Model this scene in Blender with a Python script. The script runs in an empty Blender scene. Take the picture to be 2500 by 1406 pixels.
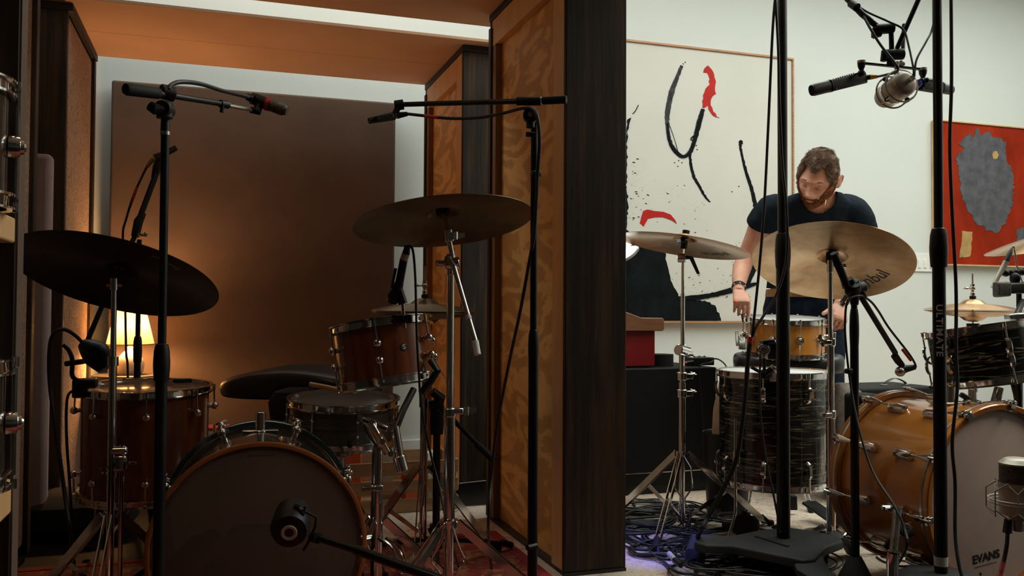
import bpy, bmesh, math, random
from mathutils import Vector, Matrix, noise
random.seed(7)
PI = math.pi
sc = bpy.context.scene
COL = sc.collection
# ------------------------------------------------------------------ camera
FPX, CX, CY = 2138.0, 1250.0, 703.0
CAM = Vector((0, 0, .87))
YAW, PITCH, ROLL = math.radians(18.6), math.radians(1.45), math.radians(.3)
FW = Vector((math.sin(YAW)*math.cos(PITCH), math.cos(YAW)*math.cos(PITCH), math.sin(PITCH)))
R0 = Vector((math.cos(YAW), -math.sin(YAW), 0)); U0 = R0.cross(FW)
RT = R0*math.cos(ROLL) + U0*math.sin(ROLL); UP = RT.cross(FW)
cd = bpy.data.cameras.new('camera'); cam = bpy.data.objects.new('camera', cd); COL.objects.link(cam)
cd.sensor_width = 36; cd.lens = FPX/2500*36; cd.clip_start = .05
cam.matrix_world = Matrix((( RT.x, UP.x, -FW.x, CAM.x), (RT.y, UP.y, -FW.y, CAM.y), (RT.z, UP.z, -FW.z, CAM.z), (0, 0, 0, 1)))
sc.camera = cam
# ------------------------------------------------------------------ world, lights, exposure
sc.view_settings.view_transform = 'Standard'; sc.view_settings.look = 'None'
sc.view_settings.gamma = 1; sc.view_settings.exposure = 0.0; sc.view_settings.use_curve_mapping = False
wd = bpy.data.worlds.new('studio_world'); sc.world = wd; wd.use_nodes = True
wd.node_tree.nodes['Background'].inputs[0].default_value = (.35, .5, .6, 1); wd.node_tree.nodes['Background'].inputs[1].default_value = .02
def area(name, loc, size, power, col, rot=(0, 0, 0), spread=180):
    l = bpy.data.lights.new(name, 'AREA'); l.shape = 'RECTANGLE'; l.size, l.size_y = size; l.energy = power; l.color = col
    l.spread = math.radians(spread)
    o = bpy.data.objects.new(name, l); o.location = loc; o.rotation_euler = rot; COL.objects.link(o); return o
def point(name, loc, power, col, r=.03):
    l = bpy.data.lights.new(name, 'POINT'); l.energy = power; l.color = col; l.shadow_soft_size = r
    o = bpy.data.objects.new(name, l); o.location = loc; COL.objects.link(o); return o
point('bay_fill_light', (-.3, 2.05, 2.0), 4.6, (1, .70, .38), .15)  # warm fill added out of frame to brighten the bay plywood
area('live_room_skylight', (3.75, 3.0, 3.36), (4.6, 2.4), 140, (.93, 1, .93))
area('bay_skylight', (.2, 4.45, 3.36), (2.6, .5), 25, (.9, 1, .97))
sp = bpy.data.lights.new('blue_stage_led', 'SPOT'); sp.energy = 26; sp.color = (.12, .14, 1); sp.spot_size = math.radians(38); sp.spot_blend = .6; sp.shadow_soft_size = .02
so_ = bpy.data.objects.new('blue_stage_led', sp); so_.location = (1.36, 2.62, .85); so_.rotation_euler = Vector((1.52-1.36, 2.86-2.62, -.85)).to_track_quat('-Z', 'Y').to_euler(); COL.objects.link(so_)
area('front_fill_light', (4.4, .9, 3.3), (1.4, 1.4), 62, (1, .87, .74))  # unseen fill light added to lift the fronts of the right kit
# ------------------------------------------------------------------ geometry helpers
def P(px, py, D): return CAM + (FW + RT*((px-CX)/FPX) - UP*((py-CY)/FPX))*D
def ray(px, py): return FW + RT*((px-CX)/FPX) - UP*((py-CY)/FPX)
def PZ(px, py, z=0.0):
    d = ray(px, py); return CAM + d*((z-CAM.z)/d.z)
def PY(px, py, Y):
    d = ray(px, py); return CAM + d*(Y/d.y)
def PX(px, py, X):
    d = ray(px, py); return CAM + d*(X/d.x)
def Zat(x, y, py):
    k = (CY-py)/FPX; b = Vector((x, y, 0)) - CAM; n = UP - FW*k
    return -(b.dot(n))/n.z
def V(*a): return Vector(a)
def frame(o, z, xh=Vector((1, 0, 0))):
    z = Vector(z).normalized(); xh = Vector(xh); x = xh - z*xh.dot(z)
    if x.length < 1e-4: x = Vector((0, 1, 0)) - z*z.y
    x.normalize(); y = z.cross(x)
    return Matrix(((x.x, y.x, z.x, o[0]), (x.y, y.y, z.y, o[1]), (x.z, y.z, z.z, o[2]), (0, 0, 0, 1)))
class MB:
    def __init__(s, M=None): s.v = []; s.f = []; s.M = M
    def add(s, vs, fs):
        o = len(s.v)
        for p in vs:
            p = Vector(p); s.v.append(s.M @ p if s.M else p)
        s.f += [tuple(i+o for i in f) for f in fs]; return s
    def box(s, a, b):
        x0, y0, z0 = a; x1, y1, z1 = b
        return s.add([(x0,y0,z0),(x1,y0,z0),(x1,y1,z0),(x0,y1,z0),(x0,y0,z1),(x1,y0,z1),(x1,y1,z1),(x0,y1,z1)],
            [(0,3,2,1),(4,5,6,7),(0,1,5,4),(1,2,6,5),(2,3,7,6),(3,0,4,7)])
    def cbox(s, c, d, M=None):
        old = s.M; s.M = (old @ M) if (old and M) else (M or old)
        s.box((c[0]-d[0]/2, c[1]-d[1]/2, c[2]-d[2]/2), (c[0]+d[0]/2, c[1]+d[1]/2, c[2]+d[2]/2)); s.M = old; return s
    def bar(s, a, b, w, h, up=(0, 0, 1)):
        a, b = Vector(a), Vector(b); z = (b-a); L = z.length; m = frame(a, z, up)
        return s.cbox((0, 0, L/2), (h, w, L), m)
    def tube(s, pts, r, n=10, cap=True, closed=False):
        pts = [Vector(p) for p in pts]; k = len(pts)
        rs = r if isinstance(r, (list, tuple)) else [r]*k
        vs, fs = [], []; up = None
        for i, p in enumerate(pts):
            if closed: t = pts[(i+1) % k]-pts[i-1]
            else: t = pts[min(i+1, k-1)]-pts[max(i-1, 0)]
            if t.length < 1e-9: t = Vector((0, 0, 1))
            t.normalize()
            if up is None:
                up = Vector((0, 0, 1)) if abs(t.z) < .9 else Vector((1, 0, 0))
            up = up - t*up.dot(t)
            if up.length < 1e-5: up = t.orthogonal()
            up.normalize(); w = t.cross(up)
            for j in range(n):
                a = 2*PI*j/n; vs.append(p + (up*math.cos(a)+w*math.sin(a))*rs[i])
        m = k if closed else k-1
        for i in range(m):
            for j in range(n):
                a = i*n+j; b = i*n+(j+1) % n; c = ((i+1) % k)*n+(j+1) % n; d = ((i+1) % k)*n+j
                fs.append((a, b, c, d))
        if cap and not closed:
            fs.append(tuple(reversed(range(n)))); fs.append(tuple((k-1)*n+j for j in range(n)))
        return s.add(vs, fs)
    def cyl(s, a, b, r, r2=None, n=16): return s.tube([a, b], [r, r if r2 is None else r2], n)
    def lathe(s, prof, M=None, n=32, a0=0, a1=2*PI, close=False):
        full = abs(a1-a0-2*PI) < 1e-6; m = n if full else n+1; k = len(prof); vs, fs = [], []
        for i in range(m):
            a = a0+(a1-a0)*i/n
            for r, h in prof: vs.append(Vector((r*math.cos(a), r*math.sin(a), h)))
        q = k if close else k-1
        for i in range(n):
            i2 = (i+1) % m
            for j in range(q):
                j2 = (j+1) % k
                fs.append((i*k+j, i2*k+j, i2*k+j2, i*k+j2))
        if M is not None: vs = [M @ v for v in vs]
        return s.add(vs, fs)
    def disc(s, M, r, n=32, h=0):
        vs = [M @ Vector((r*math.cos(2*PI*i/n), r*math.sin(2*PI*i/n), h)) for i in range(n)]
        return s.add(vs, [tuple(range(n))])
    def ball(s, c, r, n=16, m=10, M=None, sc=(1, 1, 1)):
        c = Vector(c); prof = [(max(1e-5, math.sin(PI*i/m)), -math.cos(PI*i/m)) for i in range(m+1)]
        vs, fs = [], []
        for i in range(n):
            a = 2*PI*i/n
            for q, h in prof:
                p = Vector((q*math.cos(a)*sc[0]*r, q*math.sin(a)*sc[1]*r, h*sc[2]*r))
                if M: p = M.to_3x3() @ p
                vs.append(c+p)
        k = m+1
        for i in range(n):
            for j in range(m): fs.append((i*k+j, ((i+1) % n)*k+j, ((i+1) % n)*k+j+1, i*k+j+1))
        return s.add(vs, fs)
    def torus(s, M, R, r, n=32, m=8, a0=0, a1=2*PI):
        full = abs(a1-a0-2*PI) < 1e-6; k = n if full else n+1
        pts = [M @ Vector((R*math.cos(a0+(a1-a0)*i/n), R*math.sin(a0+(a1-a0)*i/n), 0)) for i in range(k)]
        return s.tube(pts, r, m, closed=full)
    def prism(s, poly, M, h0, h1):
        k = len(poly); vs = [M @ Vector((x, y, h0)) for x, y in poly]+[M @ Vector((x, y, h1)) for x, y in poly]
        fs = [tuple(reversed(range(k))), tuple(range(k, 2*k))]+[(i, (i+1) % k, (i+1) % k+k, i+k) for i in range(k)]
        return s.add(vs, fs)
    def loft(s, rings, n=24, cap=True):
        # ring: (centre, u half axis vector, v half axis vector, exponent)
        vs, fs = [], []
        for c, u, v, e in rings:
            for j in range(n):
                a = 2*PI*j/n; ca, sa = math.cos(a), math.sin(a)
                x = math.copysign(abs(ca)**(2/e), ca); y = math.copysign(abs(sa)**(2/e), sa)
                vs.append(Vector(c)+Vector(u)*x+Vector(v)*y)
        k = len(rings)
        for i in range(k-1):
            for j in range(n): fs.append((i*n+j, i*n+(j+1) % n, (i+1)*n+(j+1) % n, (i+1)*n+j))
        if cap: fs.append(tuple(reversed(range(n)))); fs.append(tuple((k-1)*n+j for j in range(n)))
        return s.add(vs, fs)
    def build(s, name, mat, parent=None, label=None, bevel=0, sharp=35, local=False, seg=2, cat=None, group=None, kind=None, fix=True):
        me = bpy.data.meshes.new(name); vs = s.v; loc = Vector((0, 0, 0))
        if parent is not None:
            if not local:
                inv = WM[parent.name].inverted(); vs = [inv @ p for p in vs]
        else:
            xs = [p.x for p in vs]; ys = [p.y for p in vs]; zs = [p.z for p in vs]
            loc = Vector(((min(xs)+max(xs))/2, (min(ys)+max(ys))/2, min(zs))); vs = [p-loc for p in vs]
        me.from_pydata([tuple(p) for p in vs], [], s.f)
        if fix:
            bm = bmesh.new(); bm.from_mesh(me); bmesh.ops.recalc_face_normals(bm, faces=bm.faces); bm.to_mesh(me); bm.free()
        for p in me.polygons: p.use_smooth = True
        me.set_sharp_from_angle(angle=math.radians(sharp))
        me.materials.append(mat)
        o = bpy.data.objects.new(name, me); COL.objects.link(o); o.location = loc
        if parent is not None: o.parent = parent; WM[o.name] = WM[parent.name].copy()
        else: WM[o.name] = Matrix.Translation(loc)
        if bevel:
            b = o.modifiers.new('bevel', 'BEVEL'); b.width = bevel; b.segments = seg; b.limit_method = 'ANGLE'; b.angle_limit = math.radians(40); b.harden_normals = False
        if label: o['label'] = label
        if cat: o['category'] = cat
        if group: o['group'] = group
        if kind: o['kind'] = kind
        return o
WM = {}
def thing(name, label, cat, M=(0, 0, 0), group=None):
    o = bpy.data.objects.new(name, None); o.empty_display_size = .05; COL.objects.link(o)
    if not isinstance(M, Matrix): M = Matrix.Translation(Vector(M))
    o.location = M.to_translation(); o.rotation_mode = 'QUATERNION'; o.rotation_quaternion = M.to_quaternion()
    WM[o.name] = M.copy(); o['label'] = label; o['category'] = cat
    if group: o['group'] = group
    return o
def smooth(pts, k=6, closed=False):
    pts = [Vector(p) for p in pts]; n = len(pts); out = []
    for i in range(n-1):
        p0, p1, p2, p3 = pts[max(i-1, 0)], pts[i], pts[i+1], pts[min(i+2, n-1)]
        for j in range(k):
            t = j/k; out.append(.5*((2*p1)+(p2-p0)*t+(2*p0-5*p1+4*p2-p3)*t*t+(3*p1-p0-3*p2+p3)*t**3))
    out.append(pts[-1]); return out
def text_mesh(name, txt, size, mat, fn, parent, extrude=.0, bold=0, spacing=1.0, align='CENTER', xscale=1.0, shear=0):
    c = bpy.data.curves.new(name, 'FONT'); c.body = txt; c.size = size; c.align_x = align; c.align_y = 'CENTER'; c.offset = bold; c.space_character = spacing; c.resolution_u = 4; c.shear = shear
    t = bpy.data.objects.new(name+'_tmp', c); COL.objects.link(t)
    bpy.context.view_layer.update()
    dg = bpy.context.evaluated_depsgraph_get(); me = bpy.data.meshes.new_from_object(t.evaluated_get(dg))
    bpy.data.objects.remove(t); bpy.data.curves.remove(c)
    bm = bmesh.new(); bm.from_mesh(me)
    bmesh.ops.triangulate(bm, faces=bm.faces[:])
    for _ in range(2):
        es = [e for e in bm.edges if e.calc_length() > size*.3]
        if es: bmesh.ops.subdivide_edges(bm, edges=es, cuts=1); bmesh.ops.triangulate(bm, faces=bm.faces[:])
    vs = [fn(v.co.x*xscale, v.co.y) for v in bm.verts]; bm.verts.index_update()
    fs = [tuple(v.index for v in f.verts) for f in bm.faces]; bm.free(); bpy.data.meshes.remove(me)
    m = MB(); m.v = [Vector(p) for p in vs]; m.f = fs
    return m.build(name, mat, parent, fix=False)
# ------------------------------------------------------------------ materials
def nt(name):
    m = bpy.data.materials.new(name); m.use_nodes = True; t = m.node_tree; return m, t, t.nodes['Principled BSDF']
def ramp(t, stops, inp):
    r = t.nodes.new('ShaderNodeValToRGB'); cr = r.color_ramp
    while len(cr.elements) < len(stops): cr.elements.new(.5)
    for e, (p, c) in zip(cr.elements, stops): e.position = p; e.color = (*c, 1)
    t.links.new(inp, r.inputs[0]); return r.outputs[0]
def coords(t, scale=(1, 1, 1), kind='Object', rot=(0, 0, 0)):
    tc = t.nodes.new('ShaderNodeTexCoord'); mp = t.nodes.new('ShaderNodeMapping'); mp.inputs['Scale'].default_value = scale; mp.inputs['Rotation'].default_value = rot
    t.links.new(tc.outputs[kind], mp.inputs[0]); return mp.outputs[0]
def nz(t, vec, scale=5, detail=3, rough=.5, dist=0, out='Fac'):
    n = t.nodes.new('ShaderNodeTexNoise'); n.inputs['Scale'].default_value = scale; n.inputs['Detail'].default_value = detail
    n.inputs['Roughness'].default_value = rough; n.inputs['Distortion'].default_value = dist; t.links.new(vec, n.inputs['Vector']); return n.outputs[out]
def bump(t, b, h, strength=.2, dist=.01):
    n = t.nodes.new('ShaderNodeBump'); n.inputs['Strength'].default_value = strength; n.inputs['Distance'].default_value = dist
    t.links.new(h, n.inputs['Height']); t.links.new(n.outputs[0], b.inputs['Normal'])
def pm(name, col, rough=.5, metal=0, var=.12, scale=14, bmp=0, coat=0, sheen=0, spec=.5, stretch=(1, 1, 1), rvar=0, detail=4):
    m, t, b = nt(name); v = coords(t, stretch); f = nz(t, v, scale, detail)
    lo = tuple(max(0, c*(1-var)) for c in col); hi = tuple(min(1, c*(1+var)) for c in col)
    t.links.new(ramp(t, [(.3, lo), (.7, hi)], f), b.inputs['Base Color'])
    b.inputs['Roughness'].default_value = rough; b.inputs['Metallic'].default_value = metal
    b.inputs['Coat Weight'].default_value = coat; b.inputs['Coat Roughness'].default_value = .08
    b.inputs['Sheen Weight'].default_value = sheen; b.inputs['Specular IOR Level'].default_value = spec
    if rvar: t.links.new(ramp(t, [(.3, (rough-rvar,)*3), (.7, (rough+rvar,)*3)], nz(t, v, scale*.7, 5)), b.inputs['Roughness'])
    if bmp: bump(t, b, nz(t, v, scale*4, 4), bmp, .004)
    return m
M = {}
M['chrome'] = pm('chrome', (.72, .71, .68), .12, 1, .04, 6, rvar=.05)
M['nickel'] = pm('brushed_nickel', (.55, .53, .5), .3, 1, .06, 30, rvar=.06)
M['blackmetal'] = pm('black_powder_coat', (.007, .0085, .010), .36, 0, .2, 20, rvar=.08, spec=.35)
M['plastic'] = pm('black_plastic', (.007, .008, .009), .45, 0, .2, 18, rvar=.08, spec=.35)
M['rubber'] = pm('black_rubber', (.008, .008, .009), .7, 0, .25, 30, bmp=.1, spec=.3)
M['cable'] = pm('cable_sheath', (.007, .009, .011), .5, 0, .3, 60, rvar=.1)
M['bluecable'] = pm('blue_cable_sheath', (.02, .03, .09), .5, 0, .3, 60)
M['red'] = pm('red_tape', (.45, .02, .02), .5, 0, .1, 30)
M['blue'] = pm('blue_tape', (.04, .06, .5), .5, 0, .1, 30)
M['yellow'] = pm('yellow_tape', (.75, .42, .02), .5, 0, .1, 30)
M['white'] = pm('white_print', (.75, .75, .72), .5, 0, .04, 30)
M['ink'] = pm('black_ink', (.012, .012, .014), .5, 0, .1, 30)
M['vinyl'] = pm('black_vinyl', (.016, .018, .02), .36, 0, .2, 12, bmp=.12, spec=.5)
M['lamptinthead'] = pm('lamp_tinted_glossy_head', (.22, .13, .08), .14, 0, .1, 5)  # orange lamp reflection on the glossy head put into its colour
M['felt'] = pm('black_felt', (.01, .01, .011), .95, 0, .2, 60, bmp=.3)
M['pearl'] = pm('coated_white_head', (.72, .74, .74), .55, 0, .05, 5, bmp=.05)
M['wallw'] = pm('white_wall_paint', (.61, .635, .605), .85, 0, .015, 3, bmp=.03)
M['frontw'] = pm('dark_acoustic_wall', (.045, .035, .028), .9, 0, .2, 6, bmp=.1)
M['ceil'] = pm('white_ceiling_paint', (.7, .7, .68), .9, 0, .02, 3)
M['floor'] = pm('dark_floor', (.012, .01, .008), .7, 0, .3, 8, bmp=.05, stretch=(1, 8, 1), spec=.08)
M['oak'] = pm('pale_oak', (.42, .2, .085), .5, 0, .25, 9, stretch=(1, 1, 12))
M['frame2'] = pm('maple_frame', (.55, .36, .17), .5, 0, .2, 9)
M['canvas'] = pm('off_white_canvas', (.58, .57, .515), .8, 0, .035, 2.2, bmp=.05)
M['paintblack'] = pm('black_paint', (.0045, .007, .008), .7, 0, .5, 9, bmp=.4, spec=.08)
M['paintgrey'] = pm('thin_grey_paint', (.035, .038, .038), .7, 0, .7, 30, bmp=.2, spec=.2)
M['paintred'] = pm('red_paint', (.43, .011, .006), .55, 0, .12, 8, bmp=.2, spec=.2)
M['skin'] = None
M['denim'] = pm('navy_denim', (.007, .013, .026), .9, 0, .35, 40, bmp=.25, spec=.15)
M['tee'] = pm('dark_teal_cotton', (.007, .013, .021), .9, 0, .25, 30, bmp=.2, spec=.15)
M['leather'] = pm('tan_leather', (.3, .13, .035), .55, 0, .2, 20)
M['gold'] = pm('gold_metal', (.8, .5, .15), .25, 1, .05, 20)
M['hair'] = pm('brown_hair', (.16, .1, .065), .7, 0, .5, 50, spec=.25)
M['hairpale'] = pm('pale_brown_hair', (.3, .21, .15), .7, 0, .4, 50, spec=.25)
M['beard'] = pm('ginger_beard', (.2, .07, .03), .8, 0, .5, 60, bmp=.4, spec=.2)
M['silver'] = pm('satin_champagne_metal', (.5, .455, .39), .4, .35, .06, 30)
M['mesh'] = pm('mic_grille_mesh', (.12, .115, .1), .5, .8, .4, 160, bmp=.4)
M['case'] = pm('black_tolex', (.0032, .0036, .004), .6, 0, .3, 50, bmp=.3, spec=.22)
M['ibeam'] = pm('grey_cast_base', (.028, .031, .034), .62, 0, .15, 20, bmp=.12)
M['redbox'] = pm('dark_red_lacquer', (.2, .008, .01), .35, 0, .1, 5)
M['pine'] = pm('pine_batten', (.68, .41, .19), .6, 0, .07, 7, stretch=(4, 4, .6))
M['batten'] = pm('brown_stained_batten', (.2, .095, .04), .6, 0, .15, 7, stretch=(4, 4, .6))
M['crate'] = pm('crate_pine', (.4, .24, .13), .65, 0, .25, 7, stretch=(.8, 6, 6))
M['orange'] = pm('orange_card', (.6, .1, .025), .6, 0, .1, 9)
M['ceilpanel'] = pm('fibreboard_ceiling_panel', (.72, .45, .30), .85, 0, .06, 3, bmp=.05)
M['brownfab'] = pm('brown_felt_panel', (.125, .08, .056), .95, 0, .1, 5, bmp=.2)
M['bead'] = pm('black_trim', (.02, .016, .014), .6, 0, .2, 20)
M['greyfab'] = pm('grey_lilac_fabric', (.42, .34, .35), .95, 0, .05, 40, bmp=.2)
M['stick'] = pm('hickory', (.5, .24, .09), .5, 0, .15, 20)
M['ceramic'] = pm('white_ceramic', (.75, .7, .62), .3, 0, .03, 8, coat=.4)
M['beigecloth'] = pm('beige_pillow_cotton', (.3, .235, .16), .9, 0, .15, 6, bmp=.2)
M['foam'] = pm('black_foam', (.006, .006, .0065), .95, 0, .3, 80, bmp=.5)
M['tealhoop'] = pm('black_lacquer_hoop', (.02, .04, .042), .15, 0, .2, 5, coat=.6)
M['orangehoop'] = pm('amber_lacquer_hoop', (.34, .11, .025), .45, 0, .2, 8, coat=.1)
M['shoe'] = pm('tan_suede', (.2, .1, .055), .8, 0, .15, 30)
M['pouf'] = pm('grey_snakeskin', (.13, .1, .08), .6, 0, .35, 50, bmp=.5)
M['stone'] = pm('tan_felt_ball', (.35, .25, .17), .9, 0, .15, 20)
# walnut drum shell: vertical figure
def woodshell(name, c0, c1, c2, coat=.7, sc_=(9, 9, 1.2), rough=.22):
    m, t, b = nt(name); f = nz(t, coords(t, sc_), 2.2, 5, .6, .6)
    t.links.new(ramp(t, [(.3, c0), (.52, c1), (.72, c2)], f), b.inputs['Base Color'])
    b.inputs['Roughness'].default_value = rough; b.inputs['Coat Weight'].default_value = coat; b.inputs['Coat Roughness'].default_value = .05
    bump(t, b, f, .04, .002); return m
M['walnut'] = woodshell('walnut_lacquer', (.095, .02, .007), (.17, .042, .012), (.24, .066, .02))
M['maple'] = woodshell('honey_maple_lacquer', (.5, .2, .03), (.6, .25, .04), (.68, .3, .055), sc_=(2, 2, .8))
M['maplekick'] = woodshell('honey_maple_kick', (.42, .145, .022), (.5, .18, .028), (.58, .22, .04), sc_=(1.5, 1.5, .8))
M['blackshell'] = woodshell('black_smoke_lacquer', (.012, .012, .012), (.02, .017, .015), (.03, .022, .016))
M['darkmetal'] = pm('black_nickel_shell', (.085, .085, .075), .32, .3, .15, 8, rvar=.06)
def mk_oyster():
    m, t, b = nt('black_oyster_wrap'); v = coords(t, (3.6, 3.6, 60)); f = nz(t, v, 1.1, 3, .5, 1.6)
    g = nz(t, coords(t, (2.2, 2.2, 5)), 2.5, 2)
    mx = t.nodes.new('ShaderNodeMath'); mx.operation = 'MULTIPLY_ADD'; t.links.new(g, mx.inputs[0]); mx.inputs[1].default_value = .12; t.links.new(f, mx.inputs[2])
    t.links.new(ramp(t, [(.0, (.003, .004, .005)), (.612, (.004, .005, .006)), (.632, (.2, .19, .12)), (.655, (.38, .36, .25)), (.672, (.012, .016, .016)), (1, (.004, .005, .005))], mx.outputs[0]), b.inputs['Base Color'])
    b.inputs['Roughness'].default_value = .22; b.inputs['Coat Weight'].default_value = .6; b.inputs['Coat Roughness'].default_value = .04; return m
M['oyster'] = mk_oyster()
def mk_cymbal(name, c0, c1, c2, rough, metal=.85):
    m, t, b = nt(name); tc = t.nodes.new('ShaderNodeTexCoord'); ln = t.nodes.new('ShaderNodeVectorMath'); ln.operation = 'LENGTH'
    t.links.new(tc.outputs['Object'], ln.inputs[0])
    ms = t.nodes.new('ShaderNodeCombineXYZ'); t.links.new(ln.outputs['Value'], ms.inputs[0])
    ring = nz(t, ms.outputs[0], 260, 3, .7)
    pat = nz(t, coords(t, (1, 1, 3)), 7, 5, .6, .4)
    mm = t.nodes.new('ShaderNodeMath'); mm.operation = 'MULTIPLY_ADD'; t.links.new(ring, mm.inputs[0]); mm.inputs[1].default_value = .18; t.links.new(pat, mm.inputs[2])
    t.links.new(ramp(t, [(.38, c0), (.58, c1), (.78, c2)], mm.outputs[0]), b.inputs['Base Color'])
    b.inputs['Metallic'].default_value = metal; b.inputs['Roughness'].default_value = rough
    b.inputs['Anisotropic'].default_value = .85; b.inputs['Anisotropic Rotation'].default_value = .25
    tg = t.nodes.new('ShaderNodeTangent'); tg.direction_type = 'RADIAL'; tg.axis = 'Z'; t.links.new(tg.outputs[0], b.inputs['Tangent'])
    bump(t, b, ring, .12, .002); return m
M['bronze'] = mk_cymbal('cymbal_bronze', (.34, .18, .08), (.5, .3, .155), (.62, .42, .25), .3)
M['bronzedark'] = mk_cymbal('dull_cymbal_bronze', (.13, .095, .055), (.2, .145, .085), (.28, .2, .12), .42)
M['darkcym'] = mk_cymbal('black_patina_cymbal', (.02, .018, .016), (.03, .026, .022), (.045, .036, .028), .5, .6)
def mk_ply():
    m, t, b = nt('plywood_face'); v = coords(t, (1, 1.5, 3.4), rot=(.6, 0, 0))
    n1 = nz(t, v, 1.6, 4, .5, .5)
    mm = t.nodes.new('ShaderNodeMath'); mm.operation = 'MULTIPLY'; t.links.new(n1, mm.inputs[0]); mm.inputs[1].default_value = 11
    fr = t.nodes.new('ShaderNodeMath'); fr.operation = 'PINGPONG'; fr.inputs[1].default_value = 1; t.links.new(mm.outputs[0], fr.inputs[0])
    g = nz(t, coords(t, (1, 30, 3)), 6, 4)
    ad = t.nodes.new('ShaderNodeMath'); ad.operation = 'MULTIPLY_ADD'; t.links.new(g, ad.inputs[0]); ad.inputs[1].default_value = .12; t.links.new(fr.outputs[0], ad.inputs[2])
    t.links.new(ramp(t, [(.2, (.78, .48, .17)), (.48, (.72, .43, .145)), (.6, (.56, .31, .095)), (1, (.51, .275, .082))], ad.outputs[0]), b.inputs['Base Color'])
    b.inputs['Roughness'].default_value = .6; bump(t, b, g, .05, .003); return m
M['ply'] = mk_ply()
def mk_stain():
    m, t, b = nt('dark_stained_pine'); v = coords(t, (26, 26, 1.0)); f = nz(t, v, 1.6, 5, .65, .5); g = nz(t, coords(t, (3, 3, .8)), 2.2, 3)
    mm = t.nodes.new('ShaderNodeMath'); mm.operation = 'MULTIPLY_ADD'; t.links.new(g, mm.inputs[0]); mm.inputs[1].default_value = .7; t.links.new(f, mm.inputs[2])
    t.links.new(ramp(t, [(.55, (.013, .0115, .010)), (.8, (.028, .021, .0155)), (1.0, (.075, .044, .024))], mm.outputs[0]), b.inputs['Base Color'])
    b.inputs['Roughness'].default_value = .6; b.inputs['Specular IOR Level'].default_value = .25; bump(t, b, f, .12, .003); return m
M['stain'] = mk_stain()
def mk_burlap():
    m, t, b = nt('textured_acoustic_fabric'); v = coords(t, (1, 1, 1)); f = nz(t, v, 60, 3, .6, 1.5)
    t.links.new(ramp(t, [(.35, (.2, .125, .085)), (.5, (.4, .26, .18)), (.7, (.5, .34, .24))], f), b.inputs['Base Color'])
    b.inputs['Roughness'].default_value = .95; bump(t, b, f, .8, .01); return m
M['burlap'] = mk_burlap()
def mk_rug(name, base, a, c, dark, sc_=1.0):
    m, t, b = nt(name); v = coords(t, (1, 1, 1))
    n1 = nz(t, v, 9*sc_, 8, .72, 1.2); n2 = nz(t, coords(t, (1, 1, 1), rot=(0, 0, 1)), 13*sc_, 8, .72, 1.0); n3 = nz(t, v, 160, 2)
    r1 = ramp(t, [(.53 if sc_ > 1.85 and base[0] > .5 else .5, (0, 0, 0)), (.61, (.9, .9, .9))], n1); r2 = ramp(t, [(.57, (0, 0, 0)), (.66, (1, 1, 1))], n2)
    def mix(fac, x, y):
        q = t.nodes.new('ShaderNodeMix'); q.data_type = 'RGBA'; t.links.new(fac, q.inputs['Factor'])
        for s, val in ((6, x), (7, y)):
            if isinstance(val, tuple): q.inputs[s].default_value = (*val, 1)
            else: t.links.new(val, q.inputs[s])
        return q.outputs[2]
    c1 = mix(r1, base, a); c2 = mix(r2, c1, c); fine = ramp(t, [(.3, (.75,)*3), (.7, (1, 1, 1))], n3)
    q = t.nodes.new('ShaderNodeMix'); q.data_type = 'RGBA'; q.blend_type = 'MULTIPLY'; q.inputs['Factor'].default_value = 1
    t.links.new(c2, q.inputs[6]); t.links.new(fine, q.inputs[7]); t.links.new(q.outputs[2], b.inputs['Base Color'])
    b.inputs['Roughness'].default_value = .95; bump(t, b, n3, .4, .004); return m
M['rug'] = mk_rug('faded_persian_rug', (.82, .69, .55), (.66, .36, .24), (.42, .4, .4), 0, 1.9)
M['redrug'] = mk_rug('red_persian_rug', (.3, .035, .03), (.45, .26, .1), (.03, .03, .05), 0, 1.9)
M['redborder'] = pm('crimson_rug_border', (.3, .02, .03), .95, 0, .2, 30, bmp=.3)
def mk_redcanvas():
    m, t, b = nt('vermilion_canvas'); f = nz(t, coords(t, (1, 1, .7)), 2.5, 6, .65, .5)
    t.links.new(ramp(t, [(.35, (.2, .014, .004)), (.55, (.29, .022, .005)), (.7, (.36, .035, .008))], f), b.inputs['Base Color'])
    b.inputs['Roughness'].default_value = .8; b.inputs['Specular IOR Level'].default_value = .1; bump(t, b, f, .1, .004); return m
M['redcanvas'] = mk_redcanvas()
M['paintslate'] = pm('slate_grey_paint', (.085, .085, .095), .7, 0, .3, 14, bmp=.3, spec=.2)
M['paintochre'] = pm('ochre_paint', (.4, .24, .08), .6, 0, .3, 9, bmp=.3)
def mk_shade():
    m, t, b = nt('pleated_lampshade_cloth'); b.inputs['Base Color'].default_value = (.9, .78, .58, 1); b.inputs['Roughness'].default_value = .9
    f = nz(t, coords(t, (30, 30, 2)), 8, 2); t.links.new(ramp(t, [(.3, (.85, .72, .5)), (.7, (.95, .84, .64))], f), b.inputs['Base Color'])
    tr = t.nodes.new('ShaderNodeBsdfTranslucent'); tr.inputs[0].default_value = (1, .93, .8, 1); mx = t.nodes.new('ShaderNodeMixShader'); mx.inputs[0].default_value = .75
    t.links.new(b.outputs[0], mx.inputs[1]); t.links.new(tr.outputs[0], mx.inputs[2]); t.links.new(mx.outputs[0], t.nodes['Material Output'].inputs[0]); return m
M['shade'] = mk_shade()
def emis(name, col, s):
    m, t, b = nt(name); f = nz(t, coords(t), 3, 1); t.links.new(ramp(t, [(0, col), (1, col)], f), b.inputs['Emission Color']); b.inputs['Emission Strength'].default_value = s; b.inputs['Base Color'].default_value = (*col, 1); return m
M['bulb'] = emis('warm_bulb', (1, .72, .4), 45)
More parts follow.
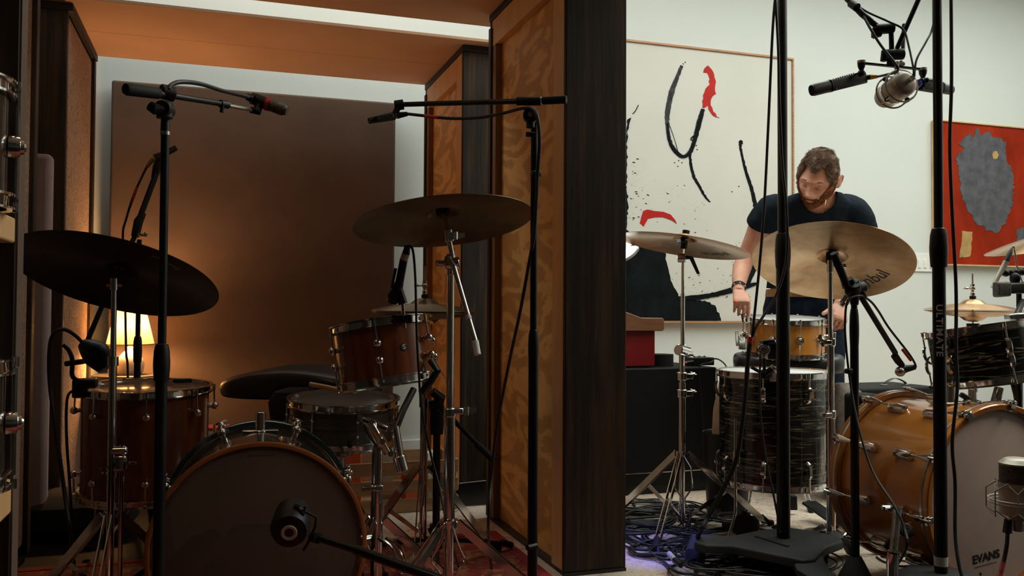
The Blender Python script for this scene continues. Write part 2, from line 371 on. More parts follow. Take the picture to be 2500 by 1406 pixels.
M['led'] = emis('desk_lamp_bulb', (.85, 1, .95), 5)
M['skyglass'] = emis('skylight_glass', (.93, 1, .95), 2)
def mk_head(name, col, tr, rough=.2):
    m, t, b = nt(name); f = nz(t, coords(t), 3.5, 5, .6, .4)
    t.links.new(ramp(t, [(.3, tuple(c*.8 for c in col)), (.7, col)], f), b.inputs['Base Color'])
    b.inputs['Roughness'].default_value = rough; ts = t.nodes.new('ShaderNodeBsdfTransparent'); ts.inputs[0].default_value = (.8, .75, .7, 1)
    mx = t.nodes.new('ShaderNodeMixShader'); mx.inputs[0].default_value = tr
    t.links.new(b.outputs[0], mx.inputs[1]); t.links.new(ts.outputs[0], mx.inputs[2]); t.links.new(mx.outputs[0], t.nodes['Material Output'].inputs[0]); return m
M['clearhead'] = mk_head('hazed_clear_drumhead', (.25, .2, .17), .52)  # haze from ambient light put into the clear head's colour and opacity
M['froshead'] = mk_head('frosted_white_drumhead', (.82, .66, .58), .03, .5)
def mk_batter():
    m, t, b = nt('worn_coated_head'); f = nz(t, coords(t), 4, 4); t.links.new(ramp(t, [(.3, (.42, .34, .28)), (.7, (.55, .45, .37))], f), b.inputs['Base Color']); b.inputs['Roughness'].default_value = .5
    tr = t.nodes.new('ShaderNodeBsdfTranslucent'); tr.inputs[0].default_value = (.7, .55, .45, 1); mx = t.nodes.new('ShaderNodeMixShader'); mx.inputs[0].default_value = .55
    t.links.new(b.outputs[0], mx.inputs[1]); t.links.new(tr.outputs[0], mx.inputs[2]); t.links.new(mx.outputs[0], t.nodes['Material Output'].inputs[0]); return m
M['batter'] = mk_batter()
M['label'] = pm('paper_label', (.6, .6, .55), .6, 0, .05, 30)
def mk_glass():
    m, t, b = nt('clear_acrylic'); b.inputs['Base Color'].default_value = (.9, .95, .95, 1); b.inputs['Roughness'].default_value = .1
    ts = t.nodes.new('ShaderNodeBsdfTransparent'); mx = t.nodes.new('ShaderNodeMixShader'); mx.inputs[0].default_value = .8
    t.links.new(b.outputs[0], mx.inputs[1]); t.links.new(ts.outputs[0], mx.inputs[2]); t.links.new(mx.outputs[0], t.nodes['Material Output'].inputs[0]); return m
M['acrylic'] = mk_glass()
# ================================================================== the room
def struct(name, mb, mat, **k): return mb.build(name, mat, kind='structure', **k)
XL, XR, YF, YB, ZC = -2.6, 6.2, -2.2, 5.0, 3.4
struct('floor', MB().box((XL, YF, -.05), (XR, YB, 0)), M['floor'])
wb = struct('wall_back', MB().box((XL, YB, 0), (XR, YB+.1, ZC)), M['wallw'])
struct('wall_right', MB().box((XR, YF, 0), (XR+.1, YB, ZC)), M['wallw'])
struct('wall_left', MB().box((XL-.1, YF, 0), (XL, YB, ZC)), M['frontw'])
struct('wall_front', MB().box((XL, YF-.1, 0), (XR, YF, ZC)), M['frontw'])
struct('ceiling', MB().box((XL, YF, ZC), (XR, YB, ZC+.1)), M['ceil'])
struct('baseboard_back', MB().box((XL, YB-.018, 0), (XR, YB, .12)), M['white'], bevel=.003)
# rugs
rg = thing('persian_rug', 'faded cream persian rug with rust and blue pattern under the right hand drum kit', 'rug', (2, 3.5, 0))
MB().box((.33, 2.35, .001), (5.2, 4.8, .009)).build('pile', M['rug'], rg, bevel=.003)
MB().box((.32, 2.32, .0005), (5.21, 2.35, .006)).build('fringe', M['white'], rg)
rr = thing('patterned_rug', 'dark red patterned rug with crimson border under the walnut kit', 'rug', (0, 2.2, 0))
MB().box((-.95, 1.0, .010), (.99, 3.2, .018)).build('field', M['redrug'], rr)
b_ = MB(); b_.box((-.99, 3.2, .010), (1.03, 3.24, .020)); b_.box((.99, 1.0, .010), (1.03, 3.2, .020)); b_.box((-.99, 1.0, .010), (-.95, 3.2, .020)); b_.box((-.99, .96, .010), (1.03, 1.0, .020))
b_.build('border', M['redborder'], rr)
# gobos (movable acoustic baffles that form the bay)
ZG = 2.11
def gobo_right(y0, y1, label):
    x0, x1 = 1.075, 1.295
    g = thing('acoustic_baffle', label, 'baffle', ((x0+x1)/2, (y0+y1)/2, 0), 'plywood backed acoustic baffles right of the walnut kit')
    MB().box((x0, y0, .02), (x1, y0+.022, ZG-.03)).build('end_board', M['stain'], g, bevel=.004, label='dark stained end board')
    MB().box((x0, y1-.02, .02), (x1, y1, ZG-.03)).build('end_board', M['stain'], g, bevel=.003)
    MB().box((x0-.004, y0-.004, ZG-.03), (x1+.004, y1+.004, ZG)).build('top_cap', M['bead'], g, bevel=.003)
    MB().box((x0, y0-.003, .003), (x1, y1, .02)).build('base_board', M['bead'], g)
    MB().box((x0+.03, y0+.022, .02), (x0+.042, y1-.02, ZG-.03)).build('plywood_sheet', M['ply'], g)
    MB().box((x0+.002, y0+.024, .02), (x0+.03, y0+.122, ZG-.03)).build('batten', M['pine'], g, bevel=.002)
    MB().box((x0+.002, y1-.075, .02), (x0+.03, y1-.021, ZG-.142)).build('batten', M['batten'], g, bevel=.002, label='darker stained batten')
    MB().box((x0+.002, y0+.124, ZG-.14), (x0+.03, y1-.021, ZG-.031)).build('batten', M['pine'], g, bevel=.002)
    MB().box((x0-.006, y1-.03, .02), (x0+.0015, y1+.002, ZG-.06)).build('edge_trim', M['stain'], g)
    MB().box((x1-.03, y0+.022, .02), (x1, y1-.02, ZG-.03)).build('fabric_face', M['burlap'], g)
    return g
gobo_right(2.65, 3.5, 'tall front baffle with plywood side and wide dark end board beside the black microphone stand')
gobo_right(3.93, 4.71, 'rear plywood sided baffle against the white wall behind the hi hat')
def gobo_left(x1, y0, y1, label):
    x0 = x1-.22
    g = thing('acoustic_baffle', label, 'baffle', ((x0+x1)/2, (y0+y1)/2, 0), 'fabric faced acoustic baffles left of the walnut kit')
    MB().box((x0, y0, .02), (x1, y0+.022, ZG-.03)).build('end_board', M['stain'], g, bevel=.004)
    MB().box((x0, y1-.055, .02), (x1+.012, y1, ZG-.033)).build('end_post', M['stain'], g, bevel=.004)
    MB().box((x0, y0, ZG-.03), (x1+.018, y1+.002, ZG)).build('top_cap', M['bead'], g, bevel=.003)
    MB().box((x0, y0, .003), (x1, y1, .02)).build('base_board', M['bead'], g)
    f = MB(); f.box((x0+.02, y0+.024, .05), (x1, y1-.06, ZG-.035)); f.build('fabric_face', M['burlap'], g, bevel=.02, seg=4, label='coarse woven tan fabric face')
    return g
gobo_left(-.59, 3.93, 4.71, 'fabric faced baffle at the back left lit orange by the table lamp')
gobo_left(-.62, 2.6, 3.46, 'front left baffle with black post behind the wooden shelf')
ac = thing('acrylic_sheet', 'acrylic sheet with clipped corner, coloured dark to fill the gap between the plywood baffles', 'sheet', (1.2, 3.7, 0))
pl_ = [PY(px, py, 3.72) for px, py in ((1100, 1215), (1122, 1180), (1196, 1172))]
q_ = [pl_[0], pl_[1], pl_[2], V(pl_[2].x+.12, 3.72, pl_[2].z), V(pl_[2].x+.12, 3.72, .012), V(pl_[0].x, 3.72, .012)]
m = MB(); k = 6; m.add(q_+[p+V(0, .008, 0) for p in q_], [tuple(range(k)), tuple(reversed(range(k, 2*k)))]+[(i, (i+1) % k, (i+1) % k+k, i+k) for i in range(k)]); m.build('sheet', pm('darkened_acrylic', (.012, .013, .014), .25, 0, .1, 5, spec=.4), ac)  # clear sheet coloured dark and run to the floor to fill the black gap
m = MB(); m.tube([q_[0]-V(0, .002, 0), q_[1]-V(0, .002, 0), q_[2]-V(0, .002, 0)], .002, 6); m.build('polished_edge', M['nickel'], ac)
# ceiling lids over the bay
def lid(y0, y1, ys, label):
    g = thing('ceiling_board', label, 'ceiling board', (.25, (y0+y1)/2, ZG), 'fibreboard lids laid across the baffles')
    for a, b in ys:
        MB().box((-.93, a+.0015, ZG+.002), (1.40, b-.0015, ZG+.016)).build('board', M['ceilpanel'], g, bevel=.0015)
    MB().box((-.9, (y0+y1)/2-.03, ZG+.016), (1.37, (y0+y1)/2+.03, ZG+.04)).build('stiffener', M['pine'], g)
lid(3.86, 4.72, [(3.86, 4.3), (4.3, 4.72)], 'rear tan fibreboard lid with a seam above the brown wall panel')
lid(2.5, 3.65, [(2.5, 3.65)], 'front tan fibreboard lid along the top edge of the picture')
# brown felt panel on the wall
pb = thing('wall_panel', 'large brown fabric acoustic panel hung on the white wall behind the walnut kit', 'panel', (.2, 4.9, .1))
f = MB(); f.box((-.525, 4.86, .1), (.94, 4.985, 2.035)); f.build('fabric_cover', M['brownfab'], pb, bevel=.012, seg=3)
MB().box((-.50, 4.986, .14), (.92, 4.999, 2.0)).build('back_frame', M['pine'], pb)
# small grey padded panel between the left baffles
c = PZ(100, 1320, 0); gp = thing('padded_panel', 'narrow lilac grey padded panel standing between the two left baffles', 'panel', (-.75, 3.72, 0))
x1 = PY(125, 600, 3.7).x; zt = PY(100, 375, 3.7).z
f = MB(); f.box((x1-.3, 3.68, .01), (x1, 3.75, zt)); f.build('fabric_cover', M['greyfab'], gp, bevel=.022, seg=4)
MB().box((x1-.28, 3.751, .03), (x1-.02, 3.765, zt-.03)).build('back_board', M['pine'], gp)
# paintings ------------------------------------------------------------
YP = 4.955
def poly3(pts, y): return [PY(px, py, y) for px, py in pts]
def paint(name, pts, mat, parent, y=None, depth=.003, rough_edge=0, seed=0, label=None):
    y = YP if y is None else y
    q = []
    n = len(pts)
    for i in range(n):
        a, b = Vector(pts[i]), Vector(pts[(i+1) % n]); L = (b-a).length; k = max(1, int(L/6)) if rough_edge else 1
        for j in range(k):
            p = a.lerp(b, j/k)
            if rough_edge:
                p = p + Vector((noise.noise(Vector((p.x*.23, p.y*.23, seed))), noise.noise(Vector((p.x*.23, p.y*.23, seed+9)))))*rough_edge
            q.append(p)
    front = poly3([(p.x, p.y) for p in q], y-depth); back = [Vector((p.x, y, p.z)) for p in front]
    m = MB(); k = len(front); m.add(front+back, [tuple(range(k))]+[(i, (i+1) % k, (i+1) % k+k, i+k) for i in range(k)])
    return m.build(name, mat, parent, label=label)
def stroke(name, pts, ws, mat, parent, y=None, rough=2.0, seed=0, depth=.003):
    pts = [Vector((*p, 0)) for p in pts]; sp = smooth(pts, 7); n = len(sp); L, R = [], []
    for i, p in enumerate(sp):
        t = sp[min(i+1, n-1)]-sp[max(i-1, 0)]; t.normalize(); nn = Vector((-t.y, t.x, 0))
        f_ = i/(n-1)*(len(ws)-1); k = min(int(f_), len(ws)-2); w = ws[k]*(1-(f_-k))+ws[k+1]*(f_-k)
        L.append(p+nn*(w/2+rough*noise.noise(Vector((i*.9, seed, 0))))); R.append(p-nn*(w/2+rough*noise.noise(Vector((i*.9, seed, 7)))))
    y = YP if y is None else y
    m = MB(); fr = [PY(p.x, p.y, y-depth) for p in L]+[PY(p.x, p.y, y-depth) for p in R]; bk = [Vector((p.x, y, p.z)) for p in fr]
    fs = [(i, i+1, n+i+1, n+i) for i in range(n-1)]; o = 2*n
    fs += [(i, i+1, o+i+1, o+i) for i in range(n-1)]+[(n+i, n+i+1, o+n+i+1, o+n+i) for i in range(n-1)]+[(0, n, o+n, o), (n-1, 2*n-1, o+2*n-1, o+n-1)]
    m.add(fr+bk, fs); return m.build(name, mat, parent)
p0 = PY(1936, 143, YP); p1 = PY(1933, 786, YP); xl = PY(1440, 500, YP).x
zt, zb = (p0.z), PY(1700, 788, YP).z
pa = thing('abstract_painting', 'huge white abstract painting with black and red brush marks in a thin oak frame', 'painting', ((xl+p0.x)/2, YP, zb))
MB().box((xl, YP, zb+.012), (p0.x-.012, YP+.035, zt-.012)).build('canvas', M['canvas'], pa)
for a, b in (((xl-.015, YP-.012, zt-.012), (p0.x, YP+.04, zt)), ((xl-.015, YP-.012, zb), (p0.x, YP+.04, zb+.012)), ((p0.x-.010, YP-.012, zb+.012), (p0.x, YP+.04, zt-.012)), ((xl-.015, YP-.012, zb+.012), (xl-.005, YP+.04, zt-.012))):
    MB().box(a, b).build('frame', M['oak'], pa)
stroke('brush_stroke', [(1665,160),(1655,185),(1640,225),(1630,275),(1630,310),(1636,345),(1650,370),(1668,382),(1684,372),(1695,345),(1706,300),(1716,268)], [7,9,13,12,8,9,10,8,10,9,11,9], M['paintgrey'], pa, seed=1)
stroke('brush_stroke', [(1630,300),(1632,330),(1640,356),(1655,374),(1668,382),(1684,374),(1695,348),(1708,300),(1717,266)], [3,5,6,8,7,8,9,10,8], M['paintblack'], pa, y=YP-.003, seed=2)
stroke('brush_stroke', [(1686,370),(1686,395),(1694,430),(1708,455),(1722,480),(1734,493)], [4,6,7,6,5,2], M['paintblack'], pa, seed=3)
stroke('brush_stroke', [(1687,338),(1695,332),(1694,343),(1686,340)], [3,4,3,2], M['paintblack'], pa, seed=4, rough=.5)
stroke('brush_stroke', [(1632,298),(1642,325),(1650,350),(1656,372)], [1.5,1,1,1.5], M['paintgrey'], pa, seed=4, rough=.3)
paint('brush_stroke', [(1726,159),(1735,163),(1742,176),(1748,200),(1745,228),(1737,240),(1735,256),(1742,272),(1755,288),(1740,280),(1730,266),(1727,258),(1720,264),(1715,262),(1714,246),(1719,233),(1722,218),(1732,205),(1733,192),(1727,178),(1719,176),(1720,165)], M['paintred'], pa, rough_edge=4, seed=3, label='red brush stroke')
stroke('brush_stroke', [(1812,352),(1810,345),(1807,350),(1812,380),(1822,420),(1835,460),(1842,490),(1850,530),(1856,570)], [4,6,6,5,7,8,9,10,12], M['paintblack'], pa, seed=5)
paint('brush_stroke', [(1571,515),(1580,511),(1592,514),(1620,517),(1638,524),(1648,536),(1652,546),(1640,537),(1620,530),(1600,530),(1582,534),(1576,545),(1572,553),(1563,545),(1566,530)], M['paintred'], pa, rough_edge=1, seed=6, label='red brush stroke')
paint('paint_patch', [(1450,500),(1510,440),(1524,400),(1528,350),(1532,290),(1540,285),(1534,320),(1531,360),(1530,420),(1531,480),(1533,520),(1530,560),(1560,590),(1621,602),(1628,640),(1640,690),(1658,722),(1690,730),(1720,734),(1745,745),(1757,765),(1762,785),(1450,786)], M['paintblack'], pa, rough_edge=5, seed=8, label='large black painted shape')
stroke('brush_stroke', [(1655,728),(1700,726),(1740,720),(1780,710),(1800,704),(1825,698),(1848,692)], [8,12,11,13,14,12,6], M['paintblack'], pa, seed=9, y=YP-.003)
stroke('brush_stroke', [(1822,700),(1832,675),(1840,655),(1848,640),(1856,615)], [8,14,16,12,8], M['paintblack'], pa, seed=11)
stroke('brush_stroke', [(1559,256),(1552,270),(1545,278)], [1.5,2,2], M['paintblack'], pa, seed=11, rough=.5)
rnd = random.Random(5); sp = MB()
def splat(x, y, a, b, th):
    c = PY(x, y, YP-.001); k = 6; s_ = c.y/FPX*1.05
    vs = []
    for i in range(k):
        t = 2*PI*i/k; u, w = a*math.cos(t), b*math.sin(t); vs.append(c+Vector(((u*math.cos(th)-w*math.sin(th))*s_, -.001, (u*math.sin(th)+w*math.cos(th))*s_)))
    sp.add(vs, [tuple(range(k))])
for i in range(420):
    if i < 230: x = rnd.uniform(1640, 1835); y = rnd.uniform(590, 725); th = .5+rnd.gauss(0, .2)
    elif i < 330: x = 1531+abs(rnd.gauss(0, 30)); y = rnd.uniform(380, 540); th = -.1
    else: x = rnd.uniform(1560, 1740); y = rnd.uniform(450, 585); th = -.35
    q = rnd.random()**5; splat(x, y, .6+4.5*q, .25+1.0*q, th)
for x, y in ((1787,468),(1804,455),(1657,392),(1665,397),(1702,365),(1647,397),(1655,406),(1673,152),(1668,156),(1700,355)): splat(x, y, 2, 1.6, 0)
so = sp.build('paint_splatter', M['paintblack'], pa, fix=False); so['kind'] = 'stuff'
# red painting
YQ = 4.955
a = PY(2284, 292, YQ); b = PY(2320, 648, YQ); x1 = a.x+1.5
pr = thing('abstract_painting', 'red abstract canvas with slate grey blob in a pale frame above the hi hat', 'painting', (a.x+.7, YQ, b.z))
MB().box((a.x+.02, YQ, b.z+.01), (x1, YQ+.03, a.z-.01)).build('canvas', M['redcanvas'], pr)
for q, w in (((a.x, YQ-.012, b.z), (a.x+.02, YQ+.04, a.z)), ((a.x, YQ-.012, b.z), (x1+.02, YQ+.04, b.z+.01)), ((a.x+.02, YQ-.012, a.z-.008), (x1+.02, YQ+.04, a.z)), ((x1, YQ-.012, b.z+.01), (x1+.02, YQ+.04, a.z-.008))):
    MB().box(q, w).build('frame', M['frame2'], pr)
blob = [(2362,330),(2370,322),(2376,334),(2388,312),(2396,330),(2405,325),(2414,318),(2424,330),(2446,338),(2458,352),(2455,380),(2462,400),(2474,425),(2476,470),(2466,520),(2452,545),(2436,568),(2410,562),(2388,548),(2366,520),(2350,480),(2342,440),(2336,400),(2340,370),(2352,362),(2340,350),(2352,338)]
paint('paint_patch', blob, M['paintslate'], pr, y=YQ, rough_edge=9, seed=21, label='slate grey painted blob')
paint('paint_patch', [(2426,370),(2434,368),(2438,378),(2434,388),(2426,388),(2423,378)], M['paintochre'], pr, y=YQ-.003, rough_edge=1, seed=5)
paint('paint_patch', [(2350,563),(2374,566),(2372,606),(2368,628),(2342,628),(2347,600)], M['paintochre'], pr, y=YQ, rough_edge=3, seed=6)
paint('paint_patch', [(2482,560),(2510,550),(2540,560),(2545,610),(2500,608),(2484,600)], M['paintslate'], pr, y=YQ, rough_edge=3, seed=7)
# switch plate
a = PY(2205, 617, 4.99); b = PY(2292, 664, 4.99)
sw = thing('light_switch', 'white four gang switch plate on the wall between cymbal and red painting', 'switch', ((a.x+b.x)/2, 4.99, b.z))
MB().box((a.x, 4.988, b.z), (b.x, 4.999, a.z)).build('plate', M['white'], sw, bevel=.003)
for i in range(5):
    q = PY(2216+13.6*i+2, 643, 4.985); MB().box((q.x-.011, 4.981, q.z-.032), (q.x+.011, 4.989, q.z+.032)).build('rocker', M['white'], sw, bevel=.002)
# ================================================================== drum builders
def rotz(a): return Matrix.Rotation(a, 4, 'Z')
def CRW(k): return V(RT.x, RT.y, 0).normalized()*k
def lug(style, parent, a, R, H, L=Matrix.Identity(4)):
    m = L @ rotz(a)
    if style == 'ball':
        for z in ((H*.36, H*.64) if H < .3 else (H*.2, H*.8)):
            mb = MB(m); mb.cyl((R, 0, z), (R+.012, 0, z), .007, n=10); mb.ball((R+.019, 0, z), .0125, 12, 8)
            top = z > H/2; e = H-.012 if top else .012
            mb.cyl((R+.019, 0, z), (R+.016, 0, e), .0028, n=8); mb.cyl((R+.016, 0, e-.004), (R+.016, 0, e+(.016 if top else -.012)), .005, n=8)
            mb.build('lug', M['chrome'], parent, local=True)
    elif style == 'turret':
        mb = MB(m); z = H*.5
        prof = [(.0001, .026), (.006, .026), (.0075, .023), (.011, .023), (.0125, .018), (.017, .017), (.0185, .010), (.0185, 0)]
        mb.lathe(prof, frame((R, 0, z), (1, 0, 0)), 16)
        mb.cyl((R+.013, 0, .01), (R+.013, 0, H-.006), .0028, n=8)
        for e in (H+.004, -.004): mb.cyl((R+.013, 0, e-.008), (R+.013, 0, e+.008), .0048, n=8)
        mb.build('lug', M['chrome'], parent, local=True)
    elif style == 'bow':
        for s in (1, -1):
            mb = MB(m)
            z0 = H*.5+s*(H*.5-.075); pts = [(R, 0, z0-s*.03), (R+.012, 0, z0-s*.02), (R+.019, 0, z0), (R+.019, 0, z0+s*.02), (R+.014, 0, z0+s*.032)]
            sp = smooth(pts, 3); vs, fs = [], []
            for i, p in enumerate(sp):
                hw = .0065+.003*math.sin(PI*i/(len(sp)-1)); vs += [(p.x+.004, -hw*.6, p.z), (p.x+.004, hw*.6, p.z), (p.x, hw, p.z), (p.x-.006, hw*.8, p.z), (p.x-.006, -hw*.8, p.z), (p.x, -hw, p.z)]
            for i in range(len(sp)-1):
                for j in range(6): fs.append((i*6+j, i*6+(j+1) % 6, (i+1)*6+(j+1) % 6, (i+1)*6+j))
            fs += [tuple(range(6)), tuple(len(vs)-6+j for j in range(6))]
            mb.add(vs, fs)
            mb.cyl((R+.014, 0, z0+s*.03), (R+.014, 0, H*.5+s*(H*.5-.004)), .0028, n=8); e = H*.5+s*(H*.5+.002); mb.cyl((R+.014, 0, e-.008), (R+.014, 0, e+.007), .0048, n=8)
            mb.build('lug', M['chrome'], parent, local=True)
    elif style == 'tube':
        mb = MB(m); mb.cyl((R+.012, 0, .012), (R+.012, 0, H-.012), .0032, n=8)
        for z in (H*.32, H*.68): mb.ball((R+.011, 0, z), .0065, 10, 6); mb.cyl((R, 0, z), (R+.012, 0, z), .004, n=8)
        mb.build('lug', M['chrome'], parent, local=True)
def drum(name, label, cat, top, bot, R, shellm, style, nl, ph, headm=None, group=None, hoop='chrome', xh=(1, 0, 0), hh=.022, hR=.014, head2=None):
    top, bot = Vector(top), Vector(bot); H = (top-bot).length
    t = thing(name, label, cat, frame(bot, top-bot, xh), group)
    MB().lathe([(R-.006, .012), (R, .012), (R, H-.012), (R-.006, H-.012)], n=64, close=True).build('shell', shellm, t, local=True, sharp=50)
    for z, s in ((H, 1), (0, -1)):
        pr = [(R+.001, z-s*.018), (R+.012, z-s*.016), (R+.012, z-s*.012), (R+.004, z-s*.011), (R+.003, z+s*.004), (R+.012, z+s*.006), (R+.0125, z+s*.009), (R+.0005, z+s*.008), (R, z-s*.002)]
        MB().lathe(pr, n=64, close=True).build('hoop', M[hoop], t, local=True, sharp=40)
        MB().lathe([(.0001, z-s*.003), (R*.94, z-s*.003), (R-.0005, z-s*.008), (R-.0005, z-s*.012), (.0001, z-s*.0075)], n=48).build('drumhead', (headm or M['pearl']) if s > 0 else (head2 or M['clearhead']), t, local=True)
    for i in range(nl): lug(style, t, ph+2*PI*i/nl, R, H)
    return t
def cymN(c, ratio, tau):
    v = (Vector(c)-CAM).normalized(); r = v.cross(Vector((0, 0, 1))).normalized(); u = r.cross(v)
    s = ratio; k = math.sqrt(1-s*s); return (u*k*math.cos(tau)+r*k*math.sin(tau)+v*s).normalized()
def cymprof(R, bell=.19, bh=.022, drop=.028, th=.0014, hole=.006):
    rb = R*bell; pts = [(hole, bh), (rb*.35, bh*.96), (rb*.7, bh*.72), (rb*.92, bh*.3), (rb*1.05, .001)]
    k = 12
    for i in range(1, k+1):
        f = i/k; r = rb*1.05+(R-rb*1.05)*f; pts.append((r, -drop*f**1.7))
    return pts+[(r, h-th) for r, h in reversed(pts)]
def cymbal(label, c, n, R, mat, group=None, felt=True, xh=(1, 0, 0), name='cymbal', **k):
    t = thing(name, label, 'cymbal', frame(c, n, xh), group)
    MB().lathe(cymprof(R, **k), n=96, close=True).build('bow', M[mat], t, local=True, sharp=25)
    bh = k.get('bh', .022)
    return t
def on_cymbal(t, mat, txt, size, r0, ang, under=True, name='lettering', drop=.028, R=.28, bell=.19, **k):
    # text wrapped flat on the underside at radius r0, direction ang; reads from below
    W = WM[t.name]; rb = R*bell*1.05
    def fn(x, y):
        rr = r0-y; a = ang-x/r0
        h = -drop*max(0, (rr-rb)/(R-rb))**1.7 - (.0014+.0006 if under else -.0006)
        return W @ Vector((rr*math.cos(a), rr*math.sin(a), h))
    return text_mesh(name, txt, size, mat, fn, t, **k)
def wing(mb, c, ax, s=1.0, M_=None):
    m = frame(c, ax)
    for k in (1, -1):
        mb.prism([(0, -.004*s), (k*.012*s, -.006*s), (k*.02*s, -.003*s), (k*.02*s, .006*s), (k*.01*s, .006*s), (0, .004*s)][::k], m @ Matrix.Rotation(PI/2, 4, 'X'), -.0022*s, .0022*s)
    mb.lathe([(.0001, -.008*s), (.005*s, -.008*s), (.005*s, .008*s), (.0001, .008*s)], m, 10); return mb
def foot_pt(x, y, a, r): return Vector((x+r*math.cos(a), y+r*math.sin(a), 0))
def tripod(t, x, y, hub, low, spread, angs, zf=.012, mat='chrome', brace=True, w=.022):
    for a in angs:
        f = foot_pt(x, y, a, spread); f.z = zf+.012; h = foot_pt(x, y, a, .022); h.z = hub
        d = Vector((math.cos(a), math.sin(a), 0)); s = Vector((-d.y, d.x, 0))
        mb = MB()
        for k in (-1, 1): mb.bar(h+s*k*.009, f+s*k*.009, .003, w, up=(0, 0, 1))
        lg = mb.build('leg', M[mat], t)
        mid = h.lerp(f, .52); lo = foot_pt(x, y, a, .02); lo.z = low
        mb = MB().bar(mid, lo, .004, .016); mb.build('brace', M[mat], lg)
        mb = MB().loft([(f-d*.012+V(0, 0, .022), s*.012, V(0, 0, .012), 3), (f+d*.012, s*.014, V(0, 0, .013), 3), (f+d*.03, s*.012, V(0, 0, .010), 3)], 12); mb.build('rubber_foot', M['rubber'], lg)
def zf(py, x, y): return Zat(x, y, py)
def clutch(t, x, y, z0, z1, r, mat='plastic', name='clutch'):
    h = z1-z0
    return MB(Matrix.Translation((x, y, z0))).lathe([(r*.5, 0), (r*.86, 0), (r*.9, h*.04), (r*.98, h*.3), (r, h*.5), (r*.92, h*.8), (r*.75, h*.97), (r*.5, h)], n=20).build(name, M[mat], t)
def cable(name, label, pts, r=.0032, mat='cable', group=None, kk=7, cat='cable'):
    return MB().tube(smooth(pts, kk), r, 8).build(name, M[mat], label=label, cat=cat, group=group)
# ================================================================== walnut kit (inside the bay)
# floor tom
c = P(358, 950, 2.97); R = .2
ft_top = V(c.x, c.y, zf(944, c.x, c.y)); ft_bot = V(c.x, c.y, zf(1199, c.x, c.y))
tilt = (V(CAM.x, CAM.y, 0)-V(c.x, c.y, 0)).normalized()*.014
ft = drum('floor_tom', 'walnut floor tom below the black ride cymbal at the left of the bay', 'drum', ft_top+tilt, ft_bot, R, M['walnut'], 'ball', 8, -1.50, headm=M['lamptinthead'])
for a in (.3, 2.4, 4.35):
    d = V(math.cos(a), math.sin(a), 0); p = V(c.x, c.y, 0)+d*(R+.03)
    mb = MB().tube([p+V(0, 0, .46), p+V(0, 0, .08), p+d*.03+V(0, 0, .03)], .005, 10)
    lg = mb.build('leg', M['chrome'], ft); MB().ball(p+d*.03+V(0, 0, .03), .013, 12, 8, sc=(1, 1, .9)).build('rubber_foot', M['rubber'], lg)
    mb = MB(); mb.cbox((0, 0, 0), (.034, .03, .045), Matrix.Translation(p-d*.012+V(0, 0, .36)) @ rotz(a)); lb = mb.build('leg_bracket', M['chrome'], ft, bevel=.006)
    wing(MB(), p+d*.02+V(0, 0, .36), d, 1).build('wing_nut', M['chrome'], lb)
mb = MB(); q = ft_top+tilt; mb.cbox((0, 0, 0), (.06, .03, .014), Matrix.Translation(q+V(.11, .09, .012)) @ rotz(.4)); mb.build('damping_pad', M['foam'], ft, bevel=.004)
# rack tom
top = P(931, 793, 2.72); bot = P(950, 935, 2.70)
top2 = top
rt = drum('rack_tom', 'walnut rack tom tilted toward the throne beside the hanging crash cymbal', 'drum', top, bot, .149, M['walnut'], 'ball', 6, -1.545, headm=M['batter'], xh=RT)
bd = P(993, 845, 2.565)
Wr = WM[rt.name]; lp = Wr.inverted() @ bd; aa = math.atan2(lp.y, lp.x); ph = aa
fb = Wr @ rotz(aa) @ frame((.149, 0, lp.z), (1, 0, 0), (0, 1, 0))
bdg = MB().lathe([(.0001, .002), (.0105, .002), (.012, .0005), (.012, -.002)], fb, 24).build('badge', M['ink'], rt, label='round black badge with a letter S')
text_mesh('badge_letter', 'S', .02, M['white'], lambda x, y: fb @ Vector((x, y, .0028)), bdg, xscale=1.25, bold=.0003)
# rail mount under the tom
mb = MB(); b0 = P(1060, 905, 2.6); b1 = P(1035, 985, 2.6)
mb.tube([P(1052, 880, 2.62), P(1068, 905, 2.6), P(1052, 930, 2.6), P(1028, 960, 2.6)], .011, 10); mb.build('mount_bracket', M['blackmetal'], rt)
# snare (black nickel) on basket stand
c = P(838, 1010, 2.98); zt, zb = zf(975, c.x, c.y), zf(1072, c.x, c.y)
sn = drum('snare_drum', 'black nickel snare drum between the bass drum and the black throne', 'drum', V(c.x, c.y, zt)+tilt*.6, V(c.x, c.y, zb), .178, M['darkmetal'], 'tube', 8, .1, headm=M['clearhead'], head2=M['clearhead'])
MB().lathe([(.1785, (zt-zb)*.46), (.182, (zt-zb)*.48), (.182, (zt-zb)*.52), (.1785, (zt-zb)*.54)], n=48).build('bead_ring', M['darkmetal'], sn, local=True)
cl = MB(); cc = P(712, 1000, 3.22)
cl.loft([(P(716, 1060, 3.22), CRW(.065), FW*.05, 3), (P(714, 1020, 3.22), CRW(.078), FW*.06, 3), (P(714, 980, 3.22), CRW(.085), FW*.06, 3), (P(722, 955, 3.22), CRW(.075), FW*.05, 2.6), (P(735, 946, 3.22), CRW(.05), FW*.03, 2.4)], 24)
cl.build('damping_cloth', M['felt'], label='black cloth bundle hanging behind the left rim of the nickel snare drum', cat='cloth')
stt = thing('snare_stand', 'chrome basket stand holding the black nickel snare drum', 'stand', (c.x, c.y, .018))
MB().cyl((c.x, c.y, .1), (c.x, c.y, zb-.05), .011).build('tube', M['chrome'], stt)
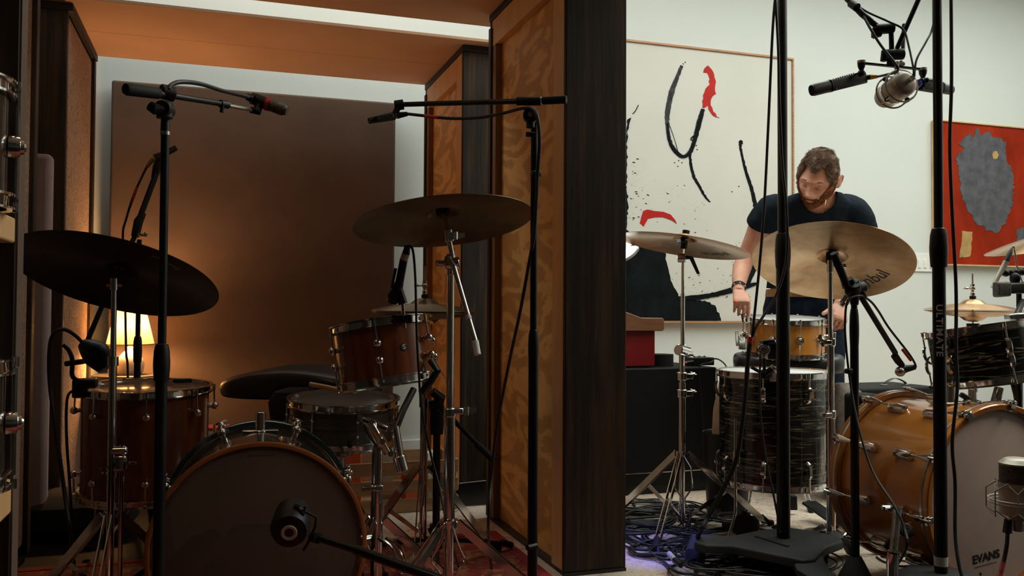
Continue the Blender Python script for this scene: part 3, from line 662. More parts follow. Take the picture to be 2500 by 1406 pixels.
for k in range(3):
    a = .5+k*2.094; d = V(math.cos(a), math.sin(a), 0); o = V(c.x, c.y, 0)
    m1 = MB().tube([o+V(0, 0, zb-.06), o+d*.15+V(0, 0, zb-.03), o+d*.196+V(0, 0, zb-.015), o+d*.199+V(0, 0, zb+.012)], .0055, 8).build('basket_arm', M['chrome'], stt)
    MB().ball(o+d*.2+V(0, 0, zb+.01), .01, 10, 6).build('rubber_tip', M['rubber'], m1)
tripod(stt, c.x, c.y, .26, .1, .24, (.9, 3.0, 5.1), zf=.018)
st = thing('drumstick', 'hickory drumstick lying on the snare rim below the rack tom', 'drumstick', P(800, 945, 2.85))
MB().tube([P(757, 938, 2.86), P(800, 946, 2.84), P(845, 956, 2.82)], [.008, .008, .0075], 12).build('shaft', M['stick'], st)
MB().tube([P(845, 956, 2.82), P(858, 959, 2.815), P(862, 960, 2.813)], [.0072, .004, .005], 12).build('tip', M['stick'], st)
# throne (bay)
def throne(label, c, w, d, z, h, yaw, legs=True, zfl=.018, tub=True, shape=1):
    t = thing('drum_throne', label, 'stool', Matrix.Translation((c.x, c.y, zfl)) @ rotz(yaw)); W = WM[t.name]
    rings = []; n = 12
    vs, fs = [], []
    NU, NV = 28, 10
    def pt(u, s):   # u angle round outline, s 0..1 centre->edge
        ca, sa = math.cos(u), math.sin(u); e = 2.6
        x = math.copysign(abs(ca)**(2/e), ca)*w/2; y = math.copysign(abs(sa)**(2/e), sa)*d/2*(1-.18*math.exp(-((x/(w*.22))**2))*(1 if sa < 0 else 0)); return x*s, y*s
    def zz(x, y): return z-zfl + shape*(.045*(abs(x)/(w/2))**2 - .02*math.exp(-(x/(w*.3))**2)) + .012*y/d
    prof = [(0.0, 0, 1), (.3, 0, 1), (.6, 0, 1), (.82, -.002, 1), (.93, -.008, 1), (.985, -.02, 1), (1.0, -.04, 1), (.995, -h*.6, .4), (.98, -h*.9, 0), (.95, -h, 0), (.5, -h, 0), (0.0, -h, 0)]
    for s, dz, f in prof:
        for i in range(NU):
            x, y = pt(2*PI*i/NU, max(s, .001)); zt_ = zz(x, y)*f + (z-zfl)*(1-f); vs.append((x, y, zt_+dz))
    for k in range(len(prof)-1):
        for i in range(NU): fs.append((k*NU+i, k*NU+(i+1) % NU, (k+1)*NU+(i+1) % NU, (k+1)*NU+i))
    st = MB(); st.add(vs, fs); so = st.build('seat', M['vinyl'], t, local=True, sharp=60)
    so.modifiers.new('sub', 'SUBSURF').levels = 1; so.modifiers['sub'].render_levels = 2
    if legs:
        MB().cyl((0, 0, .14), (0, 0, z-zfl-h), .014).build('post', M['chrome'], t, local=True)
        MB().lathe([(.0001, z-zfl-h-.02), (.05, z-zfl-h-.02), (.055, z-zfl-h+.002), (.0001, z-zfl-h+.002)], n=20).build('seat_clamp', M['blackmetal'], t, local=True)
        tripod(t, c.x, c.y, .3, .14, .26, (yaw+.6, yaw+2.7, yaw+4.8), zf=zfl)
    return t
c = P(738, 930, 3.4); throne('black vinyl saddle throne behind the nickel snare in the bay', c, .64, .36, zf(903, c.x, c.y), .105, -.62+.15, shape=-.75)
# bass drum 1
def bigdrum(label, cf, cr, R, shell, hoopm, headf, headb, nlug, ph, claw_n, group=None, hw=1.0):
    ax = (cf-cr); H = ax.length; t = thing('bass_drum', label, 'drum', frame(cr, ax, (0, 0, 1)), group)
    # local x = up, z = toward the front head
    MB().lathe([(R-.01, .014), (R-.002, .014), (R-.002, H-.014), (R-.01, H-.014)], n=80, close=True).build('shell', shell, t, local=True, sharp=50)
    for z, s in ((H, 1), (0, -1)):
        e_ = hw if s > 0 else 1.0; q_ = .45 if e_ < 1 else 1
        MB().lathe([(R+.003, z-s*.018*q_), (R+.003+.014*e_, z-s*.016*q_), (R+.003+.016*e_, z-s*.012*q_), (R+.003+.016*e_, z+s*.014*q_), (R+.003+.013*e_, z+s*.017*q_), (R+.002, z+s*.016*q_), (R+.001, z)], n=80, close=True).build('hoop', hoopm[0 if s > 0 else 1], t, local=True, sharp=40)
        MB().lathe([(.0001, z+s*.001), (R-.012, z+s*.001), (R+.001, z-s*.003), (R+.001, z-s*.006), (.0001, z-s*.003)], n=64).build('drumhead', headf if s > 0 else headb, t, local=True)
    return t, H
cf = P(632, 1341, 2.2); cr = P(633, 1252, 2.6)
k1, H1 = bigdrum('dark twenty inch bass drum with amber hoop and see through head in the bay', cf, cr, .256, M['blackshell'], (M['orangehoop'], M['tealhoop']), M['clearhead'], M['batter'], 8, 0, 8, hw=.6)
for i in range(8):
    a = -.34+i*2*PI/8+PI/8*0+.34-.39
    for z, s in ((0, -1),):
        m = rotz(a); mb = MB(m)
        mb.cbox((.278, 0, -.004), (.012, .024, .04)); mb.cyl((.268, 0, .012), (.285, 0, .012), .008, n=10)
        mb.cyl((.29, 0, -.02), (.278, 0, .07), .0035, n=8); mb.ball((.286, 0, .012), .010, 10, 8)
        cl_ = mb.build('claw', M['chrome'], k1, local=True, bevel=.003)
        MB(m).bar((.29, -.017, -.03), (.29, .017, -.03), .006, .006, up=(1, 0, 0)).build('key_handle', M['chrome'], cl_, local=True)
        mb = MB(m); mb.cyl((.254, 0, .085), (.272, 0, .085), .009, n=12); mb.ball((.274, 0, .085), .0135, 12, 8, sc=(.8, 1, 1)); mb.build('lug', M['chrome'], k1, local=True)
mb = MB(); mb.cyl((.25, 0, .1), (.31, 0, .1), .014, n=16); mb.cyl((.252, 0, .1), (.258, 0, .1), .022, n=20); mb.cbox((.2565, 0, .1), (.005, .1, .034)); mb.build('mount_plate', M['chrome'], k1, local=True, bevel=.002)
W1 = WM[k1.name]
text_mesh('lettering', 'COATED CLEAR HEAD', .0062, M['ink'], lambda x, y: W1 @ Vector(((.235+y)*math.cos(-x/.235), (.235+y)*math.sin(-x/.235), H1+.0015)), k1)
for s in (1, -1):
    a = s*2.15; m = rotz(a); mb = MB(m); mb.cbox((.262, 0, H1*.75), (.018, .04, .05)); p0 = m @ Vector((.268, 0, H1*.75)); 
    lb = mb.build('spur_bracket', M['chrome'], k1, local=True, bevel=.005)
    wp = W1 @ p0; out = V(RT.x, RT.y, 0)*(1 if (wp-cf).dot(RT) > 0 else -1); ft_ = wp+out*.1-V(FW.x, FW.y, 0)*.08; ft_.z = .022
    sp_ = MB().tube([wp, wp.lerp(ft_, .6), ft_], [.007, .007, .0055], 10).build('spur', M['chrome'], k1); MB().ball(ft_, .009, 10, 6).build('rubber_tip', M['rubber'], sp_)
# things inside the drum seen through the head
pl = MB(); q = P(505, 1365, 2.33)
pl.loft([(q+V(-.06, 0, -.085), RT*.05, V(0, .07, 0), 2.4), (q+V(-.055, 0, -.05), RT*.082, V(0, .1, 0), 2.8), (q+V(-.02, .0, .0), RT*.075, V(0, .1, 0), 2.4), (q+V(.0, .0, .04), RT*.055, V(0, .09, 0), 2.2), (q+V(.012, .0, .065), RT*.02, V(0, .06, 0), 2)], 24)
o = pl.build('pillow', M['beigecloth'], label='crumpled beige pillow lying inside the see through bass drum', cat='pillow')
for (x, y, w, h, d, lab) in ((545, 1392, .085, .06, 2.28, 'low black foam block beside the pillow inside the bass drum'), (625, 1350, .15, .14, 2.4, 'tall black foam wedge at the centre inside the bass drum'), (735, 1378, .08, .07, 2.3, 'small black foam block right of the microphone inside the bass drum')):
    q = P(x, y, d); m = MB(); m.cbox((0, 0, 0), (w, .1, h), Matrix.Translation(q) @ rotz(-YAW)); m.build('foam_block', M['foam'], label=lab, cat='foam block', group='foam blocks inside the bass drum', bevel=.015, seg=3)
# kick microphone on boom
km = thing('kick_microphone', 'round black microphone with cream ring on a yoke in front of the bass drum', 'microphone', P(705, 1300, 1.98))
dirn = (RT*.15-FW*.95-UP*.2).normalized(); q = P(706, 1300, 1.97); fm = frame(q, dirn, RT)
MB().lathe([(.0001, -.11), (.028, -.108), (.04, -.095), (.043, -.06), (.044, -.02), (.038, -.004), (.024, 0), (.0001, 0)], fm, 32).build('body', M['plastic'], km)
MB().lathe([(.0105, .001), (.0165, .003), (.018, .002), (.018, -.001), (.0105, -.001)], fm, 32, close=True).build('connector_ring', M['label'], km, label='cream ring round the connector')
mb = MB(); mb.lathe([(.0001, .0005), (.0095, .0005), (.0095, -.002)], fm, 20)
mb.build('socket', M['ink'], km)
MB().tube([P(745, 1236, 1.96), P(743, 1248, 1.96), P(772, 1262, 1.96), P(770, 1285, 1.96), P(752, 1325, 1.96), P(741, 1343, 1.97)], .0032, 8).build('yoke', M['plastic'], km)
mb = MB(); mb.cyl(P(722, 1237, 1.96), P(744, 1256, 1.96), .006, n=10); mb.cyl(P(719, 1234, 1.96), P(731, 1240, 1.96), .009, n=10); mb.build('thumb_screw', M['plastic'], km)
ks = thing('microphone_stand', 'low black boom stand holding the round kick drum microphone', 'stand', PZ(1040, 1460, .02))
mb = MB().tube([P(768, 1311, 1.96), P(870, 1343, 1.88)], .0075, 12); mb.build('boom_arm', M['blackmetal'], ks)
MB().tube([P(868, 1342, 1.88), P(1045, 1404, 1.78), P(1120, 1431, 1.74)], .0105, 12).build('outer_boom', M['blackmetal'], ks)
MB().tube([P(764, 1310, 1.965), P(778, 1314, 1.95)], .0125, 12).build('collar', M['plastic'], ks)
g0 = P(1085, 1418, 1.76); MB().cyl(g0, V(g0.x, g0.y, .05), .011).build('post', M['blackmetal'], ks)
MB(Matrix.Translation((g0.x, g0.y, .018))).lathe([(.0001, 0), (.12, 0), (.12, .012), (.02, .035), (.0001, .035)], n=32).build('base', M['ibeam'], ks)
# ================================================================== cymbals and stands in the bay
# big black ride at left
c = P(291, 655, 2.5); n = cymN(c, .36, math.radians(14)); R = .282
ride = cymbal('large black patina ride cymbal tilted over the walnut floor tom', c, n, R, 'darkcym', xh=RT)
on_cymbal(ride, M['label'], 'Istanbul', .03, R*.72, -.5)
def cym_stand(name, label, c, n, x, y, mid, r1, r2, zbase=.018, hub=None, angs=(.9, 3.0, 5.1), spread=.3, tilter=True, extra=None):
    t = thing(name, label, 'stand', (x, y, zbase)); top = c-n*.02
    MB(frame(c, n)).lathe([(.004, .022), (.014, .024), (.0145, .036), (.004, .036)], n=20, close=True).build('felt', M['felt'], t)
    MB(frame(c, n)).lathe([(.004, .0), (.013, .002), (.014, .018), (.004, .0175)], n=20, close=True).build('cymbal_sleeve', M['plastic'], t)
    return t
def tube_stack(t, x, y, segs, mat='chrome'):
    for i, (z0, z1, r) in enumerate(segs):
        MB().cyl((x, y, z0), (x, y, z1), r, n=20).build('tube', M[mat], t)
x, y = c.x-.02, c.y-.05
q = P(279, 700, 2.43); x, y = q.x, q.y
t = cym_stand('cymbal_stand', 'thin chrome stand carrying the big black ride cymbal', c, n, x, y, None, .008, .012)
zt = zf(690, x, y)
MB().tube([c-n*.0, c-n*.035, V(x, y, zt)], .0045, 10).build('tilter_rod', M['chrome'], t)
m = MB(); m.cyl((x, y, zt-.02), (x, y, zt+.012), .011); m.cyl((x-.02, y, zt-.005), (x+.02, y, zt-.005), .007); m.build('tilter', M['chrome'], t)
tube_stack(t, x, y, [(zf(1120, x, y), zt-.01, .0078), (.09, zf(870, x, y), .0105)])
m = MB(); m.cyl((x, y, zf(893, x, y)), (x, y, zf(870, x, y)), .0145); m.build('height_clamp', M['chrome'], t); 
lo = t
tripod(t, x, y, .30, .09, .27, (.4, 2.5, 4.6), zf=.018)
q = P(298, 1100, 2.43)
t2 = thing('clamp_rod', 'chrome rod and multi clamp fixed beside the ride cymbal stand', 'clamp', (q.x, q.y, .1))
MB().cyl((q.x, q.y, .12), (q.x, q.y, zf(1085, q.x, q.y)), .0065).build('rod', M['chrome'], t2)
zc = zf(1130, q.x, q.y); m = MB(); m.cbox((q.x-.005, q.y, zc), (.036, .03, .045)); m.cyl((q.x-.03, q.y-.005, zc+.035), (q.x+.015, q.y-.005, zc+.035), .012); m.build('clamp_block', M['chrome'], t2, bevel=.008, seg=3)
wing(MB(), V(q.x+.028, q.y, zc), (1, 0, 0), 1.2).build('wing_nut', M['chrome'], t2)
wing(MB(), V(q.x-.045, q.y, zc-.01), (1, 0, 0), 1.2).build('wing_nut', M['chrome'], t2)
# crash above the rack tom
c = P(1081, 520, 2.45); n = cymN(c, .29, math.radians(-6)); R = .252
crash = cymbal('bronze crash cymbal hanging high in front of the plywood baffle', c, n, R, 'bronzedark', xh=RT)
on_cymbal(crash, M['ink'], 'ISTANBUL', .026, R*.88, -1.2, R=R)
q = P(1101, 640, 2.46); x, y = q.x, q.y
t = cym_stand('cymbal_stand', 'tall chrome boom stand under the bronze crash cymbal', c, n, x, y, None, .008, .012)
MB(frame(c, n)).lathe([(.004, -.004), (.0185, -.004), (.0185, .0), (.02, .012), (.004, .012)], n=20, close=True).build('felt', M['felt'], t)
e = P(1096, 575, 2.44)
MB().tube([c, P(1086, 525, 2.445), P(1093, 562, 2.44)], [.0065, .006, .0055], 12).build('tilter_rod', M['chrome'], t)
m = MB(); m.cyl(P(1094, 560, 2.44), P(1098, 590, 2.44), .013); m.cyl(P(1088, 577, 2.44), P(1110, 575, 2.44), .008); m.build('tilter', M['chrome'], t, bevel=.002)
wing(MB(), P(1112, 575, 2.43), UP, 1.3).build('wing_nut', M['chrome'], t)
MB().tube([P(1097, 588, 2.44), P(1104, 625, 2.44)], .0075, 12).build('boom_rod', M['chrome'], t)
m = MB(); m.cyl(P(1086, 645, 2.45), P(1122, 640, 2.45), .0155); m.cyl(P(1101, 620, 2.46), P(1101, 672, 2.46), .013); m.cyl(P(1115, 660, 2.44), P(1090, 624, 2.44), .009); m.build('boom_joint', M['chrome'], t, bevel=.003)
wing(MB(), P(1076, 643, 2.45), RT, 1.7).build('wing_nut', M['chrome'], t)
MB().tube([P(1108, 652, 2.43), P(1162, 838, 2.36)], .0075, 12).build('boom_arm', M['nickel'], t)
MB().tube([P(1160, 832, 2.362), P(1166, 866, 2.35)], .0095, 12).build('weight_tip', M['white'], t, label='white end cap')
MB().cyl(P(1142, 770, 2.385), P(1145, 780, 2.38), .0085).build('memory_mark', M['white'], t)
tube_stack(t, x, y, [(zf(1010, x, y), zf(670, x, y), .0105), (zf(1275, x, y), zf(1012, x, y), .0155), (.03, zf(1275, x, y), .013)])
m = MB(); m.cyl((x, y, zf(1018, x, y)), (x, y, zf(995, x, y)), .019); m.cbox((x+.02, y-.01, zf(1003, x, y)), (.03, .02, .018)); m.build('height_clamp', M['chrome'], t, bevel=.004)
wing(MB(), V(x+.045, y-.01, zf(1003, x, y)), (0, 0, 1), 1.5).build('wing_nut', M['chrome'], t)
hz = zf(1275, x, y); MB().cyl((x, y, hz-.012), (x, y, hz+.008), .026).build('leg_collar', M['chrome'], t)
tripod(t, x, y, hz, .045, .33, (-.45, 1.6, 3.75), zf=.018)
for k in (-1, 1):
    s = RT*k; o = V(x, y, 0)-V(FW.x, FW.y, 0)*.03
    pts = [o+V(0, 0, hz)+s*.01, o+V(0, 0, hz-.06)+s*.03, o+V(0, 0, hz-.1)+s*.045, o+V(0, 0, hz-.14)+s*.02, o+V(0, 0, hz-.2)+s*.035]
    MB().tube(smooth(pts, 4), .003, 8).build('leg_wire', M['chrome'], t)
# hi-hat in bay
c = P(1037, 742, 2.98); x, y = c.x, c.y; R = .18
def hihat(label, c, R, mat, standlabel, cymlabels, gap=.012, zfl=.018, tubebot=.1, rodtop=None, clutchz=None):
    nrm = V(0, 0, 1)+V(FW.x, FW.y, 0)*-.02+V(.01, 0, 0)
    a = cymbal(cymlabels[0], c, nrm, R, mat, group=None, xh=RT, drop=.022, bh=.02, bell=.26)
    b = cymbal(cymlabels[1], c-V(0, 0, gap+.039), -nrm, R, mat, group=None, xh=RT, drop=.022, bh=.02, bell=.26)
    t = thing('hi_hat_stand', standlabel, 'stand', (c.x, c.y, zfl))
    MB().cyl((c.x, c.y, c.z-.1), (c.x, c.y, rodtop), .0032, n=10).build('pull_rod', M['chrome'], t)
    m = MB(Matrix.Translation((c.x, c.y, c.z+.02))); m.lathe([(.004, 0), (.012, 0), (.012, .012), (.004, .012)], n=16, close=True); m.build('felt', M['felt'], t)
    m = MB(Matrix.Translation((c.x, c.y, c.z+.033))); m.lathe([(.0035, 0), (.009, 0), (.009, .012), (.006, .014), (.006, .034), (.009, .036), (.009, .046), (.0035, .046)], n=16, close=True); m.cyl((0, 0, .03), (-.03, 0, .028), .003, n=8); m.ball((.0, 0, .03), .011, 12, 8); m.build('clutch', M['chrome'], t)
    wing(MB(), V(c.x-.03, c.y, c.z+.062), (1, 0, 0), .8).build('wing_nut', M['chrome'], t)
    z1 = c.z-gap-.066
    MB(Matrix.Translation((c.x, c.y, z1-.03))).lathe([(.004, 0), (.014, 0), (.024, .02), (.024, .03), (.004, .03)], n=20, close=True).build('seat_cup', M['plastic'], t)
    tube_stack(t, c.x, c.y, [(c.z-.34, z1-.02, .0085), (tubebot, c.z-.32, .0125)])
    MB().cyl((c.x, c.y, c.z-.35), (c.x, c.y, c.z-.32), .0165).build('height_clamp', M['chrome'], t)
    tripod(t, c.x, c.y, .34, .12, .27, (.2, 2.3, 4.4), zf=zfl)
    m = MB(); d = -V(FW.x, FW.y, 0); m.bar(V(c.x, c.y, .035), V(c.x, c.y, .06)+d*.28, .085, .01); m.build('footboard', M['nickel'], t, bevel=.004)
    return t
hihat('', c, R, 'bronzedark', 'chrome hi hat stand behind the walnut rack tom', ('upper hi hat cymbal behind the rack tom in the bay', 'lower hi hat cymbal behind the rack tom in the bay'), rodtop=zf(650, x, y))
# chrome tom stand with L arm
q = P(921, 1100, 2.5); x, y = q.x, q.y
t = thing('tom_stand', 'chrome stand with jointed L arm beside the bass drum holding the rack tom', 'stand', (x, y, .018))
tube_stack(t, x, y, [(zf(1238, x, y), zf(1090, x, y), .0155), (.05, zf(1225, x, y), .0175)])
m = MB(); m.cyl((x, y, zf(1196, x, y)), (x, y, zf(1182, x, y)), .022); m.cbox((x-.02, y-.01, zf(1189, x, y)), (.05, .022, .014)); m.build('height_clamp', M['chrome'], t, bevel=.003)
m = MB(); m.bar(P(884, 1022, 2.5), P(948, 1048, 2.5), .03, .018); m.bar(P(905, 1030, 2.48), P(950, 1108, 2.47), .03, .02); m.build('jointed_arm', M['chrome'], t, bevel=.005)
for a_, b_ in ((880, 1018), (907, 1030), (952, 1047), (934, 1078), (954, 1108)):
    MB().cyl(P(a_, b_, 2.49), P(a_, b_, 2.455), .008, n=12).build('pivot_bolt', M['chrome'], t)
m = MB(); m.cyl(P(963, 1040, 2.49), P(975, 1112, 2.49), .0135, n=20); m.build('ball_arm', M['chrome'], t); MB().cyl(P(973, 1112, 2.49), P(983, 1150, 2.49), .0195, n=20).build('ratchet_barrel', M['chrome'], t, bevel=.003)
m = MB(); m.tube([P(967, 1045, 2.49), P(985, 1000, 2.52), P(1010, 950, 2.57)], .01, 10); m.build('tom_arm', M['blackmetal'], t)
m = MB(); m.tube([P(921, 1090, 2.5), P(900, 1060, 2.5), P(890, 1035, 2.5)], .009, 10); m.build('link_rod', M['chrome'], t)
tripod(t, x, y, .27, .06, .28, (-.2, 1.9, 4.0), zf=.018)
for s in (0, 1):
    m = MB(); pts = [P(925+18*s, 1315, 2.48), P(955+20*s, 1335, 2.44), P(978+14*s, 1375, 2.38), P(990+14*s, 1400, 2.35)]; m.tube(smooth(pts, 4), .006, 8); m.build('curved_leg', M['chrome'], t)
# small black condenser behind the boom drum
# tom microphone clipped on the rack tom
tm = thing('tom_microphone', 'black drum microphone clipped to the rack tom rim pointing down', 'microphone', P(975, 780, 2.6))
MB().cyl(P(995, 600, 2.52), P(991, 620, 2.525), .0085, .0115, n=16).build('connector', M['plastic'], tm)
MB().cyl(P(991, 618, 2.525), P(986, 634, 2.53), .0115, n=16).build('cable_label', M['label'], tm, label='white handwritten cable label')
MB().cyl(P(986, 632, 2.53), P(972, 705, 2.55), .0115, .0125, n=18).build('body', M['plastic'], tm)
m = MB(); m.tube([P(975, 690, 2.55), P(970, 705, 2.55), P(962, 725, 2.555), P(957, 738, 2.56)], [.013, .016, .022, .015], 16); m.build('windscreen', M['plastic'], tm)
m = MB(); m.tube([P(966, 655, 2.53), P(957, 700, 2.54), P(968, 716, 2.545)], .0045, 8); m.tube([P(972, 700, 2.55), P(984, 742, 2.55)], [.012, .014], 10); m.build('holder', M['plastic'], tm)
MB().cyl(P(983, 740, 2.55), P(988, 800, 2.56), .0055, n=12).build('stem', M['chrome'], tm)
m = MB(); m.cbox((0, 0, 0), (.05, .03, .025), Matrix.Translation(P(986, 778, 2.565)) @ rotz(-.3)); m.build('rim_clip', M['blackmetal'], tm, bevel=.004)
cable('microphone_cable', 'thin black cable hanging down from the rack tom microphone', [P(998, 600, 2.52), P(1008, 612, 2.5), P(1014, 680, 2.48), P(1017, 800, 2.47), P(1022, 900, 2.46), P(1030, 1000, 2.48), P(1052, 1110, 2.52), P(1075, 1200, 2.5), P(1095, 1300, 2.45), PZ(1120, 1385, .024)], .0036)
# chunky floor tom microphone at left
fm_ = thing('tom_microphone', 'chunky black microphone on a claw clamp over the walnut floor tom', 'microphone', P(200, 900, 2.75))
m = MB(); m.tube([P(200, 838, 2.72), P(214, 848, 2.72), P(232, 862, 2.72), P(250, 880, 2.72), P(262, 898, 2.72)], [.016, .03, .042, .038, .028], 20); m.build('body', M['plastic'], fm_)
m = MB(); m.tube(smooth([P(155, 842, 2.74), P(168, 855, 2.74), P(177, 880, 2.74), P(176, 915, 2.74), P(190, 928, 2.76), P(225, 930, 2.78)], 4), .007, 10); m.tube([P(160, 888, 2.74), P(205, 882, 2.74)], .0085, 12); m.build('claw_clamp', M['plastic'], fm_)
m = MB(); m.cbox((0, 0, 0), (.055, .05, .03), Matrix.Translation(P(215, 935, 2.8))); m.cbox((0, 0, 0), (.045, .035, .06), Matrix.Translation(P(196, 948, 2.8))); m.build('rim_clip', M['plastic'], fm_, bevel=.006)
cable('microphone_cable', 'black cable looping from the floor tom microphone down the left side', [P(204, 840, 2.72), P(185, 820, 2.7), P(155, 804, 2.68), P(128, 820, 2.66), P(120, 870, 2.65), P(122, 940, 2.65), P(132, 1020, 2.64), P(146, 1120, 2.63), P(160, 1220, 2.62), P(172, 1300, 2.6), PZ(182, 1395, .024)], .006)
cable('microphone_cable', 'thin cable drooping beside the floor tom rim clamp', [P(190, 950, 2.8), P(168, 962, 2.8), P(162, 1000, 2.8), P(163, 1080, 2.8), P(170, 1180, 2.8), PZ(180, 1340, .024)], .0045)
# ------------------------------------------------ microphone stands in the bay
def micstand(label, x, y, zc0, zc1, ztop, r_up=.008, r_low=.0125, base='tripod', zfl=.018, name='microphone_stand', legs=(.3, 2.4, 4.5), low=.12, clr=.017):
    t = thing(name, label, 'stand', (x, y, zfl))
    MB().cyl((x, y, low), (x, y, (zc0+zc1)/2), r_low, n=20).build('lower_tube', M['blackmetal'], t)
    MB().cyl((x, y, (zc0+zc1)/2), (x, y, ztop), r_up, n=20).build('upper_tube', M['blackmetal'], t)
    clutch(t, x, y, zc0, zc1, clr)
    if base == 'tripod':
        MB().cyl((x, y, low-.03), (x, y, low+.05), .022).build('hub', M['plastic'], t)
        for a in legs:
            d = V(math.cos(a), math.sin(a), 0); o = V(x, y, 0); lg = MB().tube([o+V(0, 0, low)+d*.015, o+d*.3+V(0, 0, zfl+.02)], .0085, 10).build('leg', M['blackmetal'], t)
            MB().tube([o+d*.27+V(0, 0, zfl+.03), o+d*.315+V(0, 0, zfl+.014)], .0115, 10).build('rubber_foot', M['rubber'], lg)
    elif base == 'disc':
        MB(Matrix.Translation((x, y, zfl))).lathe([(.0001, 0), (.125, 0), (.128, .006), (.12, .016), (.05, .026), (.022, .04), (.02, .07), (.0001, .07)], n=40).build('base', M['ibeam'], t)
    return t
# left overhead stand, nearest the camera
q = P(396, 800, 1.78); x, y = q.x, q.y
t = micstand('tall black boom stand rising in front of the black ride cymbal', x, y, zf(930, x, y), zf(838, x, y), zf(330, x, y), .0083, .0118, low=.1, clr=.0165)
MB().cyl((x, y, zf(330, x, y)), (x, y, zf(321, x, y)), .0098).build('silver_band', M['nickel'], t)
MB().cyl((x, y, zf(323, x, y)), (x, y, zf(280, x, y)), .0095, .008).build('neck', M['plastic'], t)
h0 = P(402, 268, 1.78); Tj = P(404, 228, 1.79)
m = MB(); m.cyl(h0+UP*.016-FW*.0, h0-UP*.018, .016); m.cyl(h0-FW*.016, h0+FW*.016, .017, n=20); m.cyl(P(392, 222, 1.79), P(425, 232, 1.81), .0155); m.build('tee_joint', M['plastic'], t, bevel=.002)
m = MB(); m.tube([P(400, 268, 1.77), P(378, 266, 1.76), P(366, 258, 1.76)], [.008, .012, .010], 12); m.build('tension_knob', M['plastic'], t)
MB().tube([P(306, 217, 1.68), P(312, 218, 1.685), P(385, 228, 1.77)], [.0105, .0125, .0115], 16).build('hand_grip', M['rubber'], t)
MB().tube([P(385, 228, 1.77), P(545, 254, 1.99)], .0065, 12).build('boom_arm', M['blackmetal'], t)
m = MB(); m.cyl(P(538, 253, 1.98), P(556, 256, 2.0), .009); m.cyl(P(543, 258, 1.98), P(541, 275, 1.98), .0045); m.build('boom_clutch', M['plastic'], t)
MB().tube([P(550, 256, 1.99), P(618, 269, 2.1)], .0045, 10).build('inner_boom', M['nickel'], t)
cable('microphone_cable', 'black cable arching over the boom of the tall left stand', [P(412, 218, 1.79), P(420, 206, 1.8), P(445, 200, 1.83), P(490, 205, 1.9), P(545, 222, 1.98), P(590, 233, 2.06), P(612, 240, 2.1)], .0048)
mm = thing('overhead_microphone', 'black microphone with red band on the left overhead boom', 'microphone', P(650, 255, 2.12))
MB().tube([P(603, 236, 2.1), P(620, 243, 2.1)], [.008, .011], 14).build('connector', M['plastic'], mm)
MB().tube([P(615, 240, 2.11), P(650, 253, 2.11)], .0145, 18).build('body', M['plastic'], mm)
MB().tube([P(650, 253, 2.11), P(659, 256, 2.11)], .0165, 18).build('colour_band', M['red'], mm, label='red band')
MB().tube([P(659, 256, 2.11), P(690, 267, 2.11), P(701, 271, 2.11)], [.0145, .0155, .010], 18).build('grille', M['mesh'], mm)
m = MB(); m.tube([P(612, 268, 2.1), P(628, 272, 2.1), P(632, 252, 2.11)], [.008, .011, .012], 10); m.build('clip', M['plastic'], mm)
# right overhead stand
q = P(1302, 900, 2.08); x, y = q.x, q.y
t = micstand('tall black boom stand standing against the plywood baffle', x, y, zf(886, x, y), zf(803, x, y), zf(300, x, y), .0085, .0118, low=.1, clr=.0128, legs=(-1.2, .9, 3.0))
h0 = P(1295, 282, 2.08)
m = MB(); m.cyl(h0+UP*.018, h0-UP*.03, .011, .010); m.cyl(h0-FW*.014, h0+FW*.014, .018, n=20); m.cyl(P(1262, 247, 2.09), P(1322, 247, 2.07), .0105); m.build('tee_joint', M['plastic'], t, bevel=.002)
MB().cyl(h0-FW*.0145, h0-FW*.019, .007).build('bolt', M['chrome'], t)
MB().cyl(P(1284, 328, 2.075), P(1306, 328, 2.075), .006).build('hook', M['plastic'], t)
MB().tube([P(1325, 246, 2.07), P(1376, 243, 2.05), P(1383, 243, 2.048)], [.0092, .0098, .009], 16).build('hand_grip', M['rubber'], t)
MB().tube([P(1270, 247, 2.09), P(985, 255, 2.4)], .0068, 12).build('boom_arm', M['blackmetal'], t)
MB().cyl((x+.005, y-.01, zf(1330, x, y)), (x-.02, y-.02, zf(1330, x, y)), .007).build('cable_clip', M['plastic'], t)
mm = thing('overhead_microphone', 'slim dark microphone on the end of the right overhead boom in the bay', 'microphone', P(940, 290, 2.4))
m = MB(); m.cyl(P(964, 258, 2.4), P(985, 255, 2.4), .014); m.tube([P(972, 262, 2.4), P(962, 282, 2.4)], .009, 10); m.build('clip', M['plastic'], mm)
MB().tube([P(901, 295, 2.36), P(962, 283, 2.4)], [.0085, .0115], 12).build('body', M['blackmetal'], mm)
m = MB(); m.bar(P(915, 292, 2.365), P(958, 284, 2.39), .026, .016); m.build('preamp', M['plastic'], mm, bevel=.003)
MB().cyl(P(962, 283, 2.4), P(971, 282, 2.4), .0085).build('contact', M['gold'], mm)
MB().tube([P(970, 282, 2.4), P(995, 278, 2.4)], [.0095, .006], 12).build('connector', M['plastic'], mm)
MB().tube([P(1037, 283, 2.36), P(1070, 287, 2.33)], .0048, 8).build('cable_band', M['red'], mm, label='red band on the cable')
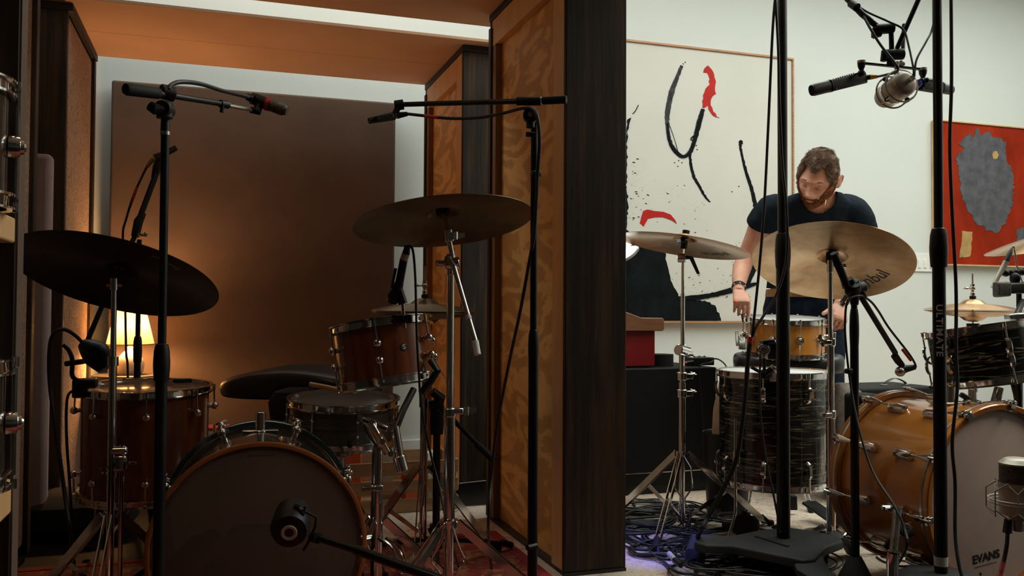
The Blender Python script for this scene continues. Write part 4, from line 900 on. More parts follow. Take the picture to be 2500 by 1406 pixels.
cable('microphone_cable', 'black cable hanging from the right overhead boom down its stand', [P(994, 278, 2.4), P(1040, 283, 2.36), P(1100, 289, 2.3), P(1170, 287, 2.22), P(1230, 276, 2.14), P(1278, 264, 2.07), P(1303, 268, 2.04), P(1314, 300, 2.03), P(1317, 350, 2.03), P(1313, 420, 2.04), P(1305, 560, 2.045), P(1292, 640, 2.1), P(1270, 760, 2.18), P(1240, 900, 2.3), P(1212, 1050, 2.4), P(1200, 1160, 2.42), P(1192, 1290, 2.4), PZ(1200, 1388, .024)], .0042, kk=6)
MB().cbox((0, 0, 0), (.022, .02, .014), Matrix.Translation(P(1308, 425, 2.06))).build('cable_tie', M['plastic'], t, bevel=.003)
# rear overhead boom behind the ride
q = P(336, 850, 3.5); x, y = q.x, q.y
t = micstand('black boom stand behind the ride cymbal in front of the table lamp', x, y, zf(885, x, y), zf(820, x, y), zf(585, x, y), .0095, .013, legs=(.3, 2.4, 4.5), low=.1, clr=.017, zfl=.009)
MB().tube([P(206, 850, 3.4), P(250, 745, 3.42), P(330, 575, 3.48)], .0095, 10).build('boom_arm', M['blackmetal'], t)
MB().tube([P(330, 578, 3.48), P(338, 540, 3.48), P(350, 520, 3.49)], [.016, .018, .012], 12).build('boom_clutch', M['plastic'], t)
MB().tube([P(336, 545, 3.48), P(383, 420, 3.52)], .0115, 12).build('outer_boom', M['blackmetal'], t)
m = MB(); m.tube([P(376, 436, 3.52), P(384, 408, 3.52), P(388, 392, 3.52)], [.012, .018, .015], 12); m.cyl(P(378, 388, 3.51), P(404, 380, 3.53), .02); m.build('boom_end', M['plastic'], t)
m = MB(); m.tube([P(338, 572, 3.46), P(358, 575, 3.46)], .006, 8); m.ball(P(356, 571, 3.46), .008, 8, 6); m.build('tension_knob', M['nickel'], t)
mm = thing('small_microphone', 'small grey microphone clipped at the top of the rear boom', 'microphone', P(420, 370, 3.55))
MB().bar(P(398, 378, 3.53), P(432, 360, 3.55), .03, .022).build('body', M['blackmetal'], mm, bevel=.006)
MB().tube([P(374, 388, 3.5), P(358, 408, 3.5)], [.009, .007], 10).build('connector', M['gold'], mm)
cable('microphone_cable', 'thin cable with red band hanging beside the rear boom', [P(358, 408, 3.5), P(345, 435, 3.49), P(325, 480, 3.48), P(308, 535, 3.47), P(300, 570, 3.46), P(303, 650, 3.46), P(306, 760, 3.45), P(308, 860, 3.45), P(312, 905, 3.45), P(314, 1100, 3.4), PZ(318, 1235, .016)], .0045)
MB().tube([P(335, 457, 3.482), P(316, 508, 3.478)], .0052, 8).build('cable_band', M['red'], mm, label='red cable band')
# black stand behind the crash stand
q = P(1066, 1100, 2.95); x, y = q.x, q.y
t = micstand('low black boom stand with angled arm between hi hat and plywood baffle', x, y, zf(1060, x, y), zf(985, x, y), zf(960, x, y), .009, .0125, low=.1, clr=.024)
m = MB(); m.cyl(P(1048, 990, 2.94), P(1082, 985, 2.94), .018); m.tube([P(1066, 1000, 2.94), P(1074, 970, 2.93), P(1055, 955, 2.92)], [.018, .02, .014], 12); m.build('tee_joint', M['plastic'], t)
MB().tube([P(1068, 985, 2.93), P(1190, 1110, 2.75)], .0085, 10).build('boom_arm', M['blackmetal'], t)
MB().tube([P(1165, 1085, 2.78), P(1205, 1122, 2.72)], .0115, 10).build('hand_grip', M['rubber'], t)
# ------------------------------------------------ lamp, crate, notebook
lx = P(318, 850, 4.25); x, y = lx.x, lx.y; tb = zf(914, x, y)
tbx = thing('side_table', 'small dark side table holding the lit lamp behind the floor tom', 'table', (x, y, .0))
MB().cyl((x, y, tb-.02), (x, y, tb), .17, n=40).build('tabletop', M['stain'], tbx, bevel=.003)
for k in range(3):
    a = .4+k*2.094; MB().tube([(x+.13*math.cos(a), y+.13*math.sin(a), tb-.02), (x+.16*math.cos(a), y+.16*math.sin(a), .0)], [.012, .009], 10).build('leg', M['stain'], tbx)
lp = thing('table_lamp', 'lit table lamp with pleated cream shade and white gourd base', 'lamp', (x, y, tb))
z0, z1 = zf(840, x, y), zf(757, x, y)
MB(Matrix.Translation((x, y, tb))).lathe([(.0001, 0), (.05, 0), (.06, .012), (.066, .04), (.06, .075), (.035, .105), (.018, .118), (.014, .135), (.0001, .135)], n=40).build('base', M['ceramic'], lp)
vs, fs = [], []; NP = 44
for h, (r, z) in enumerate(((.107, z0), (.068, z1))):
    for i in range(NP*2): rr_ = r*(1+(.02 if i % 2 else -.02)); a = PI*i/NP; vs.append((x+rr_*math.cos(a), y+rr_*math.sin(a), z))
for i in range(NP*2): j = (i+1) % (NP*2); fs.append((i, j, NP*2+j, NP*2+i))
s_ = MB(); s_.add(vs, fs); so = s_.build('shade', M['shade'], lp, sharp=10); so.modifiers.new('solid', 'SOLIDIFY').thickness = .0015
m = MB(); m.torus(Matrix.Translation((x, y, z0)), .107, .003, 48, 6); m.torus(Matrix.Translation((x, y, z1)), .068, .003, 40, 6); m.cyl((x, y, tb+.13), (x, y, z0+.03), .007); m.build('shade_frame', M['gold'], lp)
MB().ball((x, y, z0+.07), .024, 16, 12).build('bulb', M['bulb'], lp)
point('lamp_glow', (x, y, z1-.035), 18, (1, .53, .21), .03); point('lamp_bulb', (x, y, z0+.02), 17, (1, .52, .19), .03)
cb = P(950, 1230, 3.85); cx_, cy_ = cb.x, cb.y
zc1 = PY(950, 1122, cy_-.15).z
cr_ = thing('wooden_crate', 'slatted pine crate with orange packets on the rug behind the drums', 'crate', (cx_, cy_, .01))
w2, d2 = .27, .16
for k in range(3):
    h0 = .012+k*(zc1/3); h1 = h0+zc1/3-.022
    MB().box((cx_-w2, cy_-d2, h0), (cx_+w2, cy_-d2+.01, h1)).build('slat', M['crate'], cr_, bevel=.002)
    MB().box((cx_-w2, cy_+d2-.01, h0), (cx_+w2, cy_+d2, h1)).build('slat', M['crate'], cr_, bevel=.002)
    for s in (-1, 1): MB().box((cx_+s*w2-.005, cy_-d2+.012, h0), (cx_+s*w2+.005, cy_+d2-.012, h1)).build('slat', M['crate'], cr_, bevel=.002)
for sx in (-1, 1):
    for sy in (-1, 1): MB().box((cx_+sx*(w2-.018)-.012, cy_+sy*(d2-.024)-.012, .012), (cx_+sx*(w2-.018)+.012, cy_+sy*(d2-.024)+.012, zc1-.01)).build('corner_post', M['crate'], cr_)
MB().box((cx_-w2+.01, cy_-d2+.012, .012), (cx_+w2-.01, cy_+d2-.012, .02)).build('bottom_board', M['crate'], cr_)
for i, (dx, dy, h, mt, lb) in enumerate(((-.17, 0, .27, 'orange', 'orange packet standing in the crate near the bass drum'), (-.03, .02, .285, 'beigecloth', 'beige folder standing in the middle of the crate'), (.09, -.02, .2, 'orange', 'orange packet low in the crate behind the slats'), (.19, .04, .24, 'label', 'white packet in the crate at the baffle side'))):
    m = MB(); m.cbox((0, 0, 0), (.09, .03, h-.03), Matrix.Translation((cx_+dx, cy_+dy, .022+(h-.03)/2)) @ rotz(.3*i)); m.build('packet', M[mt], label=lb, cat='packet', bevel=.004)
q = P(525, 1040, 3.9); bk = thing('book_box', 'white box with red lid glimpsed between floor tom and bass drum', 'box', (q.x, q.y, .01))
m = MB(); m.box((q.x-.12, q.y-.06, .01), (q.x+.06, q.y+.06, q.z-.012)); m.build('body', M['label'], bk, bevel=.003)
m = MB(); m.box((q.x-.122, q.y-.062, q.z-.0115), (q.x+.062, q.y+.062, q.z)); m.build('lid', M['red'], bk, bevel=.002)
gb = MB(); q = PZ(190, 1290, .012)  # bag added to block lamp light and keep this floor dark
gb.loft([(V(q.x-.02, q.y+.02, .012), V(.2, 0, 0), V(0, .16, 0), 2.6), (V(q.x-.02, q.y+.02, .05), V(.24, 0, 0), V(0, .19, 0), 2.6), (V(q.x-.02, q.y+.02, .12), V(.22, 0, 0), V(0, .17, 0), 2.6), (V(q.x-.03, q.y+.02, .155), V(.12, 0, 0), V(0, .1, 0), 2.4)], 28)
gb.build('filler_bag', M['foam'], label='slumped dark filler bag added on the floor under the walnut floor tom', cat='bag')
gb = MB(); q = PZ(460, 1260, .012)  # more dark clutter added over the lamp-lit floor
gb.loft([(V(q.x, q.y+.1, .012), V(.16, 0, 0), V(0, .13, 0), 3), (V(q.x, q.y+.1, .08), V(.17, 0, 0), V(0, .14, 0), 3), (V(q.x, q.y+.1, .14), V(.15, 0, 0), V(0, .12, 0), 3)], 28)
gb.build('filler_case', M['foam'], label='flat dark filler case added between floor tom and bass drum', cat='case')
# clear plastic sheet leaning on the rear baffle
q0, q1 = P(1120, 1262, 3.55), P(1180, 1262, 3.55)
# shelf at the extreme left
sh = thing('shelf_rack', 'rough wooden shelf rack at the left edge of the frame', 'shelf', (-.95, 1.35, 0))
e1 = P(38, 562, 1.5); e2 = P(30, 1205, 1.5)
ang = 0
for (py0, py1, pxr) in ((532, 594, 38), (1166, 1250, 30)):
    a = P(pxr, py0, 1.5); b = P(pxr, py1, 1.5)
    m = MB(); m.box((a.x-.5, a.y-.26, b.z), (a.x, a.y, a.z)); m.build('board', M['pine'], sh, bevel=.004)
a = P(38, 562, 1.5)
yb_ = PX(58, 562, a.x+.002).y
m = MB(); m.box((a.x-.5, a.y+.001, 0), (a.x, yb_, 2.1)); m.build('upright_panel', M['stain'], sh, bevel=.002)
m = MB(); m.box((a.x+.0005, a.y+.004, .01), (a.x+.003, yb_-.003, 2.09)); m.build('side_facing', M['brownfab'], sh)
m = MB(); m.box((a.x-.52, a.y-.26, 0), (a.x-.5, a.y, 2.0)); m.build('side_panel', M['stain'], sh)
for (py, lab, ph_) in ((260, 'chrome rimmed small drum on the upper shelf at the left edge', .25), (925, 'chrome rimmed small drum on the lower shelf at the left edge', .3)):
    q = P(-132 if py < 500 else -120, py, 1.37); zz_ = P(38, 532 if py < 500 else 1166, 1.5).z
    tp = V(q.x, q.y, q.z+.02)
    drum('small_drum', lab, 'drum', V(q.x, q.y, zz_+.2), V(q.x, q.y, zz_+.012), .085 if py < 500 else .075, M['blackshell'], 'turret', 6, -.85 if py < 500 else -.85)
# ================================================================== right hand kit
ra = math.radians
# floor tom, black oyster
c = P(1887, 950, 3.4); zt, zb = zf(908, c.x, c.y), zf(1172, c.x, c.y)
fo = drum('floor_tom', 'black oyster floor tom with white striations standing on the cream rug', 'drum', V(c.x, c.y, zt), V(c.x, c.y, zb), .203, M['oyster'], 'bow', 8, ra(-115.6), xh=RT)
for i, a in enumerate((-142, -20, 95)):
    a = ra(a); Wf = WM[fo.name]; d = (Wf.to_3x3() @ V(math.cos(a), math.sin(a), 0)); p = V(c.x, c.y, 0)+d*.232
    mb = MB().tube([p+V(0, 0, zf(1010, c.x, c.y)), p+V(0, 0, .13), p+V(0, 0, .1)+d*.01, p+d*.05+V(0, 0, .022)], .0055, 10)
    lg = mb.build('leg', M['chrome'], fo); MB().ball(p+d*.05+V(0, 0, .024), .014, 12, 8).build('rubber_foot', M['rubber'], lg)
    mb = MB(); mb.cbox((0, 0, 0), (.034, .032, .06), Matrix.Translation(p-d*.014+V(0, 0, zf(1105, c.x, c.y))) @ Matrix(((d.x, -d.y, 0, 0), (d.y, d.x, 0, 0), (0, 0, 1, 0), (0, 0, 0, 1)))); mb.build('leg_bracket', M['chrome'], fo, bevel=.01, seg=3)
q = P(1990, 962, 3.2); m_ = frame(P(1991, 963, 3.19), -FW, RT)
lp = WM[fo.name].inverted() @ q; aa = math.atan2(lp.y, lp.x); fb = WM[fo.name] @ rotz(aa) @ frame((.204, 0, lp.z), (1, 0, 0), (0, 1, 0))
MB().prism([(-.011, -.018), (.011, -.018), (.006, .018), (-.006, .018)], fb, -.001, .0012).build('badge', M['oak'], fo, label='small tapered badge')
# honey maple snare
c = P(1916, 820, 4.05); zt, zb = zf(779, c.x, c.y), zf(863, c.x, c.y); tl = -V(FW.x, FW.y, 0).normalized()*.012
sn2 = drum('snare_drum', 'honey maple snare drum with white head resting on the black drum throne', 'drum', V(c.x, c.y, zt)+tl, V(c.x, c.y, zb), .176, M['maple'], 'turret', 10, ra(-124), xh=RT)
m = MB(); W_ = WM[sn2.name]; H2 = zt-zb
for a in (ra(-6), ra(174)):
    mm_ = rotz(a); k = MB(mm_); k.cbox((.197, 0, H2*.3), (.03, .05, .06)); k.cyl((.2, -.03, H2*.42), (.2, .03, H2*.42), .008); k.bar((.215, 0, H2*.2), (.22, 0, H2*.65), .014, .008, up=(0, 1, 0)); k.build('strainer', M['chrome'], sn2, local=True, bevel=.003)
v_ = MB(rotz(ra(-62))); v_.lathe([(.003, .003), (.0055, .003), (.0055, 0), (.003, 0)], frame((.176, 0, H2*.52), (1, 0, 0)), 16, close=True); v_.build('air_vent', M['chrome'], sn2, local=True)
dk = thing('drum_key', 'small steel drum key held at the near left rim of the honey snare', 'drum key', P(1814, 778, 3.97))
MB().tube([P(1811, 768, 3.97), P(1814, 786, 3.97)], .0045, 10).build('shaft', M['chrome'], dk); MB().bar(P(1804, 767, 3.97), P(1818, 767, 3.97), .008, .004).build('handle', M['chrome'], dk)
c = P(1924, 888, 4.05); th2 = throne('black vinyl drum throne under the honey maple snare', c, .5, .31, zb-.004-.012*0, .085, -YAW-.05, zfl=.01, shape=.35)
# bass drum, honey maple
cf = P(2430, 1200, 2.6); cf.z = .322; cr = P(2195, 1150, 2.95); cr.z = .328
k2, H2 = bigdrum('honey maple bass drum with frosted front head at the lower right', cf, cr, .26, M['maplekick'], (M['maplekick'], M['maplekick']), M['froshead'], M['batter'], 10, 0, 10)
for z, s in ((H2, 1), (0, -1)):
    MB().lathe([(.2795, z-s*.012), (.2806, z-s*.012), (.2806, z-s*.004), (.2795, z-s*.004)], n=80, close=True).build('hoop_inlay', M['nickel'], k2, local=True, label='pale inlay stripe round the hoop')
for i in range(10):
    a = ra(27-36+36*i); m = rotz(a)
    for z, s in ((H2, 1), (0, -1)):
        k = MB(m)
        vs = []; zc = z-s*.115
        k.loft([(V(.262, 0, zc-.034), V(.004, 0, 0), V(0, .006, 0), 2.2), (V(.264, 0, zc-.03), V(.013, 0, 0), V(0, .0145, 0), 2.6), (V(.265, 0, zc), V(.016, 0, 0), V(0, .016, 0), 2.8), (V(.264, 0, zc+.03), V(.013, 0, 0), V(0, .0145, 0), 2.6), (V(.262, 0, zc+.034), V(.004, 0, 0), V(0, .006, 0), 2.2)], 14)
        k.build('lug', M['chrome'], k2, local=True)
        k = MB(m); k.cyl((.272, 0, z-s*.085), (.279, 0, z-s*.05), .0038, n=8)
        k.loft([(V(.279, 0, z-s*.052), V(.004, 0, 0), V(0, .004, 0), 2), (V(.283, 0, z-s*.02), V(.004, 0, 0), V(0, .010, 0), 3), (V(.286, 0, z+s*.006), V(.005, 0, 0), V(0, .013, 0), 3)], 12)
        k.cbox((.283, 0, z+s*.017), (.012, .026, .01)); k.cbox((.276, 0, z+s*.022), (.018, .02, .006)); k.cyl((.286, 0, z-s*.004), (.286, 0, z+s*.03), .006, n=10)
        k.build('claw', M['chrome'], k2, local=True, bevel=.002)
W2 = WM[k2.name]
for s in (1,):
    a = ra(112); m = rotz(a); k = MB(m); k.loft([(V(.258, 0, H2-.15), V(.005, 0, 0), V(0, .012, 0), 2.4), (V(.262, 0, H2-.135), V(.012, 0, 0), V(0, .026, 0), 2.4), (V(.264, 0, H2-.11), V(.014, 0, 0), V(0, .03, 0), 2.4), (V(.262, 0, H2-.085), V(.012, 0, 0), V(0, .026, 0), 2.4), (V(.258, 0, H2-.07), V(.005, 0, 0), V(0, .012, 0), 2.4)], 18); 
    lb = k.build('spur_bracket', M['chrome'], k2, local=True)
    p0 = P(2190, 1245, 2.46); p1 = P(2187, 1290, 2.44); p2 = PZ(2181, 1372, .07)
    p2 = P(2181, 1350, 2.42); p3 = P(2179, 1374, 2.42)
    MB().tube([W2 @ (m @ V(.27, 0, H2-.11)), p0], .015, 12).build('spur_joint', M['chrome'], k2)
    sp_ = MB().tube([p0, p1, p2], [.0125, .0115, .0115], 16).build('spur', M['nickel'], k2); MB().tube([p2, p3, V(p3.x, p3.y, .012)], [.016, .0165, .012], 16).build('rubber_tip', M['chrome'], sp_)
    wing(MB(), P(2163, 1239, 2.44), RT, 1.3).build('wing_nut', M['chrome'], k2)
# mirrored spur on the far side, partly visible from other angles
a = ra(-112); p0 = W2 @ (rotz(a) @ V(.27, 0, H2-.11)); MB().tube([p0, p0+V(.1, -.05, 0)-V(0, 0, p0.z-.03)], .011, 12).build('spur', M['nickel'], k2)
k = MB(); k.cbox((.262, 0, .2), (.006, .1, .07)); k.build('mount_plate', M['nickel'], k2, local=True, bevel=.002)
fhd = frame(W2 @ V(0, 0, H2+.0185), (W2.to_3x3() @ V(0, 0, 1)), W2.to_3x3() @ V(0, -1, 0))
q = P(2408, 1360, 2.6); lq = W2.inverted() @ q
# logo on the head: find the plane point under the pixel
nrm = (W2.to_3x3() @ V(0, 0, 1)).normalized(); pl0 = W2 @ V(0, 0, H2+.0022)
def onhead(px, py):
    d = ray(px, py); return CAM + d*((pl0-CAM).dot(nrm)/d.dot(nrm))
o0 = onhead(2408, 1360); hx = (W2.to_3x3() @ V(0, -1, 0)).normalized(); hy = (W2.to_3x3() @ V(1, 0, 0)).normalized()
ax_ = (onhead(2430, 1354)-o0).normalized(); ay_ = nrm.cross(ax_)
text_mesh('lettering', 'EVANS', .034, M['ink'], lambda x, y: o0+ax_*x+ay_*y, k2, bold=.0012, xscale=1.05)
MB(Matrix(((ax_.x, ay_.x, nrm.x, o0.x), (ax_.y, ay_.y, nrm.y, o0.y), (ax_.z, ay_.z, nrm.z, o0.z), (0, 0, 0, 1)))).box((-.05, -.0225, -.0002), (.04, -.0212, .0003)).build('underline', M['ink'], k2)
# rack tom, black oyster
tp = P(2390, 800, 2.95); bt = P(2415, 930, 2.93)
ax = (tp-bt)
rt2 = drum('rack_tom', 'black oyster rack tom above the honey bass drum at the right edge', 'drum', tp, bt, .163, M['oyster'], 'bow', 6, ra(-154), xh=RT)
mb = MB(); mb.tube([P(2478, 925, 2.9), P(2484, 960, 2.9), P(2488, 1000, 2.95)], [.018, .014, .011], 12); mb.build('mount_bracket', M['blackmetal'], rt2)
fbm = WM[rt2.name] @ rotz(ra(-52)) @ frame((.164, 0, .12), (1, 0, 0), (0, 1, 0))
MB().prism([(-.012, -.018), (.012, -.018), (.009, .018), (-.009, .018)], fbm, -.001, .0012).build('badge', M['label'], rt2)
hm = thing('tom_holder', 'chrome tom holder on top of the honey maple bass drum', 'holder', P(2320, 1000, 2.75))
MB().tube([P(2320, 990, 2.75), P(2320, 945, 2.76)], .016, 16).build('post', M['nickel'], hm)
m = MB(); m.bar(P(2310, 993, 2.75), P(2355, 997, 2.75), .045, .012); m.build('plate', M['chrome'], hm, bevel=.003)
m = MB(); m.bar(P(2345, 962, 2.76), P(2398, 995, 2.76), .018, .016); m.build('arm', M['blackmetal'], hm, bevel=.004)
MB().bar(P(2440, 945, 2.78), P(2425, 1000, 2.78), .03, .022).build('arm', M['chrome'], hm, bevel=.005)
MB().tube([P(2372, 950, 2.8), P(2372, 1000, 2.8)], .01, 10).build('arm', M['nickel'], hm)
wing(MB(), P(2280, 946, 2.72), RT, 1.3).build('wing_nut', M['blackmetal'], hm)
# hi-hat
c = P(2375, 742, 3.5)
hihat('', c, .18, 'bronze', 'chrome hi hat stand behind the black oyster rack tom', ('upper bronze hi hat cymbal under the red painting', 'lower bronze hi hat cymbal under the red painting'), gap=.012, zfl=.01, rodtop=zf(668, c.x, c.y))
# crash right
c = P(1672, 584, 3.5); n = cymN(c, .165, ra(9)); R = .262
cr2 = cymbal('bronze crash cymbal in front of the big abstract painting', c, n, R, 'bronze', xh=RT)
on_cymbal(cr2, M['ink'], 'istanbul', .056, R*.76, .66, R=R, xscale=.85)
q = P(1667, 700, 3.5); x, y = q.x, q.y
t = cym_stand('cymbal_stand', 'chrome double braced stand under the crash by the abstract painting', c, n, x, y, None, .008, .012, zbase=.01)
m = MB(); m.cyl(c-n*.005, c-n*.04, .014); m.bar(P(1662, 580, 3.42), P(1664, 592, 3.42), .05, .02); m.build('quick_release', M['plastic'], t, bevel=.003)
MB().tube([c-n*.03, P(1668, 620, 3.5)], .0048, 10).build('tilter_rod', M['chrome'], t)
m = MB(); m.cyl(P(1655, 630, 3.5), P(1675, 630, 3.49), .018, n=20); m.build('tilter', M['chrome'], t, bevel=.003)
m = MB(); m.tube([P(1675, 628, 3.48), P(1688, 630, 3.47), P(1705, 668, 3.46)], [.0085, .0085, .006], 10); m.build('ratchet_lever', M['plastic'], t)
zj = zf(856, x, y)
tube_stack(t, x, y, [(zf(718, x, y), zf(636, x, y), .0065), (zj, zf(716, x, y), .0085)])
q2 = P(1663, 1000, 3.5); x2, y2 = x-.004, y
m = MB(); m.cyl(P(1655, 853, 3.46), P(1680, 860, 3.5), .022, n=20); m.cyl(P(1668, 868, 3.5), P(1668, 840, 3.5), .014); m.build('boom_joint', M['chrome'], t, bevel=.004)
wing(MB(), P(1686, 868, 3.47), RT, 1.2).build('wing_nut', M['chrome'], t)
tube_stack(t, x2, y2, [(zf(940, x2, y2), zj-.015, .0115), (zf(1105, x2, y2), zf(935, x2, y2), .0145), (.03, zf(1100, x2, y2), .012)])
for py in (918, 960):
    zz = zf(py, x2, y2); m = MB(); m.cyl((x2, y2, zz-.016), (x2, y2, zz+.016), .021); m.cbox((x2+.025, y2-.01, zz), (.035, .02, .022)); m.build('height_clamp', M['chrome'], t, bevel=.004)
    wing(MB(), V(x2+.045, y2-.012, zz+.01), (1, .3, .1), .8).build('wing_nut', M['chrome'], t)
hz = zf(1106, x2, y2); MB().cyl((x2, y2, hz-.012), (x2, y2, hz+.01), .028).build('leg_collar', M['chrome'], t)
tripod(t, x2, y2, hz, .05, .35, (1.9, -.19, -2.35), zf=.009, w=.024)
for k_ in (-1, 1):
    s = RT*k_; o = V(x2, y2, 0)-V(FW.x, FW.y, 0)*.035
    pts = [o+V(0, 0, hz), o+V(0, 0, hz-.05)+s*.03, o+V(0, 0, hz-.13)+s*.035, o+V(0, 0, hz-.17)+s*.006, o+V(0, 0, hz-.19)+s*.006, o+V(0, 0, hz-.22)+s*.03, o+V(0, 0, .04)+s*.022]
    MB().tube(pts, .0032, 8).build('leg_wire', M['chrome'], t)
# ride right
c = P(2032, 625, 3.15); n = cymN(c, .505, ra(3)); R = .277
rd = cymbal('large bronze ride cymbal tilted in front of the man', c, n, R, 'bronze', xh=RT)
on_cymbal(rd, M['ink'], 'istanbul', .074, R*.70, .60, R=R, xscale=.86, bold=.0006)
on_cymbal(rd, M['ink'], 'agop', .026, R*.80, .80, R=R, spacing=1.8, bold=.0006)
q = P(2027, 700, 3.12); x, y = q.x, q.y
t = cym_stand('cymbal_stand', 'straight chrome stand carrying the large ride in front of the man', c, n, x, y, None, .008, .012, zbase=.01)
MB(frame(c, n)).lathe([(.004, -.028), (.021, -.028), (.022, .01), (.004, .01)], n=20, close=True).build('felt', M['felt'], t)
zt = zf(645, x, y)
MB().tube([c-n*.01, c-n*.045, V(x, y, zt)], .005, 10).build('tilter_rod', M['chrome'], t)
m = MB(); m.cyl((x, y, zt-.03), (x, y, zt+.015), .011); m.cyl((x, y, zt-.005), (x+.045, y-.01, zt-.008), .006); m.cyl((x+.04, y-.01, zt-.008), (x+.055, y-.012, zt-.008), .0105); m.build('tilter', M['chrome'], t, bevel=.002)
tube_stack(t, x, y, [(zf(840, x, y), zt-.02, .0085), (zf(1010, x, y), zf(835, x, y), .0125), (.04, zf(1008, x, y), .0155)])
for py in (835, 1012):
    zz = zf(py, x, y); m = MB(); m.cyl((x, y, zz-.014), (x, y, zz+.016), .018); m.cbox((x-.024, y-.01, zz), (.035, .02, .018)); m.build('height_clamp', M['chrome'], t, bevel=.004); wing(MB(), V(x-.05, y-.012, zz+.005), (1, 0, .3), 1.1).build('wing_nut', M['chrome'], t)
tripod(t, x, y, .11, .04, .17, (-.2, 1.75, 3.9), zf=.009, w=.016)
# cymbal at the right edge
c = P(2590, 566, 3.1); n = -cymN(c, .11, ra(-12)); n = (V(0, 0, 1)-RT*.22-FW*.05).normalized()
cymbal('bronze cymbal cropped by the right edge before the red painting', c, n, .25, 'bronze', xh=RT, drop=.035)
t = thing('cymbal_stand', 'chrome stand of the cropped cymbal beyond the right edge', 'stand', (c.x, c.y, .01))
tube_stack(t, c.x, c.y, [(.5, c.z-.01, .008), (.1, .52, .0125)]); tripod(t, c.x, c.y, .3, .1, .28, (.3, 2.4, 4.5), zf=.009)
# ------------------------------------------------ stands and microphones at right
# stand A: studio boom stand with cast base
q = P(1912, 1000, 2.98); x, y = q.x, q.y
t = micstand('tall heavy black studio stand in front of the man with wedge shaped cast base', x, y, zf(655, x, y), zf(568, x, y), 2.3, .0165, .0225, base=None, low=.105, clr=.0265)
zt_ = .105
pts = [PZ(*p, zt_) for p in ((1694, 1322), (1712, 1310), (1790, 1306), (1860, 1292), (1925, 1286), (1992, 1296), (2052, 1308), (2058, 1320), (2020, 1334), (1990, 1364), (1960, 1367), (1850, 1345), (1790, 1332), (1720, 1330))]
m = MB(); k = len(pts); m.add(pts+[p-V(0, 0, .03) for p in pts], [tuple(range(k)), tuple(reversed(range(k, 2*k)))]+[(i, (i+1) % k, (i+1) % k+k, i+k) for i in range(k)])
m.build('cast_base', M['ibeam'], t, bevel=.008, seg=3)
def legloft(pts, ws, hs): 
    r = []
    for i, p in enumerate(pts):
        d = (pts[min(i+1, len(pts)-1)]-pts[max(i-1, 0)]); d.z = 0; s = V(-d.y, d.x, 0).normalized(); r.append((p, s*ws[i], V(0, 0, hs[i]), 3.5))
    return MB().loft(r, 16)
A = PZ(1760, 1322, .085); B = PZ(1705, 1322, .085); legloft([A, B, V(B.x-.03, B.y-.03, .05), V(B.x-.04, B.y-.045, .011)], [.05, .045, .035, .03], [.016, .02, .02, .002]).build('foot', M['ibeam'], t)
A = PZ(1960, 1345, .085); B = PZ(1985, 1400, .075); legloft([A, B, V(B.x+.01, B.y-.1, .055), V(B.x+.012, B.y-.14, .012)], [.055, .05, .042, .035], [.016, .018, .02, .002]).build('foot', M['ibeam'], t)
A = PZ(2020, 1312, .085); B = PZ(2055, 1312, .08); legloft([A, B, V(B.x+.03, B.y, .05), V(B.x+.045, B.y, .012)], [.05, .045, .035, .03], [.016, .018, .02, .002]).build('foot', M['ibeam'], t)
a_, b_ = PZ(1845, 1309, zt_+.001), PZ(1925, 1334, zt_+.001); MB().bar(a_, b_, .012, .004).build('slot', M['ink'], t)
# boom of stand A, out of the frame at the top and coming back down to the stereo bar
DM = 2.65
ta = V(x, y, 2.28)
m = MB(); m.cyl((x, y, 2.26), (x, y, 2.34), .03); m.build('boom_joint', M['plastic'], t)
MB().tube([V(x-.2, y+.1, 2.5), V(x, y, 2.33), P(2062, -10, 2.7), P(2105, 35, DM), P(2158, 78, DM)], [.011, .011, .0095, .0095, .009], 12).build('boom_arm', M['blackmetal'], t)
MB().tube([P(2078, 8, 2.67), P(2092, 18, DM)], .013, 12).build('boom_clutch', M['plastic'], t)
m = MB(); m.cyl(P(2135, 72, DM), P(2182, 68, DM), .016, n=16); m.cyl(P(2137, 68, DM), P(2136, 92, DM), .011); m.cyl(P(2150, 80, DM), P(2130, 86, DM), .012); m.build('tilt_joint', M['plastic'], t, bevel=.003)
MB().tube([P(2175, 56, DM), P(2177, 128, DM)], .0075, 12).build('drop_rod', M['blackmetal'], t)
# stand B
q = P(2294, 900, 2.43); x, y = q.x, q.y
t = micstand('tall black stand with white lettering in front of the honey bass drum', x, y, zf(652, x, y), zf(556, x, y), 2.2, .0125, .0175, base=None, low=zf(1395, x, y), clr=.0245, zfl=0)
sB = t
def onpole(xx, yy, px0, py0, r):
    # letters run down the pole: x -> down, y -> across (to the right in view)
    z0 = zf(py0, xx, yy); vdir = V(CAM.x-xx, CAM.y-yy, 0).normalized(); side = V(-vdir.y, vdir.x, 0)
    def fn(u, v):
        a = (v)/r; d = vdir*math.cos(a)+side*math.sin(a); return V(xx, yy, z0-u)+d*(r+.0006)
    return fn
text_mesh('lettering', 'ULTIMATE', .0235, M['white'], onpole(x, y, 0, 806, .0175), t, spacing=1.12, xscale=1.22, bold=.0005)
MB().cyl((x, y, zf(1380, x, y)), (x, y, zf(1358, x, y)), .0183, n=20).build('pole_label', M['label'], t, label='white paper label')
zb_ = zf(1397, x, y)
MB(Matrix.Translation((x, y, 0))).lathe([(.0001, .06), (.22, .03), (.235, .03), (.24, .045), (.2, .085), (.1, zb_-.008), (.03, zb_), (.0001, zb_)], n=48).build('base', M['ibeam'], t)
for k_ in range(3):
    a = .5+k_*2.094; MB().tube([(x+.18*math.cos(a), y+.18*math.sin(a), .035), (x+.18*math.cos(a), y+.18*math.sin(a), .004)], .02, 12).build('rubber_foot', M['rubber'], t)
